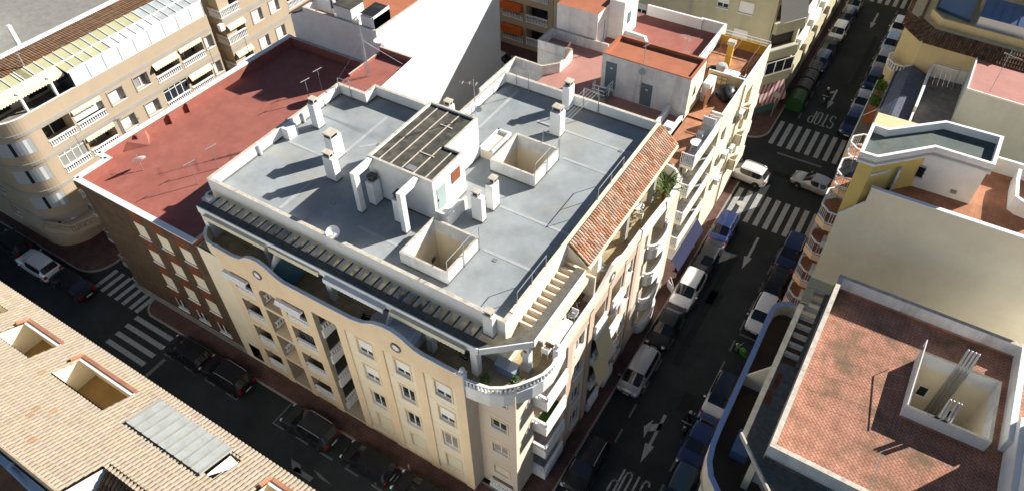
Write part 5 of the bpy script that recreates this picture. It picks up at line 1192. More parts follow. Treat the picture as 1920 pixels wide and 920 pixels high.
mb=MB();mb.box(.98,14,39.56,39.76,15.3,16.3);mb.box(.94,14.0,39.52,39.80,16.3,16.36,1);mb.bar((-.2,39.62,13.53),(.98,39.62,15.13),.2,.06,1);mb.build('roof_parapet',[M['beige'],M['whitepaint']],Rb)
# roof house: chevron plan with green felt roof
hp=[(-0.44,39.68),(0.62,39.7),(3.36,42.45),(6.62,42.4),(6.72,45.62),(3.42,45.58),(0.5,42.95),(-0.44,43.02)]
ip=offset(hp,.16)
mb=MB()
n=len(hp)
for i in range(n):
    a,b=ip[i],ip[(i+1)%n];mb.face(((a[0],a[1],11.0 if i in(0,7) else 12.4),(b[0],b[1],11.0 if i in(0,7) else 12.4),(b[0],b[1],17.9),(a[0],a[1],17.9)),1 if i in (2,3) else 0)
ho=mb.build('roof_house',[M['yellow'],M['white']],Rb)
mb=MB();mb.prism(hp,17.75,18.1,0,bottom=True,top=False);ring(mb,hp,.2,17.9,18.5,0,0);mb.build('roof_rim',M['white'],ho)
mb=MB();mb.face([(x,y,17.98) for x,y in offset(hp,.19)]);mb.build('roof_felt',M['greenroof'],ho)
hf=Face((2.9,42.6),(6.5,42.55))
mb=MB();mb.face([(1.9,42.4,15.31),(6.45,42.42,15.31),(6.45,42.42,17.85),(3.2,42.42,17.85)]);mb.face([(6.45,42.42,15.31),(6.45,45.5,15.31),(6.45,45.5,17.85),(6.45,42.42,17.85)]);mb.build('white_house_wall',M['white'],ho)
gf=Face((1.9,42.41),(6.45,42.43));w_=window(ho,gf,.62,1.55,16.08,16.97,-.02,'glass')
m=MB()
for k in range(8): m.bar(gf.pt(.66+.12*k,16.05,.1),gf.pt(.66+.12*k,17.0,.1),.025,.025)
for z in (16.2,16.5,16.8): m.bar(gf.pt(.6,z,.1),gf.pt(1.57,z,.1),.03,.03)
m.build('window_grille',M['blackmetal'],w_)
m=MB();m.box(5.2,5.55,42.36,42.4,15.72,15.98);m.build('wall_vent',M['kerb'],ho)
m=MB();m.bar((.62,39.9,17.0),(2.6,42.2,17.0),.16,.14);m.build('gutter',M['bluetrim'],ho)
m=MB();m.box(2.0,2.12,40.9,42.3,15.3,17.2);m.build('terrace_gate_post',M['bluetrim'],Rb)
m=MB();m.face([(.7,40.1,15.35),(2.0,40.8,15.35),(2.0,42.2,15.9),(1.2,41.8,15.9)]);m.build('tiled_canopy',M['barrelbrown'],Rb)
m=MB();wstrip(m,[(8.4,46),(8.38,44.9),(8.5,43.1),(8.9,42.8),(9.6,42.7),(10.5,43)],.2,15.31,16.4,0,1);m.build('light_well_parapet',[M['white'],M['whitepaint']],Rb)
m=MB();m.box(6.8,14,46.5,46.7,15.31,16.4);m.build('rear_parapet',M['white'],Rb)
# ================================================================== LOW HOUSE WITH BLUE TILES, PLANTED FRONT TERRACE
Bb=thing('terrace_house','low house with glazed blue tile roof and a planted front terrace','house',(3,68,0))
mb=MB()
mb.prism([(-0.65,62.6),(5.4,62.6),(5.4,74.3),(-0.65,74.3)],0,5.6,0,bottom=False,top=False)
mb.prism([(-1.9,62.6),(-0.66,62.6),(-0.66,74.2),(-1.9,74.2)],0,2.5,0,bottom=False);mb.build('wall',M['sand'],Bb)
m=MB();m.face([(-1.9,62.6,2.51),(-0.65,62.6,2.51),(-0.65,74.2,2.51),(-1.9,74.2,2.51)]);m.face([(2.1,62.7,5.55),(5.4,62.7,5.55),(5.4,74.3,5.55),(2.1,74.3,5.55)]);m.build('terrace_floor',M['greytile'],Bb)
lo=Vector((-.72,62.7,5.3));e=Vector((1.25,0,.75));m=MB();m.face((lo,lo+e,lo+e+Vector((0,11.6,0)),lo+Vector((0,11.6,0))),1);tiles(m,lo+Vector((0,.05,.02)),(0,1,0),e,52,5,.222,e.length/5,0,6,.04,(.8,1.15),red=0)
lo=Vector((2.12,74.3,5.4));e=Vector((-1.58,0,.65));m.face((lo,lo+e,lo+e-Vector((0,11.6,0)),lo-Vector((0,11.6,0))),1);tiles(m,lo+Vector((0,-.05,.02)),(0,-1,0),e,52,6,.222,e.length/6,0,7,.04,(.8,1.15),red=0);m.build('blue_tile_roof',[M['barrelblue'],M['barrelblue']],Bb)
mb=MB();mb.box(2.08,2.3,66.0,74.3,5.4,6.7);mb.box(2.3,5.4,74.0,74.2,5.5,6.9);mb.box(2.08,2.25,62.7,66,5.4,6.2,0);mb.build('terrace_parapet',M['white'],Bb)
mb=MB();mb.prism([(-.55,57.95),(5.0,57.95),(5.0,62.55),(-.55,62.55)],0,7.2,0,bottom=False);mb.build('unseen_sun_block',M['sand'],Bb)  # unseen block in the side street, added to keep sun off the crossing
m=MB();m.tube((-1.92,62.7,3.5),(-1.92,74.2,3.5),.06,8)
for k in range(6): m.tube((-1.92,62.7+2.3*k,2.5),(-1.92,62.7+2.3*k,3.5),.03,6)
m.tube((-1.92,67.3,3.3),(-.75,67.3,4.6),.04,6);m.build('terrace_railing',M['bluetrim'],Bb)
m=MB();m.box(-1.98,-1.6,62.5,62.7,0,3.7);m.build('gate_pillar',M['white'],Bb)
# red/pink roofed taller part with pale blue wall
Pk=thing('pink_roof_house','pale blue walled house with flat pink roof behind the grey tiled terrace','house',(11,70,0))
mb=MB();mb.prism([(5.42,67.8),(16,67.0),(16,74.2),(5.42,74.2)],0,8.7,0,bottom=False,top=False);mb.build('wall',mat('pale_blue_render',(0.60,0.66,0.70,1),var=.08,dirt=.2,dirtcol=(0.4,0.42,0.42,1),streak=True),Pk)
mb=MB();mb.face([(5.42,67.8,8.6),(16,67,8.6),(16,74.2,8.6),(5.42,74.2,8.6)]);mb.build('roof',M['pinkroof'],Pk)
mb=MB();ring(mb,[(5.40,67.78),(16.02,66.98),(16.02,74.22),(5.40,74.22)],.12,8.6,8.75,0,0);mb.build('roof_rim',M['white'],Pk)
# ================================================================== YELLOW HOUSE WITH BROWN TILED EAVE
Sb=thing('apartment_building','sand yellow block with brown tiled eave, blue panelled sunroom and rounded balustrade balcony','apartment building',(6,82,0))
sp_=[(-1.55,76.9),(.55,74.45),(14,73.4)]
sfa=Face((.55,74.45),(14,73.4));sfb=Face((-1.55,76.9),(.55,74.45));sfc=Face((-1.55,110),(-1.55,76.9))
mb=MB();wall(mb,sfa,0,8.6,[(3.3,5.4,4.9,6.9,.15)]);wall(mb,sfb,0,8.6);wall(mb,sfc,0,8.6);mb.build('wall',M['sand'],Sb)
window(Sb,sfa,3.3,5.4,4.9,6.9,.1,'shutter',shut='creamshut',frame='creamshut')
def eave(p,q,zl,zh,dep,seed):
    p=V2(p);q=V2(q);d=(q-p).normalized();nn=Vector((d.y,-d.x));L=(q-p).length
    lo=Vector((p.x+nn.x*.35,p.y+nn.y*.35,zl));e=Vector((-nn.x*dep,-nn.y*dep,zh-zl));m=MB()
    m.face((lo,lo+Vector((d.x*L,d.y*L,0)),lo+Vector((d.x*L,d.y*L,0))+e,lo+e),1)
    tiles(m,lo,(d.x,d.y,0),e,int(L/.24),4,.24,e.length/4,0,seed,.06,(.7,1.5),red=.25);m.build('tiled_eave',[M['barreldark'],M['barreldark']],Sb)
eave((.55,74.45),(14,73.4),8.65,9.5,1.6,3);eave((-1.55,76.9),(.55,74.45),8.65,9.5,1.6,4);eave((-1.55,100),(-1.55,76.9),8.65,9.5,1.6,5)
mb=MB();mb.face([(-1.5,78,9.45),(1,76,9.45),(14,75,9.45),(14,110,9.45),(-1.5,110,9.45)]);mb.build('roof_terrace',M['sand'],Sb)
mb=MB();wstrip(mb,[(0.2,100),(0.2,78.2),(1.4,76.7),(14,75.7)],.2,9.4,10.2,0,0);mb.build('roof_parapet',M['sand'],Sb);mb=MB();mb.box(4.2,10,81.5,100,9.45,16.5);mb.box(10.01,40,81.5,100,9.45,13.0);mb.build('upper_storey',M['sand'],Sb)
mb=MB();mb.prism([(.6,80),(3.8,78.7),(3.8,90),(.6,90)],9.5,9.75);mb.build('dark_blue_roof',M['bluesheet'],Sb)
m=MB();m.face([(4.3,77.2,9.6),(9.2,76.8,9.6),(9.2,76.8,11.0),(4.3,77.2,11.0)]);m.face([(9.2,76.8,9.6),(9.2,79,9.6),(9.2,79,11.2),(9.2,76.8,11.0)]);sr=m.build('sunroom',M['whitemetal'],Sb)
m=MB();m.face([(4.3,77.15,11.02),(9.25,76.75,11.02),(9.25,79.3,11.9),(4.3,79.7,11.9)])
for k in range(7): m.bar((4.3+.82*k,77.1-.06*k,11.06),(4.3+.82*k,79.7-.06*k,11.95),.05,.04)
m.build('sunroom_roof',M['bluesheet'],sr)
m=MB();m.box(8.0,8.95,80.9,81.3,11.6,12.3);m.lathe((8.4,80.89,11.95),[(0,0),(.24,0),(.26,.01)],14,1,(0,-1,0));m.build('air_conditioner',[M['whitepaint'],M['blackmetal']],Sb)
cbp=[(-1.5,75.9),(-1.85,75.3),(-1.75,74.3),(-1.1,73.6),(-.2,73.5),(.5,74.2)]
m=MB();m.prism(cbp+[(.5,74.5),(-1.5,76.9)],4.3,5.3);b_=m.build('curved_balcony',M['sand'],Sb)
m=MB();balustrade(m,cbp,5.3,6.15,sp=.28,w=.18);m.build('balustrade',M['whitepaint'],b_)
# ================================================================== PATIO ROOF BUILDING (near right)
Pb=thing('apartment_building','block with herringbone clay paved roof, concrete pergola and curved sky-tinted terrace wall','apartment building',(6,28,0))
PO=[(1.2,21.6),(11.4,21.4),(11.4,34.85),(1.28,35.0)];PW=(6.68,10.42,27.62,31.48)
mb=MB();plate(mb,[(1.2,21.5),(11.4,21.5),(11.4,35),(1.2,35)],12.0,[PW]);mb.face([(11.4,19,12.0),(22,19,12.0),(22,35,12.0),(11.4,35,12.0)]);pr_=mb.build('paved_roof',M['patio'],Pb)
mb=MB()
wstrip(mb,[(11.3,34.9),(1.26,35.0),(1.2,21.6),(11.4,21.4)],.26,12.002,13.0,0,1,side=1)
mb.build('roof_parapet',[M['dirtywhite'],M['coping']],Pb)
mb=MB();wstrip(mb,[(11.3,34.62),(1.54,34.72),(1.48,21.86)],.02,12.0,12.14,0,0,side=1);mb.build('skirting',M['terra'],Pb)
mb=MB();wall(mb,Face((1.2,35),(1.2,21.6)),9,12.0);wall(mb,Face((1.2,21.6),(14,21.4)),0,12.0);wall(mb,Face((22,35),(1.2,35)),0,12.0);mb.build('wall',M['dirtywhite'],Pb)
mb=MB();mb.face([(6.6,34.6,12.004),(6.65,34.6,12.004),(6.15,21.8,12.004),(6.1,21.8,12.004)]);mb.build('roof_joint',M['upstand'],pr_)
x0,x1,y0,y1=PW
mb=MB();O=[(x0-.15,y0-.15),(x1+.15,y0-.15),(x1+.15,y1+.15),(x0-.15,y1+.15)];ring(mb,O,.15,12.002,13.0,0,1)
for k in range(4):
    a,b=[(x0,y0),(x1,y0),(x1,y1),(x0,y1)][k],[(x0,y0),(x1,y0),(x1,y1),(x0,y1)][(k+1)%4];mb.face(((a[0],a[1],3),(b[0],b[1],3),(b[0],b[1],12.002),(a[0],a[1],12.002)),2)
mb.face([(x0,y0,3),(x1,y0,3),(x1,y1,3),(x0,y1,3)],2)
mb.bar((x0-.14,y0-.19,12.06),(x1+.17,y0-.19,12.06),.05,.12,3);mb.bar((x1+.19,y0-.15,12.06),(x1+.19,y1+.15,12.06),.05,.12,3)
wl=mb.build('light_well',[M['dirtywhite'],M['darktar'],M['cream'],M['terra']],Pb)
wf=Face((x0,y1-.002),(x1,y1-.002));window(wl,wf,.72,1.3,9.55,10.5,-.012,'glass');window(wl,wf,2.6,3.1,8.7,9.5,-.012,'glass')
m=MB()
for x in (8.4,8.58,8.76,8.94): m.tube((x,31.35,6),(x,31.35,12.9),.065,8);m.tube((x,31.35,12.9),(x+.05,31.85,14.0),.065,8);m.ball((x+.05,31.85,14.03),.075,8)
m.build('vent_pipe',M['metal'],wl)
m=MB()
for x in (8.15,8.31,8.52,8.66): m.tube((x,27.75,8),(x,27.75,12.8),.06,8);m.tube((x,27.75,12.8),(x,28.1,14.0),.06,8);m.ball((x,28.1,14.03),.07,8)
m.build('vent_pipe',M['metal'],wl)
# pergola strip
mb=MB();mb.prism([(-.22,27.7),(.14,27.7),(.14,32.5),(-.22,32.5)],11.70,11.96);mb.prism([(-.22,22.2),(1.17,20.76),(1.17,27.7),(-.22,27.7)],11.70,11.96);mb.prism([(1.17,20.76),(4.6,17.15),(11,17.15),(11,21.3),(1.17,21.45)],11.70,11.96)
mb.box(.95,1.18,27.72,34.7,11.70,11.96)
mb.build('pergola_slab',M['darktar'],Pb)
for k in range(8):
    y=28.4+.78*k;m=MB();m.box(.145,.945,y,y+.2,11.7,11.97);m.build('pergola_rafter',M['coping'],Pb)
m=MB();m.box(-.2,1.2,34.0,34.9,11.2,12.0);m.box(-.2,.3,32.6,33.9,11.5,12.03);m.build('end_wall',M['sand'],Pb)
m=MB();m.box(.1,.45,24.6,25.5,11.962,11.98);m.box(.25,.5,25.8,26.9,11.962,11.985);m.build('broken_tiles',M['redbrick'],Pb)
m=MB();m.bar((-.26,22.2,11.92),(4.58,17.1,11.92),.1,.34);m.build('slab_edge',M['coping'],Pb)
m=MB();m.box(.75,1.1,20.95,21.3,9.1,11.7);m.build('pergola_column',M['cream'],Pb)
# lower terrace with the curved parapet, skylight blue tinted into its white coping
cop=[(-0.25,34.0),(-.72,34.05),(-1.3,33.75),(-1.6,33.2),(-1.66,32.4),(-1.6,29),(-1.58,25.5),(-1.56,23.4),(-1.5,22.0),(-1.3,20.9),(-.9,20.1),(-.3,19.5),(.6,18.8),(2,18)]
mb=MB();wstrip(mb,cop,.3,8.6,10.1,0,1,side=1);mb.build('terrace_parapet',[M['cream'],M['skytint']],Pb)
mb=MB();wstrip(mb,[(x-.02,y) for x,y in cop],.1,8.2,8.6,1,1,side=1);ww=[(-1.3,33.5),(-1.3,23.4),(-1.2,22.0),(-1.0,21.1),(-.6,20.4),(0,19.8),(1,19.2),(2.4,18.4)];wstrip(mb,ww,.2,0,8.2,0,0,side=1)
mb.build('curved_wall',[M['cream'],M['greyband']],Pb)
mb=MB();mb.face([(x+.28,y,9.1) for x,y in cop]+[(3,20,9.1),(1.2,22,9.1),(1.2,34.5,9.1)]);mb.build('terrace_floor',mat('dark_brown_floor',(0.10,0.065,0.04,1),var=.2),Pb)
m=MB();m.face([(-1.35,27.2,9.12),(1.15,27.2,9.12),(1.15,27.2,11.7),(-.2,27.2,11.7),(-1.3,27.2,10.0)]);m.face([(-1.35,27.35,9.12),(1.15,27.35,9.12),(1.15,27.35,11.7),(-.2,27.35,11.7),(-1.3,27.35,10.0)]);m.face([(-1.3,27.2,10.0),(-.2,27.2,11.7),(-.2,27.35,11.7),(-1.3,27.35,10.0)]);m.build('terrace_divider',M['cream'],Pb)
m=MB();m.box(-.4,.5,22.3,23.3,9.12,9.9);m.face([(-.4,22.3,9.9),(.5,22.3,9.9),(.5,23.5,10.4),(-.4,23.5,10.4)]);m.build('storage_bench',M['bluesheet'],Pb)
m=MB();m.box(11.45,11.75,21,29.3,12.0,13.6);m.box(11.2,11.5,28,34.6,12,13.1);m.box(11.75,22,21,29,12,16.5);m.build('side_wall',M['white'],Pb)
# ================================================================== TILED ROOF BUILDING (near left)
Tl=thing('tiled_roof_building','block with a wide sand coloured barrel tile roof cut by sunken roof terraces','apartment building',(-28,3,0))
ze,yeave,sl=15.05,7.45,.42
zr=lambda y:ze+(yeave-y)*sl
HO=[(-35.35,-32.4,4.95,6.45),(-30.75,-26.55,5.0,6.5),(-25.0,-19.5,5.15,6.85),(-17.5,-13,5.0,6.7),(-40.5,-37.0,5.0,6.3)]
def hole(p):
    if any(h[0]<p.x<h[1] and h[2]<p.y<h[3] for h in HO): return True
    return p.x>-23.35 and p.y<3.2
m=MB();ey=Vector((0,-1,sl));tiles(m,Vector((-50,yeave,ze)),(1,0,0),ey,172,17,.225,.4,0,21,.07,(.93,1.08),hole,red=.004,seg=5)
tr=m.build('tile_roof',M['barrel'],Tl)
mb=MB();plate(mb,[(-50,1.2),(-23.35,1.2),(-23.35,3.2),(-11,3.2),(-11,7.4),(-50,7.4)],0,HO)
mb.v=[(x,y,zr(y)-.05) for x,y,z in mb.v];mb.build('roof_deck',M['barrel'],Tl)
m=MB();rnd=random.Random(4)
for k in range(118):
    x=-50+.225*k;m.tint=(1,.97,.95) if k%3 else (.9,.86,.8);m.lathe((x,1.18,zr(1.2)+.0),[(.12,0),(.12,.235)],8,0,(1,0,0))
m.build('ridge_tiles',M['barrel'],Tl)
mb=MB();wall(mb,Face((-50,1.0),(-23.4,1.0)),10,17.4);mb.face([(-23.35,1.2,zr(1.2)-.03),(-23.35,3.25,zr(3.25)-.03),(-23.35,3.25,14.5),(-23.35,1.2,14.5)]);wall(mb,Face((-11,7.0),(-50,7.0)),0,15.0);mb.build('wall',M['white'],Tl)
m=MB();e2=Vector((0,-1,-.75));lo=Vector((-23.3,.6,zr(3.2)-1.95));tiles(m,lo,(1,0,0),-e2,54,8,.225,.42,0,8,.06,(.5,1.6),red=.2);m.build('rear_tile_slope',M['barreldark'],Tl)
m=MB();m.box(-50,-24.4,.72,.98,16.9,17.15);m.tube((-26.6,.75,17.25),(-26.6,1.05,17.4),.12,10);m.tube((-26.6,.8,17.3),(-24.5,.7,16.9),.1,10);m.build('gutter',M['bluetrim'],Tl)
m=MB();m.face([(-50,-6,14),(-24,-6,14),(-24,.9,14),(-50,.9,14)]);m.build('rear_terrace',M['terra'],Tl)
m=MB();m.box(-25.9,-25.1,-.8,.4,14.02,15.6);m.build('terrace_cabinet',M['bluesheet'],Tl)
for i,(a,b,c,d) in enumerate(HO):
    m=MB();zf=13.9
    m.face([(a,c,zf),(b,c,zf),(b,d,zf),(a,d,zf)],1)
    m.face([(a,c,zf),(a,d,zf),(a,d,zr(d)),(a,c,zr(c))]);m.face([(b,c,zf),(b,d,zf),(b,d,zr(d)),(b,c,zr(c))])
    m.face([(a,c,zf),(b,c,zf),(b,c,zr(c)+.0),(a,c,zr(c)+.0)]);m.face([(a,d,zf),(b,d,zf),(b,d,zr(d)+.1),(a,d,zr(d)+.1)])
    ter=m.build('sunken_terrace',[M['cream'],mat('ochre_floor',(0.30,0.19,0.07,1),var=.15)],Tl)
    if i in (0,1,3):
        m=MB();m.bar((a,d+.08,zr(d)+.12),(b,d+.08,zr(d)+.12),.18,.1,0);m.bar((a-.05,d-.5,zr(d-.5)+.2),(a-.05,d+.1,zr(d)+.12),.16,.1,0);m.bar((a,d-.1,zr(d)+.1),(b,d-.1,zr(d)+.1),.2,.04,1)
        m.build('terrace_rim',[M['terra'],M['white']],ter)
h=HO[2]
m=MB();m.face([(-25.1,5.1,zr(5.1)+.16),(-19.95,5.1,zr(5.1)+.16),(-20.1,6.95,zr(6.95)+.16),(-25.35,6.95,zr(6.95)+.16)])
for k in range(10):
    x=-25.0+.55*k;m.bar((x,5.1,zr(5.1)+.20),(x-.18,6.95,zr(6.95)+.20),.06,.09,1)
m.build('skylight_cover',[M['skyplast'],M['kerb']],Tl)
m=MB();m.face([(-19.85,5.1,zr(5.1)+.02),(-19.2,6.5,zr(6.5)+.02),(-19.95,6.6,zr(6.6)+.1)]);m.build('skylight_flank',M['white'],Tl)
# ================================================================== VEHICLES
STY={ # length,width,height,hood,belt, (x fractions: rear roof, roof mid, roof front, screen base), rear base
 'hatch':dict(L=4.05,W=1.74,H=1.47,hood=.93,belt=.95,rf=(-1.70,-.4,.42,1.12),rb=-1.98,rails=False),
 'suv'  :dict(L=4.45,W=1.84,H=1.66,hood=1.05,belt=1.08,rf=(-1.80,-.4,.35,1.12),rb=-2.12,rails=True),
 'mpv'  :dict(L=4.35,W=1.80,H=1.63,hood=.98,belt=1.02,rf=(-1.86,-.3,.75,1.55),rb=-2.12,rails=False),
 'sedan':dict(L=4.55,W=1.78,H=1.43,hood=.92,belt=.94,rf=(-1.05,-.3,.40,1.15),rb=-1.65,rails=False),
}
def sub(o):
    q=o.modifiers.new('smooth','SUBSURF');q.levels=1;q.render_levels=1
    for p in o.data.polygons: p.use_smooth=True
    return o
def make_car(style,col,label,x,y,heading,cat='car',group=None,roof=None,door=False,metal=.25,shade=False):
    d=STY[style];L,W,H=d['L'],d['W'],d['H'];hw=W/2;bel=d['belt'];hood=d['hood'];r0,r1,r2,sb=d['rf'];rb=d['rb']
    root=thing('parked_car' if group!='driving' else 'moving_car',label,cat,(x,y,0),None if group=='driving' else group,heading,world=False)
    pm=paint(col[0],col[1],metal)
    # stations: x, half width, bottom, belt height, roof height, roof half width
    h=L/2
    boot=d['L']>4.5
    st=[(-h,hw*.80,.42,bel*.80,bel*.82,hw*.55),(-h+.07,hw*.93,.28,bel*.97,bel*1.0,hw*.7)]
    if style=='sedan': st+=[(rb,hw,.24,bel,bel*1.05,hw*.75)]
    else: st+=[(rb,hw*.97,.24,bel,bel*1.04,hw*.76)]
    st+=[(r0,hw*.99,.22,bel,H*.955,hw*.70),((r0+r1)/2,hw,.2,bel,H*.99,hw*.74),(r1,hw,.2,bel,H,hw*.76),(r2,hw,.2,bel*.99,H*.965,hw*.74),(sb,hw*.99,.2,bel*.97,bel*1.0,hw*.80),
         ((sb+h)/2,hw*.97,.22,hood*.94,hood*.99,hw*.7),(h-.16,hw*.92,.26,hood*.82,hood*.86,hw*.62),(h,hw*.74,.38,hood*.62,hood*.66,hw*.5)]
    def ringp(s):
        x,w,zb,zl,zr,wr=s
        return [(x,0,zb),(x,w*.9,zb),(x,w,zb+.16),(x,w,(zb+zl)/2+.05),(x,w*.985,zl-.06),(x,w*.94,zl),(x,wr,zr-.035),(x,wr*.86,zr),(x,0,zr+.015)]
    parts={'body':MB(),'side_window1':MB(),'side_window-1':MB(),'windscreen':MB(),'rear_window':MB(),'roof_panel':MB()}
    for i in range(len(st)-1):
        A,B=ringp(st[i]),ringp(st[i+1]);gl=3<=i<=5 ;scr=i==6;rear=i==2
        for sgn in (1,-1):
            for k in range(8):
                q=[A[k],B[k],B[k+1],A[k+1]];q=[(p[0],p[1]*sgn,p[2]) for p in q]
                if sgn<0:q.reverse()
                key='body'
                if k==5 and gl: key='side_window'
                if k==5 and (scr or rear): key='side_window' if (scr and False) else 'body'
                if k>=6 and scr: key='windscreen'
                if k>=6 and rear: key='rear_window'
                if k>=6 and gl and roof: key='roof_panel'
                if key in('side_window','windscreen','rear_window'): parts[key+str(sgn) if key=='side_window' else key].face(q,0,False)
                else: parts[key].face(q,0,True)
    for s_,rev in ((st[0],False),(st[-1],True)):
        R_=ringp(s_);P=[(p[0],p[1],p[2]) for p in R_]+[(p[0],-p[1],p[2]) for p in reversed(R_)]
        parts['body'].face(P if rev else list(reversed(P)))
    b=parts['body'].build('body',pm,root,merge=True);sub(b)
    for k in ('windscreen','rear_window'): sub(parts[k].build(k,M['carglass'],root,merge=True))
    for sgn in (1,-1): sub(parts['side_window%d'%sgn].build('side_window',M['carglass'],root,merge=True))
    if roof: sub(parts['roof_panel'].build('roof_panel',roof,root,merge=True))
    # pillars, trim
    m=MB()
    for sgn in (1,-1):
        xs=(r0+r1)/2+.55;yb=hw*.945*sgn;yr=d['W']/2*.755*sgn
        m.bar((xs,yb,bel),(xs,yr,H*.965),.07,.02)
        m.box(-h+.55,h-.6,sgn*(hw-.02),sgn*(hw+.008),.2,.33)
        for wx in (-h+.78,h-.82): m.lathe((wx,sgn*(hw-.03),.34),[(0,.0),(.385,.0),(.385,.04),(0,.041)],18,0,(0,sgn,0))
    m.box(h-.06,h+.012,-hw*.6,hw*.6,.28,.46);m.box(-h-.012,-h+.05,-hw*.7,hw*.7,.3,.44);m.box(h-.05,h+.008,-hw*.42,hw*.42,hood*.62-.10,hood*.62+.01)
    m.build('trim',M['blacktrim'],root)
    for sgn in (1,-1):
        for wx in (-h+.78,h-.82):
            t=MB();t.lathe((wx,sgn*(hw-.20),.32),[(.18,.0),(.30,.0),(.325,.04),(.325,.16),(.30,.2),(.2,.205)],18,0,(0,sgn,0));wh=t.build('wheel',M['rubber'],root)
            r=MB();r.lathe((wx,sgn*(hw+.006),.32),[(0,.012),(.05,.01),(.19,0),(.215,-.015)],14,0,(0,sgn,0));r.build('rim',M['rim'],wh)
        q=MB();q.face([(h-.28,sgn*hw*.93,hood*.80),(h-.03,sgn*hw*.70,hood*.62),(h-.06,sgn*hw*.48,hood*.70),(h-.22,sgn*hw*.58,hood*.86)]) ;q.ball((h-.14,sgn*hw*.74,hood*.73),.12,8,0,1.1,1.2,.7);q.build('headlight',M['lamp'],root)
        q=MB();q.box(-h+.0,-h+.16,sgn*hw*.62,sgn*hw*.915,bel*.66,bel*.92);q.build('taillight',M['tail'],root)
        q=MB();q.ball((sb-.28,sgn*(hw+.10),bel+.06),.10,8,0,.7,1.1,.8);q.build('mirror',pm if not shade else M['blacktrim'],root)
    for xx in (h+.014,-h-.014):
        q=MB();q.box(xx-.006,xx+.006,-.26,.26,.47,.58);q.build('number_plate',M['plate'],root)
    if d['rails']:
        for sgn in (1,-1):
            q=MB();q.path([(r0+.1,sgn*hw*.72,H*.97),(r0+.3,sgn*hw*.72,H+.05),(r2-.3,sgn*hw*.74,H+.05),(r2-.05,sgn*hw*.74,H*.975)],.022,6);q.build('roof_rail',M['metal'],root)
    q=MB();q.bar((r0+.25,0,H*.985),(r0+.10,0,H+.13),.03,.02);q.build('roof_aerial',M['blackmetal'],root)
    if door:
        q=MB();q.face([(sb-.35,-hw,.3),(sb-.95,-hw-.75,.3),(sb-.95,-hw-.75,bel),(sb-.35,-hw,bel)]);q.face([(sb-.36,-hw-.05,.3),(sb-.98,-hw-.80,.3),(sb-.98,-hw-.80,bel),(sb-.36,-hw-.05,bel)]);q.bar((sb-.35,-hw,bel),(sb-.95,-hw-.75,bel),.08,.06)
        q.bar((sb-.95,-hw-.75,bel),(sb-1.1,-hw-.68,H*.9),.05,.05);q.bar((sb-.35,-hw,bel),(sb-1.1,-hw-.68,H*.9),.05,.05);q.build('open_door',pm,root)
    return root
D=-PI/2
WH=('white',(.70,.70,.71,1));SI=('silver',(.30,.31,.33,1));LB=('light_blue',(.30,.42,.60,1));BK=('black',(.012,.012,.014,1));NV=('navy',(.015,.025,.075,1));DB=('dark_blue',(.02,.035,.12,1));GR=('graphite',(.022,.024,.027,1));BL=('blue',(.03,.07,.24,1));TE=('petrol',(.03,.06,.09,1));PW=('pearl',(.70,.70,.70,1))
gA='cars parked along the kerb of the main building';gB='cars parked along the right side of the street';gC='cars parked up the far street';gD='cars parked along the shaded left street'
make_car('hatch',DB,'dark blue hatchback parked nearest the zebra crossing under the stacked white balconies',-8.5,48.2,D,group=gA)
make_car('sedan',BK,'black car parked between the dark blue hatchback and the white car with open door',-8.4,44.1,D,group=gA)
make_car('suv',WH,'white SUV with its kerbside front door standing open',-8.5,39.9,D,group=gA,door=True)
make_car('sedan',GR,'black saloon parked between the open-doored white SUV and the silver people carrier',-8.55,35.6,D,group=gA)
make_car('mpv',SI,'silver people carrier parked alone by the striped awnings',-8.6,30.6,D,group=gA)
make_car('suv',BK,'big black estate with silver roof rails parked beside the STOP marking',-8.5,21.9,D,group=gA)
make_car('suv',NV,'navy SUV with silver roof rails at the head of the right row beside the crossing',-2.5,48.3,D,group=gB)
make_car('sedan',BK,'black saloon parked between the navy SUV and the white hatchback',-2.5,44.0,D,group=gB,)
make_car('hatch',WH,'white hatchback half hidden by the end of the sky-tinted curved wall',-2.45,40.6,D,group=gB)
make_car('hatch',PW,'white car with dark glass roof parked under the sky-tinted curved wall',-2.6,31.7,D,group=gB,roof=M['carglass'])
make_car('sedan',DB,'blue saloon parked behind the motorcyclist near the turn arrow',-2.65,27.5,D,group=gB)
make_car('hatch',TE,'petrol blue car at the bottom edge beside the STOP marking',-2.45,23.4,D,group=gB)
make_car('hatch',WH,'white hatchback beside the far brown tiled eave, furthest of the right row',-2.5,92.3,D,group=gC)
make_car('hatch',LB,'light blue hatchback parked in front of the furthest white one',-2.5,88.0,D,group=gC)
make_car('hatch',SI,'silver hatchback parked beside the rounded balustrade balcony',-2.5,83.7,D,group=gC)
make_car('hatch',NV,'dark blue hatchback hidden partly by the green terrace plants',-2.5,79.0,D,group=gC)
make_car('sedan',SI,'silver saloon parked under the white terrace rail',-2.55,74.2,D,group=gC)
make_car('suv',NV,'navy car parked last before the upper zebra crossing, under the terrace rail',-2.55,69.8,D,group=gC)
make_car('hatch',SI,'silver car cut by the top edge of the photo on the far left kerb',-8.5,95.6,D,group=gC)
make_car('hatch',NV,'dark blue hatchback behind the white one on the far left kerb',-8.55,91.6,D,group=gC)
make_car('hatch',WH,'white hatchback parked on the far left kerb among dark cars',-8.5,87.6,D,group=gC)
make_car('sedan',GR,'dark saloon parked in front of the white hatchback on the far left kerb',-8.5,83.4,D,group=gC)
make_car('hatch',DB,'dark blue hatchback parked next to the row of rubbish containers',-8.5,79.9,D,group=gC)
make_car('suv',WH,'white SUV turning from the side street at the crossing',-9.4,56.6,PI-.06,group='driving')
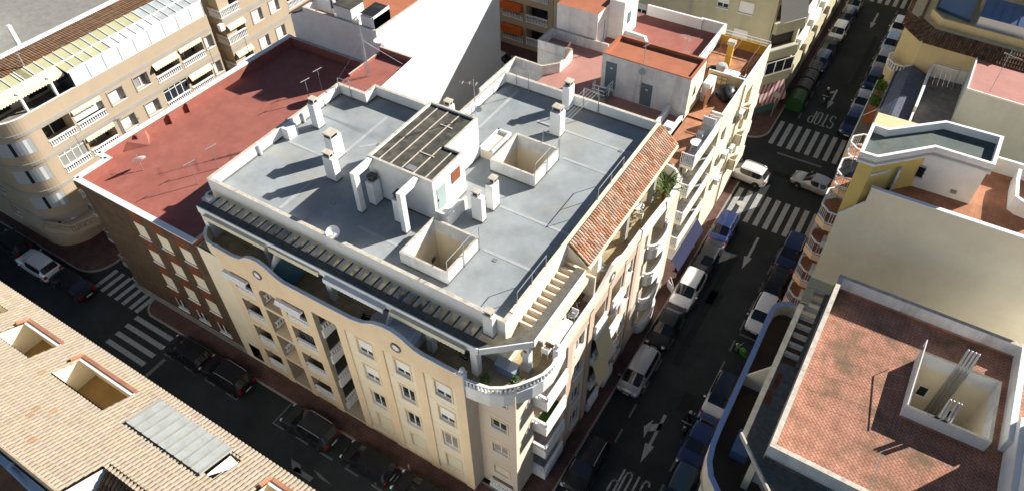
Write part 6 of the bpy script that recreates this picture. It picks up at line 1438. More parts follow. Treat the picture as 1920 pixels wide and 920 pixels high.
make_car('sedan',SI,'silver saloon edging into the crossing from behind the railed balconies',-3.1,58.4,PI-.10,group='driving')
make_car('suv',WH,'white car parked in the back street behind the blank white wall',-40.2,61.3,-.05)
make_car('suv',WH,'white SUV parked at the corner below the rounded tan building',-57.6,13.85,PI,group=gD)
make_car('hatch',GR,'dark car cut by the left edge of the photo',-62.1,14.2,PI,group=gD)
make_car('sedan',BK,'black car parked against the zebra crossing behind the white SUV',-53.2,14.0,PI,group=gD,)
make_car('hatch',BK,'black hatchback parked below the brick wall, touching the wide zebra crossing',-39.1,14.25,PI,group=gD)
make_car('suv',BK,'black SUV parked where brick and cream facades meet',-34.9,14.35,PI,group=gD)
make_car('suv',GR,'black estate with bright roof rails and shining windscreen under the arched facade',-26.5,14.35,PI,group=gD)
make_car('hatch',BK,'black hatchback with a pale sunroof below the cream windows',-21.2,14.4,PI,group=gD,shade=True)
make_car('sedan',BK,'black car at the bottom edge below the corner bay',-16.6,14.45,PI,group=gD)
# ---- motorcycles and riders
def motorcycle(x,y,heading,label,col,scale=1.0):
    root=thing('motorcycle',label,'motorcycle',(x,y,0),rot=heading,world=False)
    for wx in (-.66,.66):
        t=MB();t.lathe((wx,-.06,.31),[(.2,0),(.29,0),(.31,.03),(.31,.09),(.29,.12),(.2,.12)],16,0,(0,1,0));w_=t.build('wheel',M['rubber'],root)
        r=MB();r.lathe((wx,-.04,.31),[(0,.0),(.2,.0),(.2,.08),(0,.08)],12,0,(0,1,0));r.build('rim',M['rim'],w_)
    pm=paint(col[0],col[1],.2)
    m=MB();m.ball((.12,0,.78),.26,10,0,1.25,.75,.72);m.ball((-.62,0,.78),.17,8,0,1.6,.6,.5);m.ball((.60,0,.66),.14,8,0,1.3,.6,.35);m.bar((-.5,0,.45),(.35,0,.55),.26,.3);m.ball((.62,0,.98),.15,8,0,.7,.9,1.0);m.build('body',pm,root)
    m=MB();m.ball((-.38,0,.82),.17,10,0,1.9,.85,.42);m.build('seat',M['blacktrim'],root)
    m=MB();m.bar((.66,.08,.31),(.50,.08,1.0),.05,.05);m.bar((.66,-.08,.31),(.50,-.08,1.0),.05,.05);m.tube((.46,-.38,1.06),(.46,.38,1.06),.022,6);m.tube((-.5,.16,.3),(-.95,.18,.45),.05,8);m.build('fork',M['metal'],root)
    m=MB();m.ball((.74,0,.9),.09,8);m.build('headlight',M['lamp'],root)
    for s_ in (1,-1):
        m=MB();m.bar((.46,s_*.3,1.06),(.42,s_*.36,1.24),.02,.02);m.ball((.42,s_*.38,1.25),.06,6,0,.4,1,.7);m.build('mirror',M['blacktrim'],root)
    return root
motorcycle(-6.15,73.1,D,'dark motorcycle ridden down the far street past the arrow',('bike_dark',(.03,.03,.035,1)))
motorcycle(-3.85,28.6,D,'black motorcycle ridden beside the blue saloon below the curved wall',('bike_black',(.012,.012,.012,1)))
motorcycle(-2.45,36.3,rad(160),'green motorcycle parked across the kerb by the sky-tinted curved wall',('bike_green',(.06,.25,.04,1)))
def rider(x,y,heading,label,jacket,helmet):
    root=thing('person',label,'person',(x,y,0),rot=heading,world=False)
    V_=[(-.32,0,.92),(-.26,0,1.15),(-.16,0,1.38),(-.10,0,1.5),(-.05,0,1.66),
        (-.14,.21,1.40),(.12,.30,1.18),(.42,.30,1.08),(-.14,-.21,1.40),(.12,-.30,1.18),(.42,-.30,1.08),
        (-.28,.13,.90),(.10,.21,.78),(-.12,.22,.40),(.06,.22,.34),(-.28,-.13,.90),(.10,-.21,.78),(-.12,-.22,.40),(.06,-.22,.34)]
    E_=[(0,1),(1,2),(2,3),(3,4),(2,5),(5,6),(6,7),(2,8),(8,9),(9,10),(0,11),(11,12),(12,13),(13,14),(0,15),(15,16),(16,17),(17,18)]
    R_=[.17,.17,.18,.07,.10,.09,.065,.05,.09,.065,.05,.12,.095,.065,.05,.12,.095,.065,.05]
    me=bpy.data.meshes.new('body');me.from_pydata(V_,E_,[]);o=bpy.data.objects.new('body',me);COL.objects.link(o);o.parent=root
    sk_=o.modifiers.new('skin','SKIN');me.skin_vertices
    for v,r in zip(me.skin_vertices[0].data,R_): v.radius=(r,r)
    me.skin_vertices[0].data[0].use_root=True
    ss=o.modifiers.new('sub','SUBSURF');ss.levels=1;ss.render_levels=1
    me.materials.append(mat('clothes_'+jacket[0],jacket[1],rough=.8,var=.1))
    m=MB();m.ball((-.03,0,1.72),.145,14,0,1.08,.95,1.05);h_=m.build('helmet',mat('helmet_'+helmet[0],helmet[1],rough=.3,var=0),root)
    m=MB();m.ball((.035,0,1.73),.125,12,0,.85,.9,.55);m.build('visor',M['carglass'],h_)
    return root
rider(-6.15,73.1,D,'person in dark clothes and pale helmet riding a motorcycle down the far street',('dark',(.03,.03,.035,1)),('pale',(.6,.6,.58,1)))
rider(-3.85,28.6,D,'person in black with grey helmet riding a motorcycle beside the blue saloon',('black',(.015,.015,.016,1)),('grey',(.3,.3,.3,1)))
# ================================================================== STREET FURNITURE AND LOOSE THINGS
def bin_(x,y,label,col,w=1.5,l=1.7,h=1.5,group=None,ridged=True):
    r=thing('rubbish_container',label,'waste container',(x,y,0),group)
    m=MB();m.box(x-w/2,x+w/2,y-l/2,y+l/2,.12,h*.72);m.build('tub',M[col],r)
    m=MB();n=8
    for k in range(n):
        a0,a1=PI*k/n,PI*(k+1)/n
        P=[(x+w/2*math.cos(a)*1.02,h*.72+ (h*.3)*math.sin(a)) for a in (a0,a1)]
        m.face([(P[0][0],y-l/2-.02,P[0][1]),(P[1][0],y-l/2-.02,P[1][1]),(P[1][0],y+l/2+.02,P[1][1]),(P[0][0],y+l/2+.02,P[0][1])],0,True)
    for yy in (y-l/2-.02,y+l/2+.02): m.face([(x+w/2*math.cos(PI*k/n)*1.02,yy,h*.72+h*.3*math.sin(PI*k/n)) for k in range(n+1)])
    for yy in (y-l/4,y,y+l/4): m.bar((x-w*.3,yy,h*.98),(x+w*.3,yy,h*.98),.05,.12)
    m.build('lid',M[col],r)
    m=MB()
    for sx in (-1,1):
        for sy in (-1,1): m.lathe((x+sx*w*.4,y+sy*l*.4-.04,.1),[(0,0),(.1,0),(.1,.08),(0,.08)],8,0,(0,1,0))
    m.build('wheels',M['rubber'],r)
mat('container_grey',(.06,.068,.075,1),rough=.5);M['cgrey']=MATS['container_grey'];mat('container_green',(.012,.06,.014,1),rough=.5);M['cgreen']=MATS['container_green']
bin_(-8.65,77.6,'grey rubbish container at the far end of the row, next to a parked car','cgrey',group='rubbish containers by the kerb')
bin_(-8.65,75.55,'grey rubbish container in the middle of the row of three','cgrey',group='rubbish containers by the kerb')
bin_(-8.65,73.45,'grey rubbish container right behind the green one','cgrey',group='rubbish containers by the kerb')
bin_(-8.6,70.6,'large green recycling container nearest the crossing','cgreen',1.7,2.0,1.7,group='rubbish containers by the kerb')
r=thing('road_sign','round pale road sign on a pole seen from behind at the far corner','sign',(-10.2,67.4,.12));m=MB();m.tube((-10.2,67.4,.1),(-10.2,67.4,2.7),.04,8);m.build('pole',M['metal'],r);m=MB();m.lathe((-10.2,67.36,2.9),[(0,0),(.36,0),(.36,.03),(0,.03)],20,0,(0,-1,0));m.build('sign_plate',M['metal'],r)
r=thing('bollard','short pale bollard on the pavement edge behind the black sunroof hatchback','bollard',(-18.6,15.5,.12));m=MB();m.lathe((-18.6,15.5,.12),[(.07,0),(.06,.8),(.05,.92),(0,.95)],10);m.build('post',M['kerb'],r)
r=thing('manhole_cover','round dark manhole cover in the near end of the lower zebra crossing','manhole',(-8.4,52.9,.007));m=MB();m.lathe((-8.4,52.9,.008),[(0,.004),(.36,.004),(.38,0)],20);m.build('lid',M['greyband'],r)
# ---- dishes and aerials
def dish(px,py,z,rr,label,m_='dish',dirv=(.35,-.9,.35),pole=.7,at=None):
    c=Vector(at) if at else G(px,py,z)
    r=thing('satellite_dish',label,'satellite dish',(c.x,c.y,c.z-pole));ax=Vector(dirv).normalized()
    m=MB();m.lathe(c,[(0,0),(rr*.5,rr*.06),(rr*.85,rr*.19),(rr,rr*.28),(rr*1.0,rr*.30),(rr*.84,rr*.22),(0,.02)],20,0,ax);m.build('reflector',M[m_],r)
    m=MB();m.tube(c-ax*.02,c-ax*.1+Vector((0,0,-pole)),.03,6);m.bar(c+Vector((0,0,-rr*.8)),c+ax*rr*.9,.03,.03);m.ball(c+ax*rr*.9,.05,6);m.build('mount',M['metal'],r)
    return r
dish(623,434,16.25,.42,'white satellite dish on the front parapet of the grey roof',dirv=(.75,-.45,.35))
dish(798,293,13,.3,'small grey dish on the orange topped stair house wall',m_='greydish',at=(-16.85,45.3,15.7),dirv=(.1,-1,.1),pole=.3)
dish(203,293,12.4,.55,'cream satellite dish tilted on the red roof near the street corner',m_='dish',at=(-45.6,20.4,12.5),dirv=(-.6,.3,.55),pole=.7)
dish(897,204,18,.22,'small grey dish on the aerial mast beside the roof stair house',m_='greydish',at=(-22.55,31.6,18.6),dirv=(.5,-.8,.1),pole=.3)
def mast(x,y,z0,z1,label,arms,dishr=None,r_=.025,name='aerial_mast'):
    r=thing(name,label,'aerial',(x,y,z0));m=MB();m.tube((x,y,z0),(x,y,z1),r_,6);m.build('pole',M['metal'],r)
    for (z,ang,L,n) in arms:
        a=MB();dx,dy=math.cos(ang),math.sin(ang);p=Vector((x-dx*L*.3,y-dy*L*.3,z));q=Vector((x+dx*L*.7,y+dy*L*.7,z));a.tube(p,q,.014,5)
        for k in range(n):
            c=p+(q-p)*(k+.5)/n;w=.2*(1-.4*k/n);a.tube(c+Vector((-dy*w,dx*w,0)),c+Vector((dy*w,-dx*w,0)),.008,4)
        a.build('aerial_arm',M['metal'],r)
    return r
mast(-22.4,31.0,15.4,21.2,'tall thin aerial mast standing behind the roof stair house',[(20.9,rad(200),1.3,3),(19.2,rad(220),.9,2)])
mast(-22.65,30.95,16,19.0,'short aerial pole fixed on the back corner of the stair house',[(18.8,rad(250),.8,3)])
r=mast(-34.7,34.4,15.6,20.4,'lattice aerial mast with guy wires on the red wing roof',[(20.2,rad(160),1.3,6),(18.9,rad(-30),1.4,7),(17.6,rad(-40),.9,5)])
m=MB()
for dx,dy in ((.16,0),(-.08,.14),(-.08,-.14)): m.tube((-34.7+dx,34.4+dy,15.6),(-34.7+dx*.6,34.4+dy*.6,18.4),.02,5)
for k in range(9):
    z=15.8+.3*k;m.bar((-34.54,34.4,z),(-34.78,34.54,z+.15),.015,.015);m.bar((-34.78,34.26,z),(-34.54,34.4,z+.15),.015,.015)
m.build('lattice',M['metal'],r)
m=MB()
for q in ((-36.0,35.1,15.8),(-35.3,31.3,16.2),(-33.0,36.5,16)): m.tube((-34.7,34.4,18.6),q,.008,4)
m.build('guy_wire',M['metal'],r)
mast(-16.85,45.25,13.6,18.2,'thin aerial pole with a grey dish in front of the orange stair house',[(17.9,rad(70),.8,4),(14.4,rad(20),.5,3)])
mast(-15.9,52.2,12.7,15.6,'fish bone aerials crossed on the rear red roof',[(15.4,rad(20),1.3,8),(15.2,rad(150),1.3,8),(14.0,rad(200),1.0,7)])
mast(-27.0,49.7,12.5,13.8,'small T shaped clothes post on the dark red corner terrace',[(13.8,rad(-30),.8,1)])
mast(7.2,68.3,8.7,12.8,'leaning aerial with broom like arms above the pink roof',[(12.4,rad(-20),1.6,9),(12.1,rad(30),1.1,7)])
mast(-55.9+.0-3.9,21.9,15.2,16.3,'small white pipe standing on the sunroom roof edge',[(16.3,rad(90),.3,1)],r_=.06,name='roof_pipe')
def clothes_post(x,y,z,h,w,ang,label,name='clothes_post'):
    r=thing(name,label,'clothes post',(x,y,z));m=MB();m.tube((x,y,z),(x,y,z+h),.03,6);m.tube((x-math.cos(ang)*w/2,y-math.sin(ang)*w/2,z+h),(x+math.cos(ang)*w/2,y+math.sin(ang)*w/2,z+h),.03,6);m.build('post',M['metal'],r);return r
for (px,py,lab) in [(143,270,'T shaped clothes post at the corner of the red roof, leftmost of the line'),(217,237,'T shaped clothes post against the red parapet left of the three ribs'),(390,106,'T shaped clothes post by the dark shaded end of the red roof'),(455,82,'T shaped clothes post deep in the shade of the red roof')]:
    c=G(px,py,12.6);clothes_post(c.x+.5,c.y,11.71,1.9,.9,rad(80),lab)
for (px,py,lab) in [(400,290,'T shaped clothes post beside the dark flue on the red roof'),(360,320,'T shaped clothes post nearest the white roof flue'),(575,165,'T shaped clothes post left of the shaded clothes lines'),(598,145,'tall T shaped clothes post behind the grey roof corner')]:
    c=G(px,py,13.0);clothes_post(c.x,c.y,11.71,2.0,.9,rad(80),lab)
def frame_line(p,q,z0,z1,label,lines=None):
    r=thing('clothes_line',label,'clothes line',(p[0],p[1],z0));m=MB()
    for c in (p,q): m.tube((c[0],c[1],z0),(c[0],c[1],z1),.03,6)
    m.tube((p[0],p[1],z1),(q[0],q[1],z1),.03,6);m.build('frame',M['metal'],r)
    if lines:
        m=MB()
        for k in range(5):
            t=(k+.5)/5;a=Vector((p[0]+(q[0]-p[0])*t,p[1]+(q[1]-p[1])*t,z1));b=Vector((lines[0][0]+(lines[1][0]-lines[0][0])*t,lines[0][1]+(lines[1][1]-lines[0][1])*t,z1))
            m.tube(a,b,.005,4)
        m.build('line',M['whitemetal'],r)
frame_line((-24.25,39.0),(-23.2,39.0),15.32,17.15,'clothes line frame at the back left corner of the grey roof',((-25.2,36.2),(-24.0,35.6)))
frame_line((-18.7,39.1),(-17.5,39.1),15.32,17.15,'clothes line frame at the middle of the back parapet',((-18.9,35.3),(-17.7,35.2)))
frame_line((2.45,73.2),(4.6,73.2),5.6,7.6,'black clothes line frame on the grey tiled terrace',((2.5,69),(4.6,69)))
frame_line((-35.0,31.5),(-34.0,31.6),15.32,16.9,'clothes lines strung in the shaded left back corner of the grey roof',((-26.6,31.9),(-26.4,31.2)))
# patio rail poles, cord and aerials
r=thing('clothes_pole','long pale pole propped along the light well of the paved roof','pole',(6.5,29.6,13));m=MB();m.tube((6.55,27.5,13.1),(6.55,31.9,13.6),.035,6);m.tube((6.55,31.9,13.0),(6.55,31.9,13.6),.02,6);m.build('pole',M['whitemetal'],r)
r=thing('clothes_line','clothes line wires from the light well to the left parapet','clothes line',(6.5,29.5,13));m=MB()
for y in (28.2,29.2,30.4): m.tube((6.5,y,13.25),(1.4,y-1.2,13.05),.007,4)
m.build('line',M['metal'],r)
# flue on the red roof
r=thing('extractor_flue','white rooftop extractor with cowl and grey box in the corner of the red roof','extractor',(-36.4,20.2,11.7));m=MB();m.box(-36.8,-35.9,19.7,20.6,11.71,12.6,1);m.tube((-37.2,20.1,11.71),(-37.2,20.1,12.9),.28,12);m.lathe((-37.2,20.1,12.9),[(.28,0),(.42,.1),(.42,.45),(.2,.5)],14);m.build('cowl',[M['dirtywhite'],M['greydish']],r)
# ---- terrace furniture
def table(x,y,z,rr,label,round_=True,l=1.6,w=.9,col='whitepaint',leg='whitemetal',rot=0.0,h=.74):
    r=thing('table',label,'table',(x,y,z));m=MB()
    if round_: m.lathe((x,y,z+h-.04),[(0,0),(rr,0),(rr,.04),(0,.045)],24)
    else:
        P=[(x+math.cos(rot)*a-math.sin(rot)*b,y+math.sin(rot)*a+math.cos(rot)*b) for a,b in ((-l/2,-w/2+.15),(-l/2+.15,-w/2),(l/2-.15,-w/2),(l/2,-w/2+.15),(l/2,w/2-.15),(l/2-.15,w/2),(-l/2+.15,w/2),(-l/2,w/2-.15))];m.prism(P,z+h-.04,z+h)
    m.build('tabletop',M[col],r)
    for a,b in ((-1,-1),(1,-1),(1,1),(-1,1)):
        m=MB();k=.6*(rr if round_ else w/2);m.bar((x+a*k,y+b*k,z),(x+a*k*.8,y+b*k*.8,z+h-.04),.05,.05);m.build('leg',M[leg],r)
    return r
def chair(x,y,z,ang,label,col='whitepaint',group=None):
    r=thing('chair',label,'chair',(x,y,z),group,ang,world=False)
    m=MB();m.box(-.22,.22,-.22,.22,.42,.46);m.build('seat',M[col],r)
    m=MB();m.box(-.24,-.2,-.22,.22,.5,.88);m.build('backrest',M[col],r)
    for a,b in ((-1,-1),(1,-1),(1,1),(-1,1)):
        m=MB();m.bar((a*.2,b*.2,0),(a*.19,b*.19,.9 if a<0 else .62),.04,.04);m.build('leg',M[col],r)
    for b in (-1,1):
        m=MB();m.bar((-.2,b*.22,.64),(.2,b*.22,.62),.04,.03);m.build('armrest',M[col],r)
    return r
M['mosaic']=mat('mosaic_tabletop',(0.50,0.52,0.55,1),rough=.4,var=.5,scale=14)
table(-20.55,17.85,12.16,.72,'round table with pale mosaic top on the front terrace',col='mosaic',leg='blackmetal')
for i,(a,t) in enumerate([(rad(200),'left of the round mosaic table'),(rad(300),'on the street side of the round mosaic table'),(rad(20),'right of the round mosaic table'),(rad(100),'behind the round mosaic table')]):
    chair(-20.55+1.0*math.cos(a),17.85+.85*math.sin(a),12.16,a+PI,'dark metal chair '+t,'blackmetal','chairs round the mosaic table')
table(-11.35,22.5,12.16,.5,'long white garden table on the sunny right terrace',False,2.0,1.0,rot=rad(88))
chair(-11.35,21.1,12.16,rad(90),'white garden chair at the near end of the long white table',group='white garden chairs')
chair(-11.25,24.1,12.16,rad(-90),'white garden chair at the far end of the long white table',group='white garden chairs')
r=thing('sun_lounger','dark wicker lounger under the right pergola','lounger',(-11.9,24.9,12.16));m=MB();m.box(-12.3,-11.7,24.2,25.6,12.4,12.48);m.face([(-12.3,25.0,12.5),(-11.7,25.0,12.5),(-11.7,25.65,12.95),(-12.3,25.65,12.95)]);m.build('bed',M['wood'],r);m=MB()
for a in (-12.25,-11.75):
    for b in (24.3,25.5): m.bar((a,b,12.16),(a,b,12.4),.05,.05)
m.build('legs',M['wood'],r)
r=thing('storage_box','grey garden storage box with a pale lid panel on the corner terrace','storage box',(-12.75,18.9,12.16));m=MB();m.box(-13.3,-12.0,18.7,19.24,12.16,12.85);m.build('box',M['bluesheet'],r);m=MB();m.face([(-13.32,18.66,12.87),(-12.5,18.66,12.87),(-12.5,19.24,13.05),(-13.32,19.24,13.05)],0);m.face([(-12.49,18.66,12.88),(-11.98,18.66,12.88),(-11.98,19.24,13.06),(-12.49,19.24,13.06)],1);m.build('lid',[M['greydish'],M['plastic']],r)
r=thing('garden_shed','low white sheet roofed shed between the front terraces','shed',(-18.9,17.9,12.16));m=MB();m.box(-19.5,-17.9,17.1,18.6,12.16,13.6);m.build('wall',M['white'],r);m=MB();m.face([(-19.55,17.0,13.55),(-17.6,17.0,13.35),(-17.6,18.7,13.65),(-19.55,18.7,13.75)]);m.build('roof',M['bluetrim'],r)
r=thing('canvas_screen','dark teal canvas screen across the second front terrace','screen',(-28.0,17.8,12.16));m=MB();m.face([(-28.4,17.1,13.4),(-26.9,17.2,12.9),(-26.7,18.9,13.4),(-28.3,19.0,14.2)]);m.face([(-28.4,17.1,13.4),(-26.9,17.2,12.9),(-26.9,17.25,12.16),(-28.4,17.15,12.16)]);m.build('canvas',mat('teal_canvas',(0.05,0.12,0.14,1),var=.2),r)
r=thing('exercise_bike','dark folded bicycle beside the corner column','bicycle',(-14.75,18.5,12.16));m=MB()
for cx in (-15.2,-14.5): m.lathe((cx,18.45,12.46),[(.26,0),(.3,.0),(.3,.05),(.26,.05)],16,0,(0,1,0))
m.path([(-15.2,18.47,12.46),(-14.95,18.47,12.9),(-14.6,18.47,12.9),(-14.5,18.47,12.46)],.03);m.path([(-14.95,18.47,12.9),(-15.0,18.47,13.05)],.03);m.build('frame',M['blackmetal'],r)
def potplant(x,y,z,rr,h,label,n=220,col='leaf',spiky=False,seed=1):
    r=thing('potted_plant',label,'potted plant',(x,y,z));m=MB();m.lathe((x,y,z),[(.14,0),(.2,.3),(.22,.32),(0,.3)],10);m.build('pot',M['pot'],r)
    m=MB();m.tube((x,y,z+.28),(x,y,z+h*.6),.025,5)
    m.build('stem',M['wood'],r)
    m=MB()
    if spiky:
        rnd=random.Random(seed)
        for k in range(46):
            a=rnd.uniform(0,2*PI);e=rnd.uniform(.15,1.2);L=h*rnd.uniform(.5,.9);b=Vector((x,y,z+.3+rnd.uniform(0,h*.5)));d=Vector((math.cos(a)*math.cos(e),math.sin(a)*math.cos(e),math.sin(e)));s_=Vector((-d.y,d.x,0)).normalized()*.06;mid=b+d*L*.6;tip=b+d*L-Vector((0,0,L*.3))
            m.face([b-s_*.3,mid-s_,tip,mid+s_,b+s_*.3],0)
    else: leaves(m,(x,y,z+.3+h*.5),rr,n,.11,0,seed,h*.55/rr,1)
    m.build('foliage',[M[col],M['leafdark']],r);return r
potplant(-13.2,17.6,12.16,.38,.75,'bushy potted plant left behind the curved balustrade',seed=3)
potplant(-11.75,18.3,12.16,.38,.8,'bushy potted plant right behind the curved balustrade',seed=5)
potplant(-10.95,36.6,12.16,.5,2.4,'tall banana like plant at the rounded end of the right terrace',spiky=True,seed=8)
table(-11.9,34.4,12.16,.45,'small round table under the tiled lean-to',col='whitepaint')
chair(-11.45,33.8,12.16,rad(100),'cream wicker chair beside the small table under the lean-to','creamshut')
chair(-11.35,28.3,12.16,rad(0),'metal folding chair standing in sun below the tiled eave','metal')
r=thing('barbecue','black covered barbecue at the near end of the tiled lean-to','barbecue',(-11.4,26.7,12.16));m=MB();m.ball((-11.4,26.7,12.75),.3,10,0,1,1.2,.8);m.build('cover',M['tarp'],r);m=MB();m.box(-11.6,-11.2,26.5,26.9,12.16,12.6);m.build('stand',M['blackmetal'],r)
potplant(-11.8,24.5+1.7,12.16,.2,.6,'small plant by the divider of the right terrace',n=80,seed=9)
# balcony of the cream street building
table(-11.0,42.6,12.33,.45,'small white table on the top white balcony',col='whitepaint')
chair(-11.15,43.7,12.33,rad(-80),'white chair on the top white balcony','whitepaint')
r=thing('glass_partition','gridded frosted partition across the top white balcony','partition',(-10.9,44.6,12.33));m=MB();m.box(-11.35,-10.45,44.6,44.63,12.33,14.0,0);m.build('pane',M['plastic'],r);m=MB()
for x in (-11.36,-10.9,-10.44): m.box(x-.03,x+.03,44.56,44.67,12.33,14.05)
for z in (12.8,13.4,14.0): m.box(-11.38,-10.42,44.57,44.66,z-.03,z+.03)
m.build('frame',M['whitemetal'],r)
r=thing('covered_furniture','bulky heap under a shiny black tarpaulin on the brown terrace','covered heap',(-11.3,50.2,12.4));m=MB()
rnd=random.Random(2);m.ball((-11.4,50.2,12.75),.75,14,0,1.0,1.35,.85);m.v=[(-11.4+(x+11.4)*(1+.22*math.sin(9*x+7*y)),50.2+(y-50.2)*(1+.2*math.cos(6*x-5*y)),max(12.41,z+.12*math.sin(11*x)*math.cos(8*y))) for x,y,z in m.v];m.build('tarpaulin',M['tarp'],r,merge=True)
m=MB()
for (x,y,z,a) in [(-10.9,49.6,12.95,'w')]: 
    for k in range(6): m.face([(-10.85+rnd.uniform(-.25,.15),49.4+rnd.uniform(-.1,.6),12.9+rnd.uniform(0,.2)) for _ in range(4)])
m.build('white_lettering_patch',M['whitepaint'],r)
r=thing('water_tank','pale grey covered tank beside the ochre pillar','tank',(-13.0,53.4,12.4));m=MB();m.lathe((-13.0,53.4,12.41),[(.45,0),(.5,.5),(.35,.75),(0,.8)],14);m.build('tank',M['greydish'],r);m=MB();m.ball((-13.7,53.2,12.6),.4,10,0,1,1,.7);m.build('sack',M['tarp'],r)
table(-11.9,52.6,12.4,.5,'white plastic table on the cluttered upper terrace',False,1.3,.8)
chair(-11.0,52.5,12.4,rad(180),'white plastic chair on the cluttered upper terrace')
r=thing('ladder','wooden ladder leaning on the side of the upper terrace','ladder',(-11.0,54.2,12.4));m=MB()
for dx in (0,.35): m.bar((-11.6+dx,53.0,12.45),(-10.9+dx*.4,55.6,13.5),.06,.06)
for k in range(7): t=k/6;m.bar((-11.6+.7*t,53+2.6*t,12.45+1.05*t),(-11.25+.49*t,53+2.6*t,12.45+1.05*t),.04,.04)
m.build('rail',M['wood'],r)
r=thing('pergola_frame','rusty bare pergola frame over the upper terrace','pergola',(-12.4,54.5,12.4));m=MB()
for x in (-14.2,-10.9):
    for y in (53.0,56.2): m.tube((x,y,12.4),(x,y,14.2),.025,5)
for y in (53.0,54.6,56.2): m.tube((-14.2,y,14.2),(-10.9,y,14.2),.02,5)
for x in (-14.2,-12.5,-10.9): m.tube((x,53,14.2),(x,56.2,14.2),.02,5)
m.build('frame',M['rust'],r)
r=thing('steel_ladder_rack','rusty tube rack against the brown terrace wall','rack',(-12.6,51.4,12.4));m=MB()
for z in (12.9,13.2): m.tube((-13.3,51.55,z),(-11.9,51.55,z),.025,5)
for k in range(4): m.tube((-13.3+.46*k,51.55,12.4),(-13.3+.46*k,51.55,13.2),.025,5)
m.build('rack',M['rust'],r)
# planted front terrace of the low house
for i,(x,y,h,lab) in enumerate([(-1.35,72.9,1.6,'big bright green shrub at the far end of the planted front terrace'),(-1.3,70.2,1.4,'yellow green shrub in the middle of the planted front terrace')]):
    r=thing('shrub',lab,'shrub',(x,y,2.5));m=MB();m.lathe((x,y,2.52),[(.2,0),(.26,.35),(0,.33)],10);m.build('pot',M['pot'],r);m=MB()
    for k in range(5): m.tube((x,y,2.8),(x+.3*math.cos(k*1.3),y+.4*math.sin(k*1.3),2.9+h*.7),.025,5)
    m.build('stem',M['wood'],r);m=MB();leaves(m,(x,y,2.9+h*.55),.8,700,.13,0,30+i,.9,1);m.build('foliage',[mat('bright_leaf',(0.14,0.26,0.03,1),rough=.6,var=.4,scale=5),M['leaf']],r)
r=thing('orange_tub','large orange tub on the planted front terrace','tub',(-1.2,68.6,2.5));m=MB();m.box(-1.75,-.75,67.7,69.3,2.52,3.2);m.face([(-1.75,67.7,3.22),(-.75,67.7,3.22),(-.75,69.3,3.5),(-1.75,69.3,3.5)]);m.build('tub',M['pot'],r)
# left deck furniture and drying laundry
def laundry(x,y,z,label,cols,L=2.2,ang=0.0):
    r=thing('laundry_rack',label,'laundry',(x,y,z));m=MB();dx,dy=math.cos(ang),math.sin(ang)
    for t in (0,L): m.tube((x+dx*t,y+dy*t,z),(x+dx*t,y+dy*t,z+1.6),.02,5)
    m.tube((x,y,z+1.6),(x+dx*L,y+dy*L,z+1.6),.015,5);m.build('frame',M['metal'],r)
    for i,c in enumerate(cols):
        t=L*(i+.1)/len(cols);t2=t+L*.8/len(cols);m=MB();n=4
        for k in range(n):
            a=t+(t2-t)*k/n;b=t+(t2-t)*(k+1)/n;o0=.04*math.sin(k*2.1+i);o1=.04*math.sin((k+1)*2.1+i)
            m.face([(x+dx*a-dy*o0,y+dy*a+dx*o0,z+1.6),(x+dx*b-dy*o1,y+dy*b+dx*o1,z+1.6),(x+dx*b-dy*o1*2,y+dy*b+dx*o1*2,z+.7),(x+dx*a-dy*o0*2,y+dy*a+dx*o0*2,z+.75)])
        m.build('garment',c,r)
    return r
cl=lambda n,c: mat('cloth_'+n,c,rough=.9,var=.1)
laundry(-71.0,22.2,14.36,'rack of red and dark clothes on the far left roof deck',[cl('black',(.02,.02,.025,1)),cl('black',(.02,.02,.025,1)),cl('red',(.5,.03,.03,1)),cl('red',(.5,.03,.03,1)),cl('black',(.02,.02,.025,1))],3.2,rad(55))
laundry(-43.9,40.6,15.02,'rack of blue clothes on the orange roof terrace beside the stair house',[cl('navy',(.03,.04,.12,1)),cl('white',(.7,.7,.7,1)),cl('navy',(.03,.04,.12,1)),cl('navy',(.03,.04,.12,1))],1.6,rad(100))
table(-45.0,41.6,15.01,.4,'small round table with fruit coloured cloth on the orange roof terrace',col='creamshut')
r=thing('water_tank','white plastic water tank between the red wing and the blank wall','tank',(-37.0,38.6,11.7));m=MB();m.lathe((-37.0,38.6,11.71),[(.55,0),(.55,3.9),(.5,4.1),(.0,4.15)],14);m.build('tank',M['dish'],r)
r=thing('washing_machine','white appliance and red tub behind the yellow roof tower','appliance',(.3,43.9,12.36));m=MB();m.box(.3,.9,43.2,43.8,12.37,13.25);m.build('cabinet',M['whitepaint'],r);m=MB();m.lathe((.6,43.5,13.26),[(.2,0),(.27,.3),(.0,.28)],12);m.build('tub',mat('red_plastic',(.3,.03,.04,1),rough=.4),r)
r=thing('parasol','folded black parasol on the railed balcony beside the yellow tower','parasol',(-.7,45.2,12.4));m=MB();m.tube((-.7,45.2,12.4),(-.7,45.2,14.2),.03,6);m.build('pole',M['metal'],r);m=MB();m.face([(-1.25,43.8,13.2),(-.3,43.8,13.4),(-.3,46,13.4),(-1.25,46,13.2)]);m.build('canopy',M['tarp'],r)
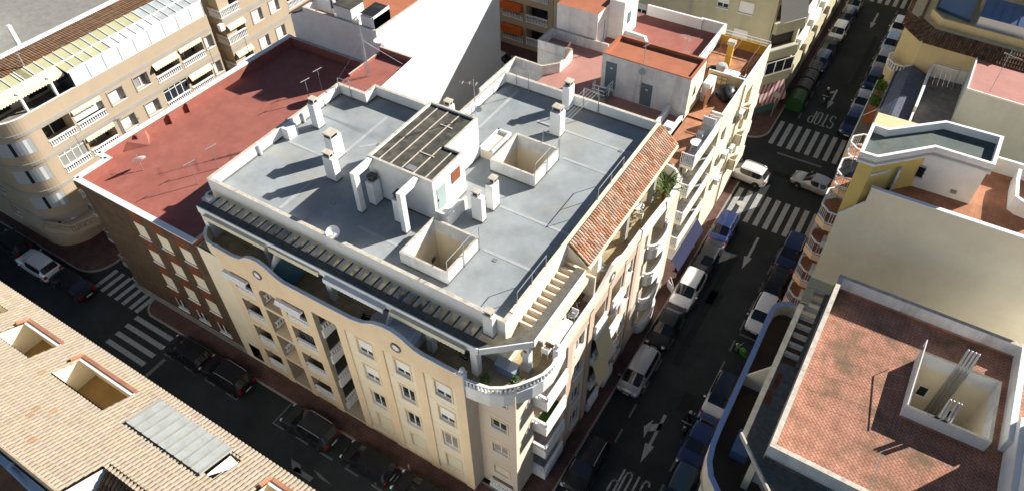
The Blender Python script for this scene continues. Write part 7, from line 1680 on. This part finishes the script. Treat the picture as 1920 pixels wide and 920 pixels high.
r=thing('roof_vent','pale round concrete vent behind the green felt roof','vent',(4.6,63.5,5.6));m=MB();m.lathe((4.6,63.5,5.6),[(.3,0),(.3,.9),(.38,.92),(.38,1.1),(0,1.12)],14);m.build('pipe',M['coping'],r)
r=thing('folding_table','dark wooden folding table behind the right terrace divider','table',(-11.5,25.2,12.16));
m=MB();m.box(-12.1,-11.3,24.9,25.7,12.86,12.9);m.build('tabletop',M['wood'],r);m=MB();m.bar((-12,25,12.16),(-11.4,25.6,12.86),.05,.05);m.bar((-11.4,25,12.16),(-12,25.6,12.86),.05,.05);m.build('legs',M['whitemetal'],r)
# ------------------------------------------------------------------ camera and light
cam=bpy.data.cameras.new('camera'); co=bpy.data.objects.new('camera',cam); COL.objects.link(co)
mw=Matrix((( _R.x,_U.x,-_fw.x,0),(_R.y,_U.y,-_fw.y,0),(_R.z,_U.z,-_fw.z,CAMH),(0,0,0,1)))
co.matrix_world=mw; cam.sensor_width=36; cam.lens=F/1920*36; cam.clip_end=2000; cam.clip_start=.5
S.camera=co
AZ,EL=34.5,27.2
sun=bpy.data.lights.new('sun','SUN'); sun.energy=5.0; sun.angle=rad(.5); sun.color=(1.0,.95,.87)
so=bpy.data.objects.new('sun',sun); COL.objects.link(so)
sd=Vector((math.sin(rad(AZ))*math.cos(rad(EL)),math.cos(rad(AZ))*math.cos(rad(EL)),math.sin(rad(EL))))
so.rotation_euler=sd.to_track_quat('Z','Y').to_euler()
w=bpy.data.worlds.new('World'); S.world=w; w.use_nodes=True
nt=w.node_tree; sk=nt.nodes.new('ShaderNodeTexSky'); sk.sky_type='NISHITA'; sk.sun_disc=False
sk.sun_elevation=rad(EL); sk.sun_rotation=rad(AZ); sk.air_density=1.0; sk.dust_density=0.5; sk.ozone_density=2.5
bg=nt.nodes['Background']; nt.links.new(sk.outputs[0],bg.inputs['Color']); bg.inputs['Strength'].default_value=.037
S.view_settings.view_transform='Standard'; S.view_settings.look='None'; S.view_settings.gamma=1; S.view_settings.exposure=1.05
S.render.engine='CYCLES'; S.cycles.max_bounces=6; S.cycles.diffuse_bounces=3
